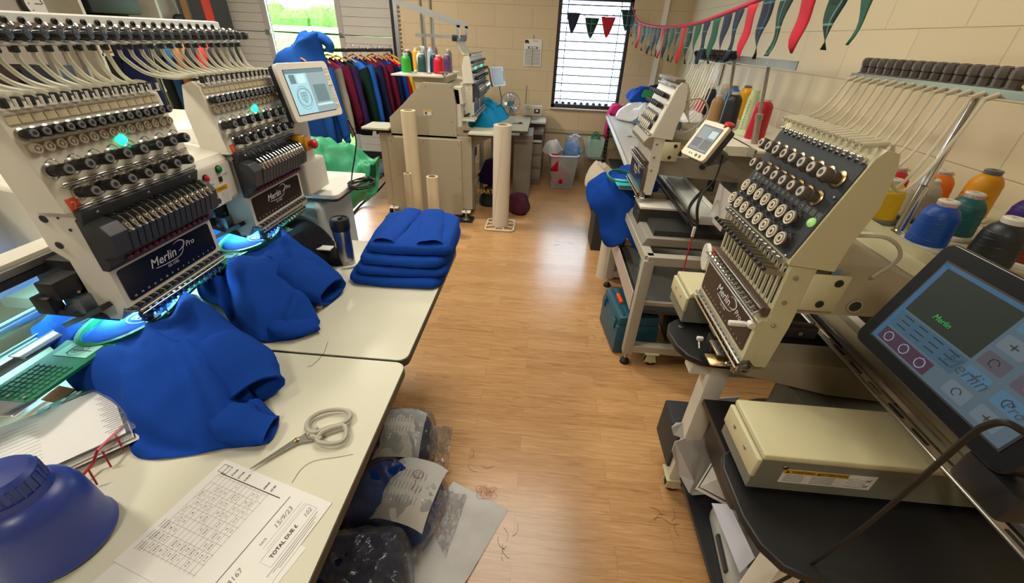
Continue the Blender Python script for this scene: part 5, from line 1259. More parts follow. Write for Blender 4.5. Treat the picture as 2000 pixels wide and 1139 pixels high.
GA = [('royal blue sweatshirt hanging leftmost on the rail, closest to the tilted screen', .02, DENIMF, .50, .80), ('royal blue sweatshirt hanging second on the rail beside a grey one', .13, DENIMF, .48, .78),
      ('heather grey sweatshirt hanging between the blue and wine red ones', .24, GREYF, .42, .70), ('wine red sweatshirt hanging between the grey and purple ones', .31, MAROONF, .40, .62), ('dark purple sweatshirt hanging left of the bottle green one', .39, PURPLEF, .44, .68),
      ('bottle green sweatshirt hanging between dark purple and bright blue', .48, GREENF, .44, .72), ('bright blue sweatshirt hanging right of the bottle green one', .56, DENIMF, .44, .70), ('navy sweatshirt hanging between bright blue and maroon', .64, NAVYF, .42, .66),
      ('maroon sweatshirt hanging left of its maroon neighbour', .71, MAROONF, .42, .62), ('second maroon sweatshirt, hanging beside the dark blue one', .77, MAROONF, .42, .64), ('dark blue sweatshirt hanging right of the maroon pair', .84, NAVYF, .42, .60),
      ('royal blue sweatshirt near the right end of the rail', .90, BLUEF, .42, .58), ('red sweatshirt almost hidden near the right end of the rail', .95, REDF, .38, .45), ('yellow sweatshirt at the very right end of the rail', .985, YELF, .40, .42)]
for i, (lb, t, m_, w_, l_) in enumerate(GA): hang(lb, t, m_, w_, l_, .05 + .012 * (i % 3), .52 * l_ / .65, i * 1.7, (.06 if i % 2 else -.05))
# jacket thrown over the rail's left end
rg = []
for f, (dx, dz, sx, sy) in enumerate(((.10, .13, .03, .03), (.09, .11, .10, .06), (.05, .06, .14, .09), (.0, .0, .19, .10), (-.04, -.10, .25, .12), (-.05, -.3, .27, .13), (-.05, -.5, .27, .13))):
    rg.append([(-2.22 + dx + sx * math.cos(a), 4.12 + sy * math.sin(a), 1.475 + dz + .03 * math.cos(2 * a + f)) for a in np.linspace(0, 2 * PI, 13)[:-1]])
o = loft_obj('draped_jacket', loft(rg, 64, 5, .03, 6, (), 3.), DENIMF, cap0=True, cap1=True)
b = MB(); b.tube([(-2.16, 4.12, 1.56), (-2.04, 4.13, 1.58), (-1.97, 4.14, 1.53), (-1.98, 4.14, 1.47)], .05, 10, DENIMF, smooth=5, taper=lambda t: 1.1 - .45 * t); b.build('sleeve', None, o, smooth=70)
tag(o, 'blue hooded jacket thrown over the left end of the clothes rail', 'jacket')
# ---- big green bag
rg = []; GB = mat('green_polythene', '#2E9C6A', .55, bump=.3, bscale=20, alpha=.93)
for c, rx, rz_ in ((( -1.72, 2.75, .62), .30, .30), ((-1.66, 2.78, .66), .33, .34), ((-1.5, 2.82, .70), .30, .30), ((-1.38, 2.86, .70), .235, .23), ((-1.27, 2.90, .71), .16, .15), ((-1.21, 2.92, .74), .14, .12), ((-1.245, 2.92, .73), .11, .09)):
    rg.append([(c[0] + .04 * math.sin(a), c[1] + rx * math.cos(a), c[2] + rz_ * math.sin(a)) for a in np.linspace(0, 2 * PI, 15)[:-1]])
o = loft_obj('polythene_bag', loft(rg, 120, 7, .05, 9, (), 6.), GB, cap0=True); tag(o, 'large translucent green polythene bag hanging behind the left machine pillar', 'bag')
r_ = empty('bag_stand', (-1.68, 2.78, 0), 0, 'grey stand holding up the large green polythene bag', 'stand'); b = MB(); b.cyl((0, 0, 0), (0, 0, .5), .02, m=MGREY); b.lathe([(.22, 0), (.2, .02), (.03, .03)], m=MGREY, n=24); b.build('pole', None, r_)

# ================================================================ wall things
b = MB(); r = empty('notice_sheet', (-.205, 5.842, 1.49), 0, 'printed schedule sheet hanging from a hook on the block wall left of the window', 'notice')
TW = Matrix(((1, 0, 0, 0), (0, 0, -1, 0), (0, 1, 0, 0), (0, 0, 0, 1)))
b.box((0, 0, 0), (.215, .29, .004), PAPER, TW); b.prism([(-.10, .10), (-.045, .10), (-.06, .135), (-.10, .135)], .002, .003, INK, TW, 'z'); b.text('SCHEDULE', .014, INK, TW @ Matrix.Translation((.03, .125, .004)))
b.box((0, .055, .003), (.12, .022, .002), INK, TW); b.box((0, .055, .0045), (.09, .012, .001), PAPER, TW)
for k in range(14): b.box((0, .035 - k * .0125, .003), (.19, .004, .001), INK, TW)
b.box((0, -.05, .0032), (.005, .18, .0012), INK, TW); b.build('sheet', None, r, smooth=0)
b = MB(); b.cyl((0, 0, .15), (0, .0, .185), .004, m=BRASS); b.build('hook', None, r)
for nm, lb, ct, x, m_, face in (('switch_box', 'small grey metal switch box at the foot of the left conduit', 'switch', -1.575, ALU, PAPER), ('call_point', 'small red fire alarm call point at the foot of the right conduit', 'alarm', -1.455, RED, PAPER)):
    r = empty(nm, (x, 5.82, 1.46), 0, lb, ct); b = MB(); b.box((0, 0, 0), (.085, .05, .10), m_, ch=.008); b.box((0, -.028, 0), (.05, .006, .028) if m_ is RED else (.02, .01, .03), face); b.build('housing', None, r)
    if m_ is RED:
        b = MB(); b.text('ALARM', .012, INK, Matrix.Translation((0, -.0315, 0)) @ TW); b.build('lettering', None, r, smooth=0)
    b = MB(); b.cyl((0, .01, .05), (-.003, .01, 1.54), .011, m=mat('grey_conduit', '#8C857A', .45)); b.build('conduit', None, r)
r = empty('wall_papers', (1.585, 4.5, 1.44), 0, 'few white papers clipped to the right wall behind the middle machine', 'paper'); b = MB()
for k in range(4): b.box((-.004 * k, -.03 + .02 * k, .0), (.002, .16, .20 - .01 * k), PAPER, Matrix.Rotation(.03 * k, 4, 'X'))
b.box((-.012, 0, .09), (.008, .03, .04), STEEL); b.build('sheets', None, r, smooth=0)

# ---- bunting
def tartan(name, base, l1, l2):
    m = mat(name, base, .9); nt = m.node_tree; b = nt.nodes['Principled BSDF']; tc = nt.nodes.new('ShaderNodeTexCoord'); sp_ = nt.nodes.new('ShaderNodeSeparateXYZ'); nt.links.new(tc.outputs['Object'], sp_.inputs[0])
    w1 = math_node(nt, 'FRACT', math_node(nt, 'MULTIPLY', math_node(nt, 'ADD', sp_.outputs[0], sp_.outputs[1]), 13.)); w2 = math_node(nt, 'FRACT', math_node(nt, 'MULTIPLY', sp_.outputs[2], 11.))
    s1 = math_node(nt, 'MAXIMUM', math_node(nt, 'LESS_THAN', w1, .07), math_node(nt, 'LESS_THAN', w2, .07)); s2 = math_node(nt, 'MAXIMUM', math_node(nt, 'GREATER_THAN', w1, .6), math_node(nt, 'GREATER_THAN', w2, .6))
    mx = nt.nodes.new('ShaderNodeMix'); mx.data_type = 'RGBA'; nt.links.new(s2, mx.inputs[0]); mx.inputs[6].default_value = lin(base); mx.inputs[7].default_value = lin(l2)
    m2 = nt.nodes.new('ShaderNodeMix'); m2.data_type = 'RGBA'; nt.links.new(s1, m2.inputs[0]); nt.links.new(mx.outputs[2], m2.inputs[6]); m2.inputs[7].default_value = lin(l1); nt.links.new(m2.outputs[2], b.inputs['Base Color']); return m
TA = tartan('green_tartan', '#123C30', '#5E8A7C', '#0C2624'); TB = tartan('navy_tartan', '#101B33', '#2F6468', '#0C1428'); TR = mat('bunting_red', '#B3152B', .85); TG = mat('bunting_green', '#15503A', .85); TN = mat('bunting_navy', '#171B33', .85)
r = empty('bunting', (1.45, 4.0, 1.9), 0, 'string of red, green and tartan pennant bunting hung from window to right wall', 'bunting')
Ri = Matrix.Translation((-1.45, -4.0, -1.9))
S1 = crm([Vector(p) for p in ((.155, 5.78, 1.965), (.30, 5.76, 1.905), (.50, 5.76, 1.88), (.70, 5.76, 1.905), (.90, 5.74, 1.985))], 8)
S2 = crm([Vector((.90, 5.74, 1.985))] + [at(u, v, y=y * 1.12) for u, v, y in ((1245, 40, 4.9), (1270, 50, 4.4), (1310, 53, 3.6), (1360, 46, 2.95), (1420, 25, 2.45), (1485, -2, 2.05), (1560, -35, 1.75), (1680, -85, 1.45), (1820, -150, 1.2))], 10)
b = MB(); b.tube([tuple(p) for p in S1], .003, 5, TN, Ri); b.build('string', None, r)
b = MB(); rw = [[tuple(p + Vector((0, 0, .012))), tuple(p + Vector((-.004, 0, 0))), tuple(p - Vector((0, 0, .012)))] for p in S2]; b.grid(rw, mat('bunting_tape', '#A8203C', .85), Ri); b.build('tape', None, r, solid=.001)
def along(Sx, s):
    L = [0]
    for i in range(1, len(Sx)): L.append(L[-1] + (Sx[i] - Sx[i - 1]).length)
    t = s * L[-1]
    for i in range(1, len(Sx)):
        if L[i] >= t: q = (t - L[i - 1]) / (L[i] - L[i - 1]); return Sx[i - 1].lerp(Sx[i], q), (Sx[i] - Sx[i - 1]).normalized()
    return Sx[-1], (Sx[-1] - Sx[-2]).normalized()
def pennant(Sx, s, w_, h, m, curl, seed):
    p, d = along(Sx, s); rw = []
    nrm = Vector((-d.y, d.x, 0)).normalized(); N = 12
    for i in range(N):
        t = i / (N - 1); hw = w_ / 2 * (1 - t) ** .7 + .0008; row = []
        for j in (-1, -.5, 0, .5, 1):
            off = curl * t * (.014 * math.sin(t * 8 + seed) + .014 * j * math.sin(t * 5 + seed))
            q = p + d * (hw * j + (.02 * math.sin(t * 3 + seed) * curl * t)) + nrm * off; q.z = p.z - .01 - h * t; row.append(tuple(q))
        rw.append(row)
    b = MB(); b.grid(rw, m, Ri); b.build('pennant', None, r, smooth=60, solid=.0012)
for s, m_ in ((.13, TN), (.42, TA), (.66, TR), (.95, TA)): pennant(S1, s, .17, .21, m_, .15, s * 9)
seq = [TB, TA, TR, TA, TG, TA, TB, TN, TR, TB, TG, TA, TR, TA, TG, TB, TG, TN, TB, TR]
for i in range(25): pennant(S2, .02 + i * .0395, .13, .225, seq[i % 20], .75, i * 1.9)
# ================================================================ thread cones
def cone_root(label, x, y, z, colr, r_=.043, h=.125, foot=WHITEP, group='thread cones on the near right spool tray', net=None, top=None, lettering=False):
    r = empty('thread_cone', (x, y, z), random.uniform(-1, 1), label, 'thread cone', group)
    b = MB(); b.lathe([(r_ * 1.22, 0), (r_ * 1.26, .003), (r_ * 1.24, .010), (r_ * .9, .014)], n=28, m=foot); b.build('cone_foot', None, r)
    tm = mat('thread_' + colr[1:], colr, .42, sheen=.3, bump=.25, bscale=300)
    pr = [(r_ * 1.02, .011), (r_ * 1.04, .018)]
    for k in range(9):
        t = k / 8; pr.append((r_ * (1.03 - .10 * t) * (1 + .006 * math.sin(k * 2.4)), .02 + (h - .062) * t))
    pr += [(r_ * .88, h - .034), (r_ * .74, h - .022), (r_ * .52, h - .012)]
    b = MB(); b.lathe(pr, n=36, m=tm)
    for k in range(5): b.tube([(r_ * (1.0 - .02 * k) * math.cos(a) * 1.02, r_ * (1.0 - .02 * k) * math.sin(a) * 1.02, .03 + k * .014 + .006 * math.sin(a + k)) for a in np.linspace(0, 2 * PI, 25)], .0007, 3, tm)
    b.build('wound_thread', None, r, smooth=50)
    b = MB(); b.lathe([(r_ * .50, h - .014), (r_ * .52, h - .001), (r_ * .44, h + .002), (r_ * .20, h + .002), (r_ * .16, h - .02)], n=26, m=top or mat('tube_top', '#CFCBC0', .5))
    if lettering:
        for q in range(4): b.text('GUNOLD', .009, mat('red_print', '#B8343C', .5), Matrix.Rotation(q * PI / 2, 4, 'Z') @ Matrix(((1, 0, 0, 0), (0, 0, -1, -r_ * .53), (0, 1, 0, h - .007), (0, 0, 0, 1))))
    b.build('tube_top', None, r)
    if net:
        b = MB(); b.lathe([(r_ * 1.28, .0), (r_ * 1.1, .03), (r_ * .8, h * .5), (r_ * .6, h * .8), (r_ * .5, h + .01)], n=20, m=mat('pale_green_net', '#A9C59C', .6, alpha=.55)); b.build('net_sleeve', None, r)
    return r
TZ = 1.211
for lb, x, y, c, kw in (
    ('royal blue thread cone with white foot at the front of the near tray', 1.045, 1.095, '#0E4CA8', dict(lettering=True)),
    ('yellow thread cone beside the chrome post on the near tray', 1.045, 1.285, '#E8BE12', dict(foot=MGREY)),
    ('grey beige thread cone behind the chrome post', 1.165, 1.31, '#A99C8A', dict(foot=DGREY)),
    ('dark teal thread cone just behind the royal blue one', 1.185, 1.185, '#0D5A5C', dict(lettering=True)),
    ('tall golden yellow thread cone at the back of the near tray', 1.370, 1.360, '#E09A0C', dict(h=.15, top=MGREY)),
    ('orange thread cone between the beige and golden ones', 1.300, 1.435, '#E8761A', dict(lettering=True)),
    ('bright red thread cone behind the yellow cone', 1.170, 1.450, '#D51F3C', dict(lettering=True)),
    ('black thread cone in front of the brown one on the near tray', 1.105, .985, '#1D2124', dict()),
    ('rust brown thread cone right of the black one', 1.225, 1.015, '#7E3419', dict(h=.135)),
    ('deep purple thread cone at the back beside the second chrome post', 1.36, 1.19, '#3B2377', dict(foot=DGREY)),
    ('magenta red thread cone at the far right edge of the near tray', 1.330, 0.860, '#B3173A', dict())):
    cone_root(lb, x, y, TZ, c, **kw)
b = MB(); b.lathe([(.052, 0), (.05, .10), (.0, .10)], n=4, m=mat('cream_box', '#D8D4C2', .45)); 
b = MB(); b.box((0, 0, 0), (.16, .12, .10), mat('cream_box', '#D8D4C2', .45), ch=.01); o = b.build('power_box', None, None, loc=(1.12, .78, 1.262)); tag(o, 'plain cream box with rounded corners at the right edge behind the touch screen', 'box')
b = MB(); b.box((1.16, .80, 1.2), (.3, .2, .02), CREAMY); 

# ================================================================ middle right machine
MM = empty('embroidery_machine', (.59, 2.52, 0), -PI / 2, 'cream single-head embroidery machine in the middle of the right wall, with a tilted touch tablet', 'embroidery machine')
bpy.context.view_layer.update(); MMi = MM.matrix_world.inverted()
classic_head(MM, 12, dark=False)
b = MB(); b.prism([(.05, 1.02), (.05, 1.215), (.25, 1.215), (.70, 1.20), (.70, .80), (.55, .80), (.52, 1.0)], -.13, .15, mat('taupe_grey', '#8E8675', .5))
b.cyl((.151, .30, 1.08), (.156, .30, 1.08), .018, m=BLACKP, n=18)
b.box((0, .6, 1.19), (.5, .5, .05), CREAM); b.build('upper_arm', None, MM, bevel=.008)
b = MB(); T = Matrix(((0, 0, 1, .1515), (1, 0, 0, .19), (0, 1, 0, 1.15), (0, 0, 0, 1))); b.box((0, 0, 0), (.10, .06, .001), PAPER, T); b.box((0, .022, .001), (.096, .014, .001), YELLOW, T); b.text('WARNING', .010, INK, T @ Matrix.Translation((.01, .022, .002))); b.prism([(-.04, -.02), (-.02, -.024), (-.015, -.005), (-.03, .008)], .001, .0016, INK, T, 'z')
for k in range(5): b.box((.02, .008 - k * .007, .001), (.045, .0014, .0006), INKG, T)
b.build('warning_sticker', None, MM, smooth=0)
b = MB(); b.prism([(.0, .845), (.0, .885), (.55, .885), (.55, .80)], -.05, .05, TAUPE); b.build('cylinder_arm', None, MM, bevel=.004)
def frame_box(root, x0, x1, y0, label=None):
    b = MB(); b.prism([(y0 - .0, .74), (y0 - .01, .76), (y0 - .01, .845), (y0 + .75, .845), (y0 + .75, .74)], x0, x1, mat('charcoal_side', '#34342F', .5)); b.box(((x0 + x1) / 2, y0 + .165, .853), (x1 - x0 + .004, .35, .016), WHITEP, ch=.004)
    b.lathe([(.006, 0), (.007, .002), (.003, .003)], ((x1 - .03), y0 - .011, .82), (0, -1, 0), 10, STEEL); return b.build('pantograph_arm', None, root, bevel=.003)
frame_box(MM, .08, .24, .0)
b = MB(); b.lathe([(.05, 0), (.045, .03), (.0, .03)], (.20, .10, .71), m=BLACKP, n=18); b.build('rubber_foot', None, MM)
b = MB(); b.box((.06, .255, .915), (.98, .10, .045), mat('beam_grey', '#B9BBB6', .4, .1), ch=.006); b.box((.06, .19, .91), (.98, .02, .02), STEEL); b.box((.06, .30, .945), (.98, .02, .01), WHITEP); b.box((.06, .16, .90), (.98, .01, .01), BLACKP); b.build('pantograph_beam', None, MM)
b = MB(); b.box((.06, .40, .785), (.75, .72, .03), mat('dark_plate', '#2F302E', .5)); b.build('base_plate', None, MM)
# stand
b = MB()
FRM = mat('stand_grey', '#A9A497', .45)
for x in (-.32, .58): b.box((x, .35, .70), (.05, .72, .05), FRM)
for y in (.0, .70): b.box((.13, y, .70), (.92, .05, .05), FRM)
rails = [MB().box((q, .35, .12), (.05, .72, .05), FRM) for q in (.58, -.32)]
[q.build('bottom_rail', None, MM, bevel=.003) for q in rails]
b.prism([(-.02, .725), (.72, .725), (.70, .77), (.0, .77)], .0, .47, mat('stand_top_plate', '#8A867B', .5)); b.build('stand_frame', None, MM, bevel=.003)
for x in (-.32, .58):
    for y in (.0, .70):
        b = MB(); b.box((x, y, .39), (.055, .055, .62), FRM, ch=.004); b.cyl((x, y, .035), (x, y, .09), .008, m=STEEL); b.lathe([(.028, 0), (.026, .02), (.012, .035)], (x, y, 0), m=RUBBER, n=18); b.build('leg', None, MM)
b = MB(); castor(b, .58, .14); b.build('castor', None, MM)
b = MB(); b.box((.58 - .02, .35, .42), (.02, .66, .02), FRM); b.box((.13, .35, .36), (.86, .66, .02), mat('shelf_charcoal', '#3A3B38', .5)); b.prism(rrect(.74, .62, .05), .37, .376, mat('shelf_aluminium', '#9A9D9C', .3, .6), Matrix.Translation((.10, .35, 0)), 'z'); b.build('stand_shelf', None, MM)
b = MB(); b.box((-.02, -.028, .46), (.012, .006, .01), FRM); T = FR((.33, -.03, .33), (.55, 0, -.35), (.35, 0, .55)); b.box((-.02, -.0, 0), (.42, .10, .004), mat('pinkish_panel', '#B9ABA2', .5), FR((.07, -.035, .40), (1, 0, -.5), (.5, 0, 1)) @ Matrix.Rotation(0, 4, 'X')) if False else b.box((.13, -.03, .42), (.84, .004, .12), mat('pinkish_panel', '#B9ABA2', .5)); b.build('side_panel', None, MM)
# thread tree
b = MB(); b.box((-.31, .69, 1.205), (1.26, .44, .014), CREAM, ch=.003); b.box((-.31, .475, 1.195), (1.26, .012, .04), mat('tray_edge', '#8E8A7C', .5)); b.build('spool_tray', None, MM)
for x in (-.28, .16):
    b = MB(); b.lathe([(.016, 0), (.015, .12), (.018, .125), (.018, .15), (.009, .155), (.0085, .375)], (x, .53, 1.21), (-.06, -.12, 1), 12, mat('post_grey', '#9B968A', .4, .5)); b.build('thread_post', None, MM)
b = MB(); b.box((-.12, .46, 1.590), (1.14, .006, .035), mat('galvanised_bar', '#A9ABA6', .4, .6)); b.box((-.48, .44, 1.565), (.62, .07, .004), mat('galvanised_bar', '#A9ABA6', .4, .6))
for k in range(5): b.cyl((.06 + k * .03, .456, 1.59), (.06 + k * .03, .455, 1.59), .004, m=WHITEP, n=8)
gb = b.build('guide_bar', None, MM)
kb = knob_mesh(.013, .04, BLACKP, BLACKP, DGREY); o = None
for row in (0, 1):
    for i in range(12):
        T = Matrix.Translation((-.76 + i * .049, .41 + .045 * row, 1.578 + .012 * row)) @ Matrix.Rotation(.5, 4, 'X')
        if o is None: o = put(kb, 'thread_knob', gb, T)
        else: rep(o, T, gb)
for i in range(12):
    x = -.76 + i * .049; xe = -.16 + i * .028; b = MB(); d = xe - x
    b.tube([(x, .40, 1.56), (x + .1 * d, .37, 1.53), (x + .35 * d, .30, 1.44 - .010 * i), (x + .75 * d, .20, 1.40 - .010 * i), (xe, .13, 1.46), (xe, .08, 1.50)], .0035, 6, TUBE2 if i % 3 else TUBE, smooth=6); b.build('thread_tube', None, MM)
b = MB(); b.tube([(.16, .11, 1.40), (.18, .19, 1.42), (.18, .24, 1.36), (.17, .20, 1.28), (.16, .13, 1.24)], .005, 7, mat('grey_cable', '#A8A28E', .5), smooth=5); b.build('lamp_cable', None, MM)
def scr_mid(b, ox, oy, w, h):
    def e(n, c, s): return mat(n, c, .25, emis=c, estr=s)
    b.box((ox, oy, .0016), (w, h, .0006), e('ms_base', '#6C7880', .2)); z = .0022
    b.box((ox - w * .2, oy + h * .2, z), (w * .5, h * .5, .0004), e('ms_a', '#7C8790', .2)); b.box((ox + w * .25, oy - h * .22, z), (w * .4, h * .4, .0004), e('ms_b', '#4F5B58', .15)); b.box((ox - w * .25, oy - h * .2, z), (w * .4, h * .35, .0004), e('ms_c', '#5E5E6C', .15)); b.box((ox + w * .28, oy + h * .22, z), (w * .35, h * .3, .0004), e('ms_d', '#A8B6BC', .25))
def btn_mid(b, w, h):
    for x, m_ in ((-.03, INK), (-.012, INK), (.022, GREENP), (.05, RED)): b.lathe([(.0075, 0), (.006, .003), (0, .0035)] if m_ is not INK else [(.004, 0), (.003, .001), (0, .001)], (x, -h / 2 + .017, 0), (0, 0, 1), 14, m_)
t = tablet(MM, 'control_screen', (.72, 1.985, 1.288), -74, -31, .18, .172, .05, mat('ivory_bezel', '#D8D0B8', .4), DGREY, scr_mid, btn_mid, (.024, .024, .024, .036))
b = MB(); b.cyl(MMi @ Vector((.76, 1.99, 1.25)), MMi @ Vector((.85, 2.05, 1.20)), .03, m=DGREY, n=12); b.cyl(MMi @ Vector((.85, 2.05, 1.20)), MMi @ Vector((.87, 2.28, 1.12)), .02, m=DGREY); b.build('screen_mount', None, MM)
b = MB(); c = MMi @ Vector((.79, 1.945, 1.335)); b.lathe([(.013, 0), (.013, .012), (.020, .014), (.018, .026), (.022, .03), (.018, .036), (0, .037)], c, (0.25, .1, 1), 18, RED); b.build('emergency_stop', None, MM)
b = MB(); c = MMi @ Vector((.74, 1.90, 1.00)); pts = [tuple(MMi @ Vector((.80, 1.93, 1.24))), (c.x - .01, c.y + .05, c.z + .14)]
for k in range(6 * 14 + 1):
    a = 2 * PI * k / 14 + 1.2; pts.append((c.x + (.050 + .009 * math.sin(k * .37)) * math.cos(a), c.y + .016 * math.sin(k * .9), c.z + (.085 + .008 * math.sin(k * .23)) * math.sin(a)))
b.tube(pts, .0042, 6, RUBBER, smooth=2); b.box((c.x + .045, c.y, c.z - .10), (.014, .012, .05), WHITEP, ch=.003); b.build('cable_coil', None, MM)
b = MB(); b.tube([(c.x + .045, c.y, c.z - .125), (c.x + .05, c.y, c.z - .2), (c.x + .045, c.y + .005, c.z - .3)], .0035, 6, mat('red_thread', '#C4203A', .7), smooth=5); b.tube([(c.x + .047, c.y, c.z - .2), (c.x + .052, c.y + .004, c.z - .29), (c.x + .04, c.y + .01, c.z - .36), (c.x + .06, c.y + .012, c.z - .34)], .0025, 5, mat('red_thread', '#C4203A', .7), smooth=5); tag(b.build('thread_tassel', None, MM, smooth=40))
hoop(MM, -.22, -.06, .892, plates=(0, 0))
b = MB(); b.box((-.08, -.05, .895), (.15, .13, .006), mat('turquoise_plate', '#1FA6B4', .35), ch=.002); b.box((.02, -.05, .897), (.07, .12, .004), ALU)
for k in range(6): b.box((.0 + k * .01, -.05, .9), (.002, .11, .002), mat('hoop_grid_line', '#0A3A26', .5))
b.build('hoop_bracket', None, MM)
# its sweatshirt
OM = [at(1262, 340, z=.88), at(1290, 372, z=.87), at(1262, 395, z=.84), at(1256, 450, y=2.42), at(1246, 492, y=2.45), at(1222, 470, y=2.5), at(1212, 478, y=2.52), at(1185, 485, y=2.60), at(1165, 425, y=2.65), at(1146, 390, y=2.72), at(1150, 358, y=2.78), at(1190, 338, y=2.85), at(1225, 320, z=.885), at(1250, 322, z=.885)]
K = len(OM); cxm, cym = .605, 2.72; ring0 = [(cxm + .085 * math.cos(a), cym + .13 * math.sin(a), .886) for a in [math.atan2((p.y - cym) / 1.5, p.x - cxm) for p in OM]]
rg = [[(cxm + (q[0] - cxm) * .5, cym + (q[1] - cym) * .5, .890) for q in ring0], ring0]
for t, lf in ((.3, .0), (.6, .02), (.85, .02)):
    rg.append([Vector((q[0] + (p.x - q[0]) * (1 - (1 - t) ** 1.8), q[1] + (p.y - q[1]) * (1 - (1 - t) ** 1.8), q[2] + (p.z - q[2]) * t ** 1.7 + lf * (1 - t))) for q, p in zip(ring0, OM)])
rg.append(OM); rows = loft(rg, 120, 6, .022, 8, (), 4.)
tag(loft_obj('sweatshirt', rows, BLUEF, cap0=True, solid=.004), 'royal blue sweatshirt hanging from the middle right machine over its stand', 'sweatshirt')
# cones on its tray
MZ = 1.213
def mc(u, v, x): p = at(u, v, x=x); return p
for lb, x, y, c, kw in (
    ('tall crimson thread cone nearest on the middle tray', 1.15, 2.45, '#B5102C', dict(r_=.040, h=.165)),
    ('black thread cone standing in the middle of the middle tray', 1.13, 2.8, '#23262C', dict(r_=.040, h=.16, top=mat('tube_top', '#CFCBC0', .5))),
    ('brown thread cone right of the black one on the middle tray', 1.27, 2.86, '#4E2820', dict(r_=.032, h=.12)),
    ('small blue thread cone half hidden behind the crimson cone', 1.25, 2.68, '#1F3F9E', dict(r_=.03, h=.12)),
    ('green thread cone left of the black one on the middle tray', 1.2, 2.98, '#0F7A3E', dict(r_=.032, h=.12)),
    ('tan thread cone beside the left post of the middle tray', 1.12, 3.02, '#A98458', dict(r_=.034, h=.13)),
    ('navy thread cone behind the left post of the middle tray', 1.16, 3.3, '#1C2240', dict(r_=.032, h=.15)),
    ('pink thread cone beside the navy one on the middle tray', 1.08, 3.24, '#C4506A', dict(r_=.028, h=.11)),
    ('grey beige thread cone at the back of the middle tray', 1.3, 3.42, '#ADA593', dict(r_=.036, h=.17)),
    ('mid blue thread cone at the back of the middle tray', 1.3, 3.28, '#2668B0', dict(r_=.040, h=.16, top=MGREY)),
    ('golden yellow thread cone at the back of the middle tray', 1.34, 3.16, '#E0A010', dict(r_=.038, h=.17, top=MGREY))):
    kw['r_'] *= 1.2; kw['h'] *= 1.28; cone_root(lb, x, y, MZ, c, group='thread cones on the middle spool tray', **kw)
r = empty('netted_cone', (1.16, 2.62, MZ), 0, 'pale green plastic cone with a notched side standing between black and crimson cones', 'thread cone')
b = MB(); b.lathe([(.068, 0), (.068, .006), (.045, .018), (.034, .03), (.028, .20), (.022, .215), (.022, .235)], n=24, m=mat('pale_green_cone', '#BFD0A4', .5)); b.build('cone_body', None, r)
b = MB()
for k in range(10): b.box((-.030 + .0006 * k, -.016, .04 + k * .016), (.006, .012, .006), mat('pale_green_cone', '#BFD0A4', .5))
b.build('notches', None, r)
cone_root('rust thread cone standing alone beside the middle machine head', 1.10, 3.66, 1.165, '#B04A22', r_=.036, h=.14, group='thread cones on the middle spool tray')
b = MB(); b.box((1.10, 3.66, 1.15), (.3, .26, .02), CREAM, ch=.003); b.cyl((1.1, 3.66, .87), (1.1, 3.66, 1.14), .02, m=MGREY); b.lathe([(.08, 0), (.07, .012)], (1.1, 3.66, .8705), m=MGREY); tag(b.build('side_shelf', None), 'small cream shelf behind the middle machine under the rust cone', 'shelf')
rg = [[(.96 + .07 * s * math.cos(a), 2.98 + .10 * s * math.sin(a), 1.215 + h) for a in np.linspace(0, 6.28, 11)[:-1]] for s, h in ((1, 0), (1.05, .02), (.7, .05), (.2, .06))]
tag(loft_obj('thread_bag', loft(rg, 40, 4, .02, 20, (), 2.), mat('crumpled_white_film', '#D9D9DC', .3), cap1=True), 'crumpled white plastic bag on the spool tray beside the middle machine head', 'bag')
# tool case, organiser, orange cone, small cream unit
r = empty('tool_case', (.63, 2.20, 0), .12, 'teal blue plastic tool case with an orange latch on the floor under the middle stand', 'case')
TC = mat('teal_case', '#1E5468', .45); b = MB(); b.box((.0, .0, .11), (.26, .36, .20), TC, ch=.015); b.box((0, 0, .235), (.25, .35, .07), TC, ch=.02)
for k in range(5): b.box((-.09 + k * .045, 0, .272), (.018, .30, .006), mat('teal_case_dark', '#17404F', .5), ch=.002)
b.build('case_body', None, r)
for y in (-.12, .12):
    b = MB(); b.box((-.135, y, .20), (.012, .05, .06), TC, ch=.004); b.build('latch', None, r)
b = MB(); b.box((-.075, .02, .28), (.02, .10, .02), mat('orange_latch', '#E0541C', .4), ch=.004); b.build('orange_latch', None, r)
b = MB(); b.box((0, 0, .07), (.34, .26, .12), mat('smoky_clear_plastic', '#4A4B4E', .2, alpha=.75), ch=.01); b.box((0, -.13, .10), (.05, .01, .03), MGREY, ch=.002); b.box((0, 0, .135), (.33, .25, .012), mat('smoky_clear_plastic', '#4A4B4E', .2, alpha=.75)); tag(b.build('organiser_box', None, None, loc=(1.0, 2.14, .10)), 'smoky clear storage box beside the teal tool case under the middle stand', 'box')
b = MB(); b.lathe([(.030, 0), (.026, .06), (.0, .06)], (0, 0, 0), (0, 1, .3), 16, mat('mint_reel', '#3FB8A0', .5)); b.lathe([(.034, -.006), (.034, 0)], (0, 0, 0), (0, 1, .3), 16, WHITEP); tag(b.build('thread_reel', None, None, loc=(.72, 2.42, .415)), 'mint green thread reel on the shelf of the middle stand', 'reel')
r = empty('thread_cone', tuple(at(1375, 524, z=.90) + Vector((.03, 0, 0))) , 0, 'orange thread cone lying on its side on the cream housing between the right machines', 'thread cone')
b = MB(); b.lathe([(.052, -.012), (.054, 0), (.04, .006)], (-.03, 0, .05), (1, -.15, .05), 24, WHITEP); b.build('cone_foot', None, r)
b = MB(); b.lathe([(.038, .006), (.034, .05), (.028, .11), (.02, .12)], (-.03, 0, .05), (1, -.15, .05), 24, mat('thread_orange', '#F0521A', .4)); b.build('wound_thread', None, r)
b = MB(); b.box((0, 0, 0), (.20, .22, .13), CREAM, ch=.012)
for k in range(6): b.box((-.05 + k * .012, 0, .066), (.004, .10, .003), DGREY)
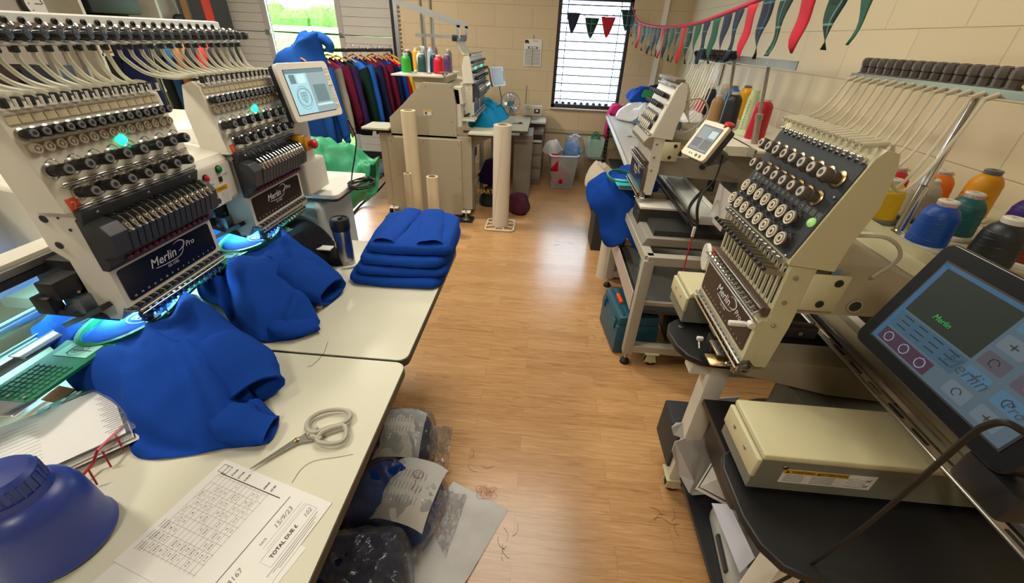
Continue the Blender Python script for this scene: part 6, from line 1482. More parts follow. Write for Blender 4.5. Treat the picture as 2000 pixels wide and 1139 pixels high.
tag(b.build('motor_housing', None, None, loc=(1.02, 1.98, .95)), 'cream vented housing behind the black cable coil of the middle machine', 'housing')
b = MB(); b.box((0, 0, 0), (.003, .12, .19), PAPER, FR((0, 0, 0), (1, .2, .1), (-.2, 1, .15))); b.box((-.003, .02, .05), (.002, .02, .05), RED); tag(b.build('hanging_paper', None, None, loc=(.86, 1.93, 1.0)), 'white paper hanging beside the cable coil of the middle machine', 'paper')

# ================================================================ workbench, pile, bins
r = empty('workbench', (0, 0, 0), 0, 'long grey-white workbench on dark slotted-angle legs under the window', 'workbench')
WBm = mat('bench_top', '#C4C2BA', .25); SL = mat('slotted_angle', '#2E3538', .5, .4)
P0, P1, P2, P3 = (.80, 5.80), (.655, 3.02), (1.05, 3.02), (1.58, 5.80)
b = MB(); b.prism([P1, (1.30, 3.02), P3, P0], .845, .87, WBm, ax='z'); b.build('bench_top', None, r, smooth=0)
b = MB(); b.tube([(P0[0], P0[1], .82), (P1[0], P1[1], .82)], .03, 4, mat('pale_steel_edge', '#B9B7AD', .35), flat=.5); b.build('bench_rail', None, r)
for x, y in ((.82, 5.72), (.685, 3.1), (1.5, 5.7), (1.25, 3.1)):
    b = MB(); b.prism([(x, y), (x + .04, y), (x + .04, y + .004), (x + .004, y + .004), (x + .004, y + .04), (x, y + .04)], 0, .845, SL, ax='z')
    for k in range(16): b.box((x - .0005, y + .02, .05 + k * .05), (.002, .012, .022), PAPER if False else mat('slot_light', '#8C9092', .6)); b.box((x + .02, y - .0005, .05 + k * .05), (.012, .002, .022), mat('slot_light', '#8C9092', .6))
    b.build('leg', None, r, smooth=0)
b = MB(); b.box((1.2, 4.5, .30), (.6, 2.4, .02), mat('dark_shelf', '#32383C', .6)); b.build('lower_shelf', None, r)
def pile(name, label, cat, cx, cy, z, sx, sy, h, m, seed, amp=.03, group=None, n=64):
    rg = [[(cx + sx * s * math.cos(a) * (1 + .15 * math.sin(3 * a + seed)), cy + sy * s * math.sin(a) * (1 + .12 * math.sin(2 * a + seed * 2)), z + h * hh) for a in np.linspace(0, 2 * PI, 13)[:-1]] for s, hh in ((.9, 0), (1.05, .15), (.95, .5), (.7, .85), (.35, 1.))]
    return tag(loft_obj(name, loft(rg, n, 5, amp, 9, (), seed, z), m, cap1=True), label, cat, group)
pile('garment', 'royal blue garment on top of the pile on the workbench', 'garment', 1.20, 5.35, 1.06, .26, .22, .15, BLUEF, 1.)
pile('garment', 'bottle green garment tucked in the top of the workbench pile', 'garment', 1.18, 5.20, 1.12, .12, .10, .08, mat('green_cloth', '#1E7A42', .9), 2.)
pile('garment', 'navy garment at the back of the workbench pile', 'garment', 1.32, 5.45, 1.13, .2, .15, .10, NAVYF, 3.)
pile('clothes_bag', 'white plastic bag of clothes at the bottom of the workbench pile', 'bag', 1.12, 5.20, .871, .24, .26, .19, mat('crumpled_white_film', '#D9D9DC', .3), 5.)
pile('garment', 'grey blue garment lying in front of the white bag on the workbench', 'garment', 1.22, 4.92, .871, .22, .14, .12, mat('slate_cloth', '#5F6C84', .9), 6.)
pile('garment', 'pink garment hanging over the window end of the workbench', 'garment', .88, 5.62, .871, .09, .13, .11, PINKF, 7.)
b = MB(); b.grid([[(.80 - .004 * j + .006 * math.sin(i), 5.60 + (j / 5 - .5) * .16 * (1 - i * .06), .90 - .045 * i) for j in range(6)] for i in range(8)], PINKF); tag(b.build('garment_sleeve', None, None, smooth=60, solid=.006), 'pink sleeve dangling below the corner of the workbench', 'garment')
b = MB(); c = at(1225, 293, z=.875); b.box((.0, 0, 0), (.20, .14, .002), PAPER, Matrix.Translation((.88, 3.75, .873)) @ Matrix.Rotation(.4, 4, 'Z')); tag(b.build('paper_sheet', None, None, smooth=0), 'white paper sheet lying on the workbench by the machine head', 'paper')
b = MB(); b.cyl((.80, 4.25, .875), (.92, 4.20, .875), .006, m=STEEL); b.cyl((.82, 4.22, .875), (.93, 4.24, .875), .006, m=STEEL); tag(b.build('snips', None), 'small steel snips lying on the workbench', 'tool')
# clear bin with red cloth
r = empty('storage_bin', (.27, 5.38, 0), .1, 'clear plastic storage bin on the floor below the window, stuffed with red cloth', 'bin')
CP = mat('clear_bin_plastic', '#C8D2D6', .2, alpha=.38); b = MB()
for s_, x in ((1, -.155), (1, .155)): b.add([(x * .88, -.13, .01), (x * .88, .13, .01), (x * 1.1, .17, .42), (x * 1.1, -.17, .42)], [(0, 1, 2, 3)], CP)
for y in (-.13, .13): b.add([(-.136, y, .01), (.136, y, .01), (.17, y * 1.3, .42), (-.17, y * 1.3, .42)], [(0, 1, 2, 3)], CP)
b.add([(-.136, -.13, .01), (.136, -.13, .01), (.136, .13, .01), (-.136, .13, .01)], [(0, 1, 2, 3)], CP); b.build('bin_walls', None, r, smooth=0)
b = MB(); P_ = [(x, y, .42) for x, y in rrect(.36, .355, .04, 3)]; b.tube(P_ + [P_[0]], .011, 6, mat('bin_rim', '#E2E8EA', .3), flat=.8); b.build('bin_rim', None, r)
pile('cloth', 'red cloth filling the clear bin below the window', 'cloth', .24, 5.33, .06, .11, .09, .20, REDF, 8., .02)
pile('cloth', 'grey cloth at the bottom of the clear bin', 'cloth', .30, 5.40, .02, .11, .09, .12, mat('slate_cloth', '#5F6C84', .9), 9., .02)
b = MB(); b.grid([[(.125 + j * .022, 5.215 - .004 * math.sin(j + i), .445 - .03 * i) for j in range(5)] for i in range(8)], REDF); tag(b.build('red_cloth', None, None, smooth=60, solid=.005), 'red cloth hanging over the front rim of the clear bin', 'cloth')
pile('plastic_bag', 'clear bag with light blue cloth bulging out of the right of the bin', 'bag', .40, 5.40, .40, .13, .11, .24, FILM, 10., .04)
pile('cloth', 'light blue cloth inside the clear bag on the bin', 'cloth', .38, 5.40, .36, .10, .09, .20, mat('sky_cloth', '#4E86BC', .9), 11., .03)
pile('plastic_bag', 'crumpled white bag spilling over the left of the bin', 'bag', .13, 5.42, .40, .11, .10, .15, mat('crumpled_white_film', '#D9D9DC', .3), 12., .04)
r = empty('tub', (.68, 5.62, .50), 0, 'small clear tub of green hoops hooked on the wall side of the workbench leg', 'tub')
b = MB(); TU = mat('mint_clear_plastic', '#B7DDD2', .25, alpha=.55)
for (x0, y0, x1, y1) in ((-.10, -.08, .10, -.08), (.10, -.08, .10, .08), (.10, .08, -.10, .08), (-.10, .08, -.10, -.08)): b.add([(x0 * .85, y0 * .85, -.15), (x1 * .85, y1 * .85, -.15), (x1 * 1.1, y1 * 1.1, .08), (x0 * 1.1, y0 * 1.1, .08)], [(0, 1, 2, 3)], TU)
b.add([(-.085, -.068, -.15), (.085, -.068, -.15), (.085, .068, -.15), (-.085, .068, -.15)], [(0, 1, 2, 3)], TU); b.build('tub_walls', None, r, smooth=0)
for k in range(4):
    b = MB(); P_ = [(.07 * math.cos(a) * (1 - .1 * k), .02 * k - .03 + .02 * math.sin(a), .02 + .02 * k + .06 * math.sin(a)) for a in np.linspace(0, 2 * PI, 20)]; b.tube(P_, .007, 6, HOOPG); tag(b.build('embroidery_hoop', None, None, loc=(.68, 5.62, .50)), 'green hoop standing in the small clear tub by the workbench', 'hoop', 'green hoops in the small tub')
r = empty('shelf_bracket', (.68, 5.80, .33), 0, 'low wall shelf carrying the small clear tub', 'shelf'); b = MB(); b.box((0, -.12, .005), (.24, .24, .02), mat('grey_shelf', '#8E8F8C', .4)); b.build('board', None, r)
# crate with colourful cloths near the bench foot
r = empty('crate', (.78, 4.55, 0), 0, 'dark lattice crate of coloured cloths beside the workbench foot', 'crate'); b = MB(); CR = mat('dark_crate', '#20242C', .5)
for k in range(6):
    b.box((0, -.20, .04 + k * .06), (.36, .012, .018), CR); b.box((-.18, 0, .04 + k * .06), (.012, .40, .018), CR)
for k in range(7): b.box((-.18 + k * .06, -.20, .19), (.014, .012, .36), CR); b.box((-.18, -.2 + k * .066, .19), (.012, .014, .36), CR)
b.build('lattice', None, r, smooth=0)
pile('cloth', 'purple cloth on top of the dark crate by the bench', 'cloth', .80, 4.50, .36, .12, .12, .10, mat('violet_cloth', '#6A2FA0', .9), 13.)
pile('cloth', 'dark blue cloth on the crate behind the purple one', 'cloth', .98, 4.60, .33, .15, .12, .12, NAVYF, 14.)
pile('cloth', 'crumpled cream cloth on the dark box behind the blue sweatshirt', 'cloth', .52, 3.62, .58, .13, .22, .16, CREAMF, 15., .035)
b = MB(); T = Matrix.Translation((.71, 3.12, .79)) @ Matrix.Rotation(-.35, 4, 'X'); b.prism(rrect(.22, .16, .01), 0, .006, mat('green_board', '#3F9A5A', .4), T, 'z'); tag(b.build('hoop_board', None), 'green plastic hooping board behind the blue sweatshirt', 'board')
b = MB(); b.box((.62, 3.62, .285), (.22, .30, .57), mat('dark_box', '#2A2C30', .6), ch=.01); tag(b.build('storage_box', None), 'dark box under the cream cloth beside the workbench', 'box')

# ================================================================ back machine with side cabinet
BM = empty('embroidery_machine', (-.80, 4.75, 0), PI / 2, 'grey cream two-head embroidery machine near the back wall, side panel facing the aisle', 'embroidery machine')
bpy.context.view_layer.update(); BMi = BM.matrix_world.inverted()
h1 = modern_head(BM, -.30, None, full=False); h1.location.y = -.10
SC = .82
for hx in (.10,): modern_head(BM, hx, None, full=False).location.y = -.10
GP = mat('cabinet_taupe', '#A49A85', .5, bump=.05, bscale=600)
b = MB(); b.prism([(.02, .86), (.02, 1.10), (.05, 1.27), (.32, 1.27), (.52, 1.08), (.66, .96), (.66, .80), (.02, .80)], -.70, -.66, GP)
for y, z in ((.06, 1.24), (.29, 1.24), (.06, .95), (.05, .83), (.3, .83)): b.cyl((-.70, y, z), (-.703, y, z), .004, m=BLACKP)
b.build('side_panel', None, BM, bevel=.006)
b = MB(); T = Matrix(((0, 0, -1, -.7015), (-1, 0, 0, .29), (0, 1, 0, 1.02), (0, 0, 0, 1))); b.box((0, 0, 0), (.075, .045, .001), PAPER, T); b.box((0, .016, -.0) , (.07, .01, .003), YELLOW, T); b.box((-.015, -.005, 0), (.018, .02, .003), INK, T); b.build('warning_sticker', None, BM, smooth=0)
b = MB(); b.prism([(-.02, 1.0), (.0, 1.22), (.30, 1.26), (.5, 1.10), (.5, .9), (-.02, .9)], -.66, .45, CREAM); b.box((-.55, -.06, .96), (.16, .16, .02), WHITEP)
b.cyl((-.64, -.021, 1.16), (-.64, -.024, 1.16), .014, m=BLACKP); b.cyl((-.58, -.021, 1.16), (-.58, -.024, 1.16), .014, m=BLACKP)
b.prism([(-.04, 1.10), (.05, 1.10), (.05, 1.24), (-.02, 1.24)], -.66, -.48, CREAM); b.build('bridge', None, BM, bevel=.01)
b = MB(); b.tube([(-.68, .12, 1.275), (-.68, .12, 1.33), (-.68, .08, 1.355), (-.68, .16, 1.355), (-.68, .12, 1.33)], .008, 8, mat('eye_bolt', '#8A8378', .4, .6)); b.build('lifting_eye', None, BM)
b = MB(); b.prism([(-.02, .04), (-.02, .79), (.70, .79), (.70, .04)], -.72, -.66, GP); b.prism([(-.12, .10), (-.12, .82), (.78, .82), (.78, .10)], -.70, -.60, GP)
for y, z in ((.0, .75), (.35, .76), (.66, .75), (.0, .42), (.62, .42), (.0, .14), (.4, .12)): b.cyl((-.72, y, z), (-.723, y, z), .004, m=BLACKP)
b.box((-.1, .3, .45), (1.0, .6, .1), GP); b.build('side_cabinet', None, BM, bevel=.006)
for y0, y1, s_ in ((-.42, -.10, 1), (.66, .92, -1)):
    b = MB(); b.box((-.62, (y0 + y1) / 2, .865), (.30, y1 - y0, .018), TABLE, ch=.002); b.box((-.62, (y0 + y1) / 2, .85), (.302, y1 - y0 + .004, .012), BLACKP)
    yy = (y0, y1) if s_ > 0 else (y1, y0); b.prism([(yy[1], .845), (yy[0] + .06 * s_, .845), (yy[1], .70)] if s_ > 0 else [(yy[1], .845), (yy[0] - .06, .845), (yy[1], .70)], -.60, -.58, GP); b.build('side_table', None, BM, smooth=0)
for y in (-.06, .70):
    b = MB(); b.box((-.72, y, .085), (.10, .09, .01), CREAM, ch=.002); b.cyl((-.75, y, .02), (-.75, y, .10), .010, m=STEEL); b.lathe([(.04, 0), (.035, .012), (.012, .02)], (-.75, y, .014), m=STEEL, n=20); b.box((-.75, y, .007), (.15, .15, .014), RUBBER, ch=.002); b.lathe([(.035, -.015), (.035, .015)], (-.68, y + .05, .036), (0, 1, 0), 14, RUBBER); b.build('levelling_foot', None, BM)
b = MB(); b.box((-.20, -.25, .775), (.02, .60, .02), ALU); b.box((-.52, -.10, .40), (.04, .04, .72), ALU, ch=.003); b.box((.1, -.10, .40), (.04, .04, .72), ALU, ch=.003); b.box((-.2, -.10, .28), (.62, .03, .04), WHITEP); b.build('stand_frame', None, BM)
hoop(BM, -.25, .10, .90); 
b = MB(); b.box((.1, -.02, .893), (.5, .16, .006), HOOPG); b.build('hoop_plate', None, BM)
t = tablet(BM, 'control_screen', (-.56, 5.22, 1.26), 60, -15, .24, .20, .035, WHITEP, DGREY, lambda b, ox, oy, w, h: b.box((ox, oy, .0016), (w, h, .0006), mat('bs_grey', '#8C9290', .3, emis='#8C9290', estr=.15)), lambda b, w, h: b.box((w / 2 - .015, 0, .001), (.008, .1, .002), INKG), (.02, .03, .02, .02))
b = MB(); b.tube([tuple(BMi @ Vector(q)) for q in ((-.55, 5.28, 1.16), (-.52, 5.25, .98), (-.62, 5.15, .93))], .006, 6, mat('brown_cable', '#5C4A38', .5), smooth=5); b.build('screen_cable', None, BM)
# thread tree of the back machine
b = MB(); b.box((-.25, .38, 1.315), (.75, .50, .012), CREAM); b.box((-.25, .30, 1.28), (.6, .3, .05), GP); b.build('spool_tray', None, BM, smooth=0)
b = MB(); b.cyl((-.44, .34, 1.32), (-.44, .34, 1.78), .010, m=ALU); b.build('thread_post', None, BM); b = MB(); b.cyl((-.10, .34, 1.32), (-.10, .34, 1.76), .010, m=ALU); b.build('thread_post', None, BM)
for x in (-.44, -.02):
    b = MB(); b.prism([(.02, 1.70), (.02, 1.745), (.60, 1.90), (.60, 1.86)], x, x + .03, ALU); b.prism([(.02, 1.62), (.045, 1.62), (.045, 1.72), (.02, 1.72)], x, x + .03, ALU); b.build('guide_arm', None, BM, smooth=0)
b = MB(); b.box((-.22, .06, 1.62), (.50, .05, .05), BLACKP, ch=.01); b.box((-.3, .25, 1.63), (.03, .42, .025), ALU); b.build('guide_block', None, BM)
for i in range(14):
    x = -.42 + i * .03; b = MB(); b.tube([(x, .05, 1.60), (x + .01, .04, 1.56), (x + .02, .0, 1.50), (x - .01, -.06, 1.50)], .010, 5, TUBE, smooth=4); b.build('thread_tube', None, BM)
for lb, lx, ly, c, rr, hh in (('bright green thread cone at the left end of the back machine tray', -.55, .50, '#2FA83A', .036, .145), ('black thread cone behind the bright green one on the back tray', -.40, .52, '#20242A', .034, .17), ('white thread cone on the back machine tray', -.36, .42, '#C9CCC8', .03, .16),
    ('dark teal thread cone on the back machine tray', -.44, .38, '#1D4A48', .034, .15), ('golden thread cone at the back of the back machine tray', -.2, .50, '#D69A1E', .03, .18), ('navy thread cone beside the post of the back tray', -.40, .28, '#1B2A52', .03, .15), ('red thread cone at the right of the back machine tray', -.54, .20, '#C8142C', .040, .145),
    ('purple thread cone behind the red one on the back tray', -.36, .16, '#5A3A6A', .032, .15), ('pale blue thread cone at the back of the back tray', -.18, .36, '#9CB4C8', .03, .19), ('grey green thread cone at the right rear of the back tray', -.2, .18, '#8A9088', .03, .18)):
    p = BM.matrix_world @ Vector((lx, ly, 1.321)); cone_root(lb, p.x, p.y, 1.321, c, r_=rr * 1.2, h=hh * 1.12, group='thread cones on the back machine tray')
# its table and turquoise garment
slab_table('cream table in front of the back machine carrying the turquoise garment', -.74, -.17, 4.62, 5.72, .80, .01, ((-.1, -.45), (-.1, .45), (.15, .3)))
OT = [at(990, 222, z=.803), at(992, 230, z=.803), at(975, 237, z=.803), at(962, 247, z=.803), at(930, 250, z=.803), at(917, 245, z=.81), at(918, 235, z=.84), at(925, 220, z=.885), at(945, 200, z=.90), at(960, 196, z=.93), at(972, 205, z=.9)]
cc = (-.80, 4.95)
rg = [[(cc[0] + (p.x - cc[0]) * t, cc[1] + (p.y - cc[1]) * t, .90 + .09 * math.sin(PI * t) + (p.z - .90) * t ** 1.8) for p in OT] for t in (.05, .3, .5, .7, .88, 1.)]
tag(loft_obj('garment', loft(rg, 110, 7, .05, 7, (), 21., .803), CYANF), 'turquoise garment hooped on the back machine and spread over its table', 'garment')
b = MB(); b.cyl((-.36, 5.0, .805), (-.30, 5.03, .805), .006, m=STEEL); b.tube([(-.30, 5.03, .806), (-.27, 5.06, .81), (-.25, 5.02, .806), (-.29, 5.02, .806)], .005, 6, BLACKP, smooth=4); tag(b.build('snips', None), 'small dark snips lying on the back machine table', 'scissors')
# desk fan
r = empty('desk_fan', (-.44, 5.60, .80), -.2, 'silver desk fan with a round wire guard behind the turquoise garment', 'fan')
b = MB(); b.lathe([(.07, 0), (.07, .012), (.015, .02), (.012, .09)], m=STEEL, n=20); b.build('base', None, r)
b = MB()
for k in range(24):
    a = 2 * PI * k / 24; b.tube([(.03 * math.cos(a), -.055, .14 + .03 * math.sin(a)), (.09 * math.cos(a), -.045, .14 + .09 * math.sin(a)), (.125 * math.cos(a), 0, .14 + .125 * math.sin(a)), (.06 * math.cos(a), .04, .14 + .06 * math.sin(a))], .0016, 4, CHROME)
b.tube([(.126 * math.cos(a), 0, .14 + .126 * math.sin(a)) for a in np.linspace(0, 2 * PI, 30)], .004, 6, CHROME); b.lathe([(.03, 0), (.025, .006), (0, .008)], (0, -.055, .14), (0, -1, 0), 16, STEEL); b.build('guard', None, r)
b = MB()
for k in range(3):
    a = k * 2.09 + .4; T = Matrix.Translation((0, -.01, .14)) @ Matrix.Rotation(a, 4, 'Y'); b.grid([[((i - 2) * .018 * (.5 + j * .2), .01 * (i - 2) * .6, .02 + j * .022) for i in range(5)] for j in range(5)], mat('fan_blade', '#C8CCCE', .3, .5), T)
b.lathe([(.02, -.02), (.02, .03), (.035, .035), (.03, .08), (0, .085)], (0, 0, .14), (0, 1, 0), 16, DGREY); b.build('blades', None, r, smooth=60, solid=.001)
b = MB(); b.cyl((-.255, 5.70, .80), (-.25, 5.70, 1.14), .004, m=DGREY); tag(b.build('thin_rod', None), 'thin dark upright rod beside the desk fan', 'rod')
# power unit and cabinet right of it
r = empty('filing_cabinet', (-.13, 5.3, 0), 0, 'taupe cabinet with small drawers standing at the right of the back table', 'cabinet')
CT = mat('cabinet_brown_grey', '#7E7467', .55); b = MB(); b.box((-.09, -.25, .36), (.20, .5, .72), CT, ch=.004); b.box((.06, .2, .335), (.14, .3, .67), CT, ch=.004); b.build('body', None, r)
for k in range(3):
    b = MB(); b.box((.06, .045, .14 + k * .16), (.12, .012, .13), mat('drawer_front', '#8C8276', .5), ch=.003); o = b.build('drawer', None, r)
b = MB(); b.box((.06, .05, .56), (.11, .10, .02), PAPER); b.box((.06, .05, .60), (.12, .02, .06), BLACKP); b.build('papers', None, r, smooth=0)
b = MB(); b.box((0, 0, .055), (.24, .16, .11), mat('unit_beige', '#B8AE9C', .5), ch=.004); b.box((.06, -.081, .055), (.07, .004, .05), BLACKP); b.box((.06, -.084, .06), (.03, .004, .02), PAPER); b.box((-.05, -.081, .075), (.07, .003, .005), INKG); tag(b.build('power_unit', None, None, loc=(-.16, 5.63, .815)), 'flat beige electrical unit with a black socket behind the back table', 'device')
b = MB(); b.box((-.13, 5.6, .76), (.3, .4, .02), mat('white_board', '#CFCBC2', .4)); b.box((-.13, 5.75, .38), (.3, .03, .74), CT); tag(b.build('side_unit', None, None, smooth=0), 'small white-topped unit under the beige electrical device', 'cabinet')
# bags beneath the back machine
pile('bag', 'black bag with yellow lettering on the floor behind the pale roll', 'bag', -.52, 4.55, 0, .15, .14, .22, mat('black_bag', '#141416', .5), 16.)
b = MB(); b.text('MARTIN', .07, mat('yellow_print', '#E0B018', .5), Matrix(((1, 0, 0, -.55), (0, .25, -.97, 4.38), (0, .97, .25, .19), (0, 0, 0, 1))))
tag(b.build('bag_lettering', None, bpy.data.objects['bag'], smooth=0))
pile('bag', 'royal blue and purple bag stacked above the black one by the pale roll', 'bag', -.54, 4.62, .22, .14, .13, .26, PURPLEF, 17.)
pile('bag', 'maroon cloth bag slumped on the floor right of the pale roll', 'bag', -.21, 4.35, 0, .12, .12, .20, mat('maroon_bag', '#4A1226', .9), 18.)
pile('clothes_bag', 'clear bag with dark grey contents under the back machine cabinet', 'bag', -.95, 4.35, 0, .20, .14, .16, mat('smoky_bag', '#5A6674', .25), 19.)
pile('clothes_bag', 'light blue grey bag under the cabinet behind the short roll', 'bag', -1.22, 4.35, 0, .15, .12, .18, mat('pale_blue_bag', '#A9BAC6', .3), 20.)
# black cable on the floor
b = MB(); b.tube([at(775, 325, z=.25), at(740, 370, z=.12), at(705, 400, z=.02), at(670, 440, z=.01)], .012, 8, RUBBER, smooth=6); tag(b.build('cable', None), 'thick black cable sloping down to the floor left of the tall roll', 'cable')

# ================================================================ near right clutter on the lower shelf
r = empty('cardboard_box', (0, 0, 0), 0, 'open grey white cardboard box with flaps beside the near right castor', 'box')
GC = mat('grey_card', '#A5A29B', .75); WC = mat('white_card', '#CFCBC8', .7)
b = MB(); b.add([at(1345, 962, z=.15), at(1342, 825, z=.42), at(1430, 820, z=.45), at(1440, 900, z=.30)], [(0, 1, 2, 3)], GC); b.build('back_panel', None, r, smooth=0, solid=.003)
b = MB(); b.add([at(1340, 855, z=.40), at(1355, 940, z=.20), at(1345, 962, z=.16), at(1325, 925, z=.22), at(1312, 880, z=.36), at(1318, 862, z=.40)], [(0, 1, 2, 3, 4, 5)], WC); b.build('flap', None, r, smooth=0, solid=.003)
b = MB(); b.add([at(1336, 857, z=.41), at(1334, 826, z=.46), at(1322, 826, z=.46), at(1312, 835, z=.45), at(1316, 850, z=.42)], [(0, 1, 2, 3, 4)], WC); b.build('flap', None, r, smooth=0, solid=.003)
b = MB(); b.add([at(1345, 962, z=.148), at(1440, 900, z=.148), at(1470, 960, z=.148), at(1352, 968, z=.145)], [(0, 1, 2, 3)], GC); b.build('bottom_panel', None, r, smooth=0, solid=.003)
r = empty('booklet', (.80, .86, .18), 0, 'white instruction booklet with dark borders leaning under the near black table', 'booklet')
b = MB(); pts = [at(1358, 955, z=.24), at(1422, 850, z=.46), at(1480, 900, z=.46), at(1425, 990, z=.24)]; q = [p - Vector((.80, .86, .18)) for p in pts]
b.add(q, [(0, 1, 2, 3)], PAPER); nrm = (q[1] - q[0]).cross(q[3] - q[0]).normalized(); nrm = nrm if nrm.z > 0 else -nrm
def bl(s, t): return q[0].lerp(q[1], s).lerp(q[3].lerp(q[2], s), t) + nrm * .0035
for s0, t0, s1, t1 in ((.06, .04, .08, .96), (.05, .04, .95, .07), (.12, .16, .135, .5), (.92, .04, .94, .96)): b.add([bl(s0, t0), bl(s1, t0), bl(s1, t1), bl(s0, t1)], [(0, 1, 2, 3)], INK)
for k in range(5): b.add([bl(.3, .25 + k * .05), bl(.6, .25 + k * .05), bl(.6, .265 + k * .05), bl(.3, .265 + k * .05)], [(0, 1, 2, 3)], INKG)
b.build('cover', None, r, smooth=0, solid=.003)
b = MB(); b.add([at(1390, 983, z=.30), at(1425, 985, z=.36), at(1475, 1090, z=.36), at(1445, 1120, z=.28)], [(0, 1, 2, 3)], mat('pale_paper', '#C9CCDA', .6)); tag(b.build('paper_sheet', None, None, smooth=0, solid=.001), 'white paper standing between the booklet and the plastic case on the lower shelf', 'paper')
r = empty('plastic_case', (0, 0, 0), 0, 'translucent white plastic case with a dark handle on the lower shelf', 'case')
b = MB(); a0, a1 = at(1398, 1000, z=.20), at(1440, 1180, z=.20); d = (a1 - a0).normalized(); nn = Vector((-d.y, d.x, 0)); T = FR(a0.lerp(a1, .5), d, nn if nn.x > 0 else -nn)
b.box((0, .10, -.02), (.34, .22, .08), mat('milky_case', '#B9BAB4', .3, alpha=.9), FR(a0.lerp(a1, .5), d, (nn if nn.x > 0 else -nn)), ch=.02); b.build('shell', None, r)
b = MB(); b.box((0, -.012, .0), (.12, .012, .02), DGREY, FR(a0.lerp(a1, .5), d, (nn if nn.x > 0 else -nn)), ch=.003); b.build('handle', None, r)
b = MB()
bk = []
for k in range(6):
    b = MB(); p = at(1400, 800, z=.42); T = Matrix.Translation((p.x + .03, p.y + .0 + k * .012, .335 + .0 * k)) @ Matrix.Rotation(.5 - .08 * k, 4, 'X') @ Matrix.Rotation(.2, 4, 'Z'); b.box((0, 0, 0), (.16, .003, .20), mat('sleeve_film', '#C3C8CC', .3) if k % 2 else mat('card_tan', '#A88868', .7), T)
    o = b.build('plastic_sleeve', None, None, smooth=0); tag(o, 'plastic document sleeve filed upright under the near black table', 'sleeve', 'document sleeves under the near black table')
b = MB(); p = at(1370, 760, z=.5); b.box((p.x + .03, 1.22, .24), (.22, .20, .19), mat('dark_box', '#2A2C30', .6), ch=.01); tag(b.build('storage_box', None), 'dark box on the lower shelf behind the near machine leg', 'box')
pile('black_bag', 'black bag with gold writing at the bottom edge under the near table', 'bag', .85, .58, .135, .13, .12, .22, mat('black_bag', '#141416', .5), 23.)
b = MB(); b.lathe([(.16, 0), (.17, .02), (.17, .24), (.155, .26), (0, .262)], (1.02, 1.16, .135), m=mat('dark_drum', '#1A1B1D', .4), n=36); b.lathe([(.172, .20), (.172, .23)], (1.02, 1.16, .135), m=MGREY, n=36); tag(b.build('drum', None), 'dark round drum on the lower shelf under the near machine', 'drum')

# ================================================================ far left background
def P3(x, y, z): return (x, y, z)
r = empty('wall_clock', (-4.585, 4.1, 1.74), 0, 'round wall clock with a dark rim high on the left wall', 'clock')
b = MB(); b.lathe([(.13, 0), (.15, .01), (.15, .038), (.13, .044), (.127, .03)], (0, 0, 0), (1, 0, 0), 32, BLACKP); b.build('rim', None, r)
b = MB(); b.lathe([(.128, .040), (0, .041)], (0, 0, 0), (1, 0, 0), 32, PAPER)
for k in range(12): a = k * PI / 6; b.box((.043, .10 * math.cos(a), .10 * math.sin(a)), (.002, .008, .008), INK)
b.box((.044, .02, .03), (.002, .006, .075), INK, Matrix.Rotation(.5, 4, 'X')); b.box((.044, -.02, .0), (.002, .06, .006), INK); b.build('face', None, r, smooth=0)
def cupboard(name, label, cat, y0, y1, z0, z1, dep, m): 
    b = MB(); yc = (y0 + y1) / 2; b.box((-4.59 + dep / 2, yc, (z0 + z1) / 2), (dep, y1 - y0, z1 - z0), m, ch=.004); return tag(b.build(name, None, None, smooth=0), label, cat)
r = empty('shelf_unit', (-4.4, 4.58, 0), 0, 'open shelf unit of dark items beside the clock on the left wall', 'shelf unit')
SW = mat('shelf_white', '#BDB6A2', .6); b = MB()
for z in (.5, 1.0, 1.36, 1.66, 2.0): b.box((0, 0, z), (.38, .86, .025), SW)
b.box((-.17, 0, 1.2), (.01, .86, 1.6), mat('dark_back', '#2A2522', .8)); b.build('boards', None, r, smooth=0)
for y in (-.43, .43):
    b = MB(); b.box((0, y, 1.0), (.38, .03, 2.0), SW); b.build('side_panel', None, r, smooth=0)
cl = ['#C98A6A', '#6F2E22', '#D8C7A0', '#8C3B30', '#2F6F5E', '#B02A40', '#D8D2C4', '#1E1E22']
for k in range(8):
    b = MB(); b.box((0, 0, .05), (.16, .07, .09 + .02 * (k % 3)), mat('shelf_item_%d' % k, cl[k], .6), ch=.006)
    tag(b.build('storage_tin', None, None, loc=(-4.3, 4.27 + k * .085, 1.375)), ['tan', 'dark brown', 'cream', 'brick red', 'teal', 'crimson', 'off-white', 'black'][k] + ' small carton in the row on the shelf unit', 'carton', 'small cartons on the left shelf unit')
b = MB(); b.box((0, 0, .10), (.3, .55, .16), mat('black_kit', '#1B1A1C', .5), ch=.02); tag(b.build('black_case', None, None, loc=(-4.35, 4.5, 1.675)), 'black case lying on the upper shelf near the clock', 'case')
b = MB(); b.box((-4.57, 3.55, 1.85), (.03, .35, .8), mat('dark_red_picture', '#3A1A1C', .6)); tag(b.build('notice_board', None), 'dark reddish board on the left wall left of the clock', 'board')
cupboard('locker', 'pale blue grey steel locker right of the shelf unit', 'locker', 5.05, 5.42, 0, 2.2, .06, mat('locker_grey', '#98A0A6', .5, .3))
r = empty('hanging_bag', (-4.5, 5.62, 1.58), 0, 'small dark blue bag hanging by a strap on the left wall', 'bag')
rg = [[(.05 * s * math.cos(a), .09 * s * math.sin(a), z) for a in np.linspace(0, 2 * PI, 11)[:-1]] for s, z in ((.6, -.17), (1, -.14), (1, .0), (.8, .12), (.4, .15))]
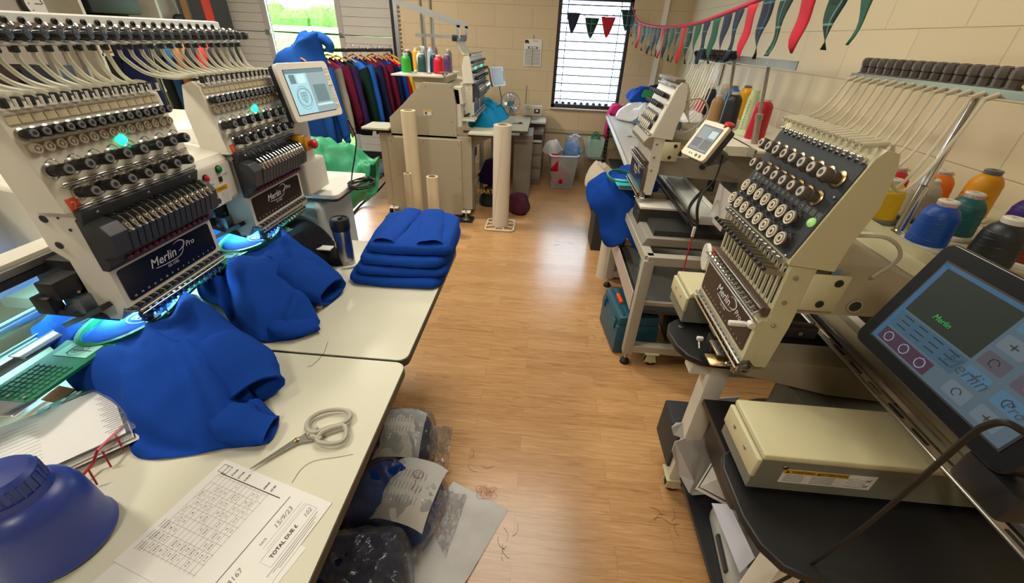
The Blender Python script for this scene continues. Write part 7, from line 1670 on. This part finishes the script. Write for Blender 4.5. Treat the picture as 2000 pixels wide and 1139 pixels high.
loft_obj('bag_body', loft(rg, 36, 4, .012, 12, (), 3.), mat('navy_bag', '#131A2E', .6), cap0=True, cap1=True, parent=r); b = MB(); b.tube([(0, .03, .15), (0, .0, .3), (0, -.06, .45), (-.04, -.1, .6)], .006, 5, mat('strap', '#B8B4AC', .6)); b.build('strap', None, r)
for nm, lb, x, y, w_, c in (('timber_post', 'narrow orange brown timber post in the back left corner', -4.46, 5.72, .05, '#8C6230'), ('dark_panel', 'dark brown panel standing next to the timber post', -4.40, 5.84, .10, '#2A211F'), ('leaning_board', 'bright red upright panel in the back left corner', -4.33, 5.93, .13, '#D9321E'), ('dark_panel', 'charcoal panel standing between the red panel and the garage door', -4.22, 6.02, .14, '#262B2C')):
    b = MB(); b.box((x, y, 1.3), (.04, w_ * 1.3, 2.6), mat(nm + c[1:], c, .5), Matrix.Translation((x, y, 0)) @ Matrix.Rotation(-.8, 4, 'Z') @ Matrix.Translation((-x, -y, 0))); tag(b.build(nm, None, None, smooth=0), lb, 'panel')
# racks and clothes seen through the thread tubes
pile('cushion', 'pink fabric bundle on a chair behind the left machine', 'cloth', -2.86, 2.62, .85, .10, .14, .16, mat('pink_red_cloth', '#C8606A', .9), 30.)
def jeans():
    g = empty('hanging_trousers', (-2.62, 2.78, 0), -.75, 'dark navy trousers hanging behind the thread tubes of the left machine', 'trousers')
    for s_ in (-1, 1):
        rg = [[(s_ * (.08 + .10 * f) + (.11 - .02 * f) * math.cos(a), .07 * math.sin(a), 1.50 - .62 * f) for a in np.linspace(0, 2 * PI, 13)[:-1]] for f in (0, .1, .3, .6, 1.)]
        loft_obj('trouser_leg', loft(rg, 40, 5, .02, 8, (), 3. + s_), NAVYF, cap0=True, cap1=True, parent=g)
    rg = [[(.20 * math.cos(a), .085 * math.sin(a), 1.60 - .16 * f) for a in np.linspace(0, 2 * PI, 13)[:-1]] for f in (0, .3, .7, 1.)]
    loft_obj('waist', loft(rg, 40, 5, .015, 8, (), 9.), NAVYF, cap0=True, cap1=True, parent=g)
jeans()
r = empty('coat_stand', (-2.75, 2.92, 0), 0, 'thin steel stand behind the left machine holding hanging clothes', 'stand'); b = MB(); b.cyl((0, 0, 0), (0, 0, 1.62), .014, m=STEEL); b.lathe([(.2, 0), (.19, .02), (.02, .03)], m=MGREY, n=20); b.build('pole', None, r)
# upright garments/strips in a row: visible between tubes
for k, (c, lb) in enumerate((('#1F2226', 'black'), ('#23527A', 'teal blue'), ('#A06A3C', 'tan brown'), ('#26282C', 'charcoal'), ('#C9302A', 'red'), ('#1A1D22', 'dark grey'))):
    rg = [[(.05 * s * math.cos(a), .16 * s * math.sin(a), z) for a in np.linspace(0, 2 * PI, 11)[:-1]] for s, z in ((.4, 1.50), (1, 1.42), (1, 1.1), (1.05, .8), (1, .6))]
    o = loft_obj('hanging_garment', loft(rg, 40, 4, .018, 9, (), k * 2.), mat('rail_cloth_%d' % k, c, .9), cap0=True, cap1=True); o.location = (-3.32 + k * .095, 3.9, 0)
    tag(o, lb + ' garment in the row hanging behind the left machine tubes', 'garment')
b = MB(); b.cyl((-3.5, 3.9, 1.50), (-2.72, 3.9, 1.50), .012, m=STEEL); b.cyl((-3.5, 3.9, 0), (-3.5, 3.9, 1.50), .012, m=STEEL); b.cyl((-2.72, 3.9, 0), (-2.72, 3.9, 1.50), .012, m=STEEL); tag(b.build('garment_rail', None), 'thin steel rail behind the left machine holding dark garments', 'rail')
r = empty('office_chair', (-3.2, 2.7, 0), .6, 'grey office chair behind the left machine, seen between the thread tubes', 'chair')
b = MB(); b.box((0, 0, .48), (.46, .46, .08), DGREY, ch=.03); b.build('seat', None, r); b = MB(); b.box((0, .24, .95), (.44, .07, .62), mat('chair_grey', '#4A4B50', .8), ch=.03); b.build('backrest', None, r)
b = MB(); b.cyl((0, 0, .06), (0, 0, .44), .03, m=STEEL); b.build('column', None, r)
for k in range(5):
    a = k * 2 * PI / 5; b = MB(); b.tube([(0, 0, .09), (.26 * math.cos(a), .26 * math.sin(a), .06)], .018, 6, BLACKP); b.lathe([(.025, -.02), (.025, .02)], (.26 * math.cos(a), .26 * math.sin(a), .027), (1, 0, 0), 12, RUBBER); b.build('leg', None, r)
r = empty('storage_rack', (-3.9, 3.0, 0), .35, 'cluttered grey rack of boxes far behind the left machine', 'rack'); b = MB()
for z in (.4, .8, 1.15, 1.5): b.box((0, 0, z), (.9, .4, .025), mat('rack_grey', '#8A847A', .6))
for x in (-.44, .44):
    for y in (-.18, .18): b.box((x, y, .8), (.03, .03, 1.6), mat('rack_grey', '#8A847A', .6))
b.build('frame', None, r, smooth=0)
cc_ = ['#8A6B4A', '#3A3436', '#C9BFA8', '#5B4A5E', '#B8B2A6', '#7A6A50', '#4A3A38', '#38404E']
Rk = Matrix.Translation((-3.9, 3.0, 0)) @ Matrix.Rotation(.35, 4, 'Z')
for k in range(8):
    p = Rk @ Vector((-.32 + (k % 4) * .21, -.02, (.82, 1.17)[k // 4] + .0)); b = MB(); b.box((0, 0, .09), (.17, .26, .17), mat('rack_box_%d' % k, cc_[k], .7), ch=.005); o = b.build('storage_box', None, None, loc=p); o.rotation_euler = (0, 0, .35)
    tag(o, ['brown', 'charcoal', 'cream', 'plum', 'light grey', 'olive', 'dark umber', 'slate'][k] + ' storage box on the cluttered rack behind the left machine', 'box', 'boxes on the rack behind the left machine')
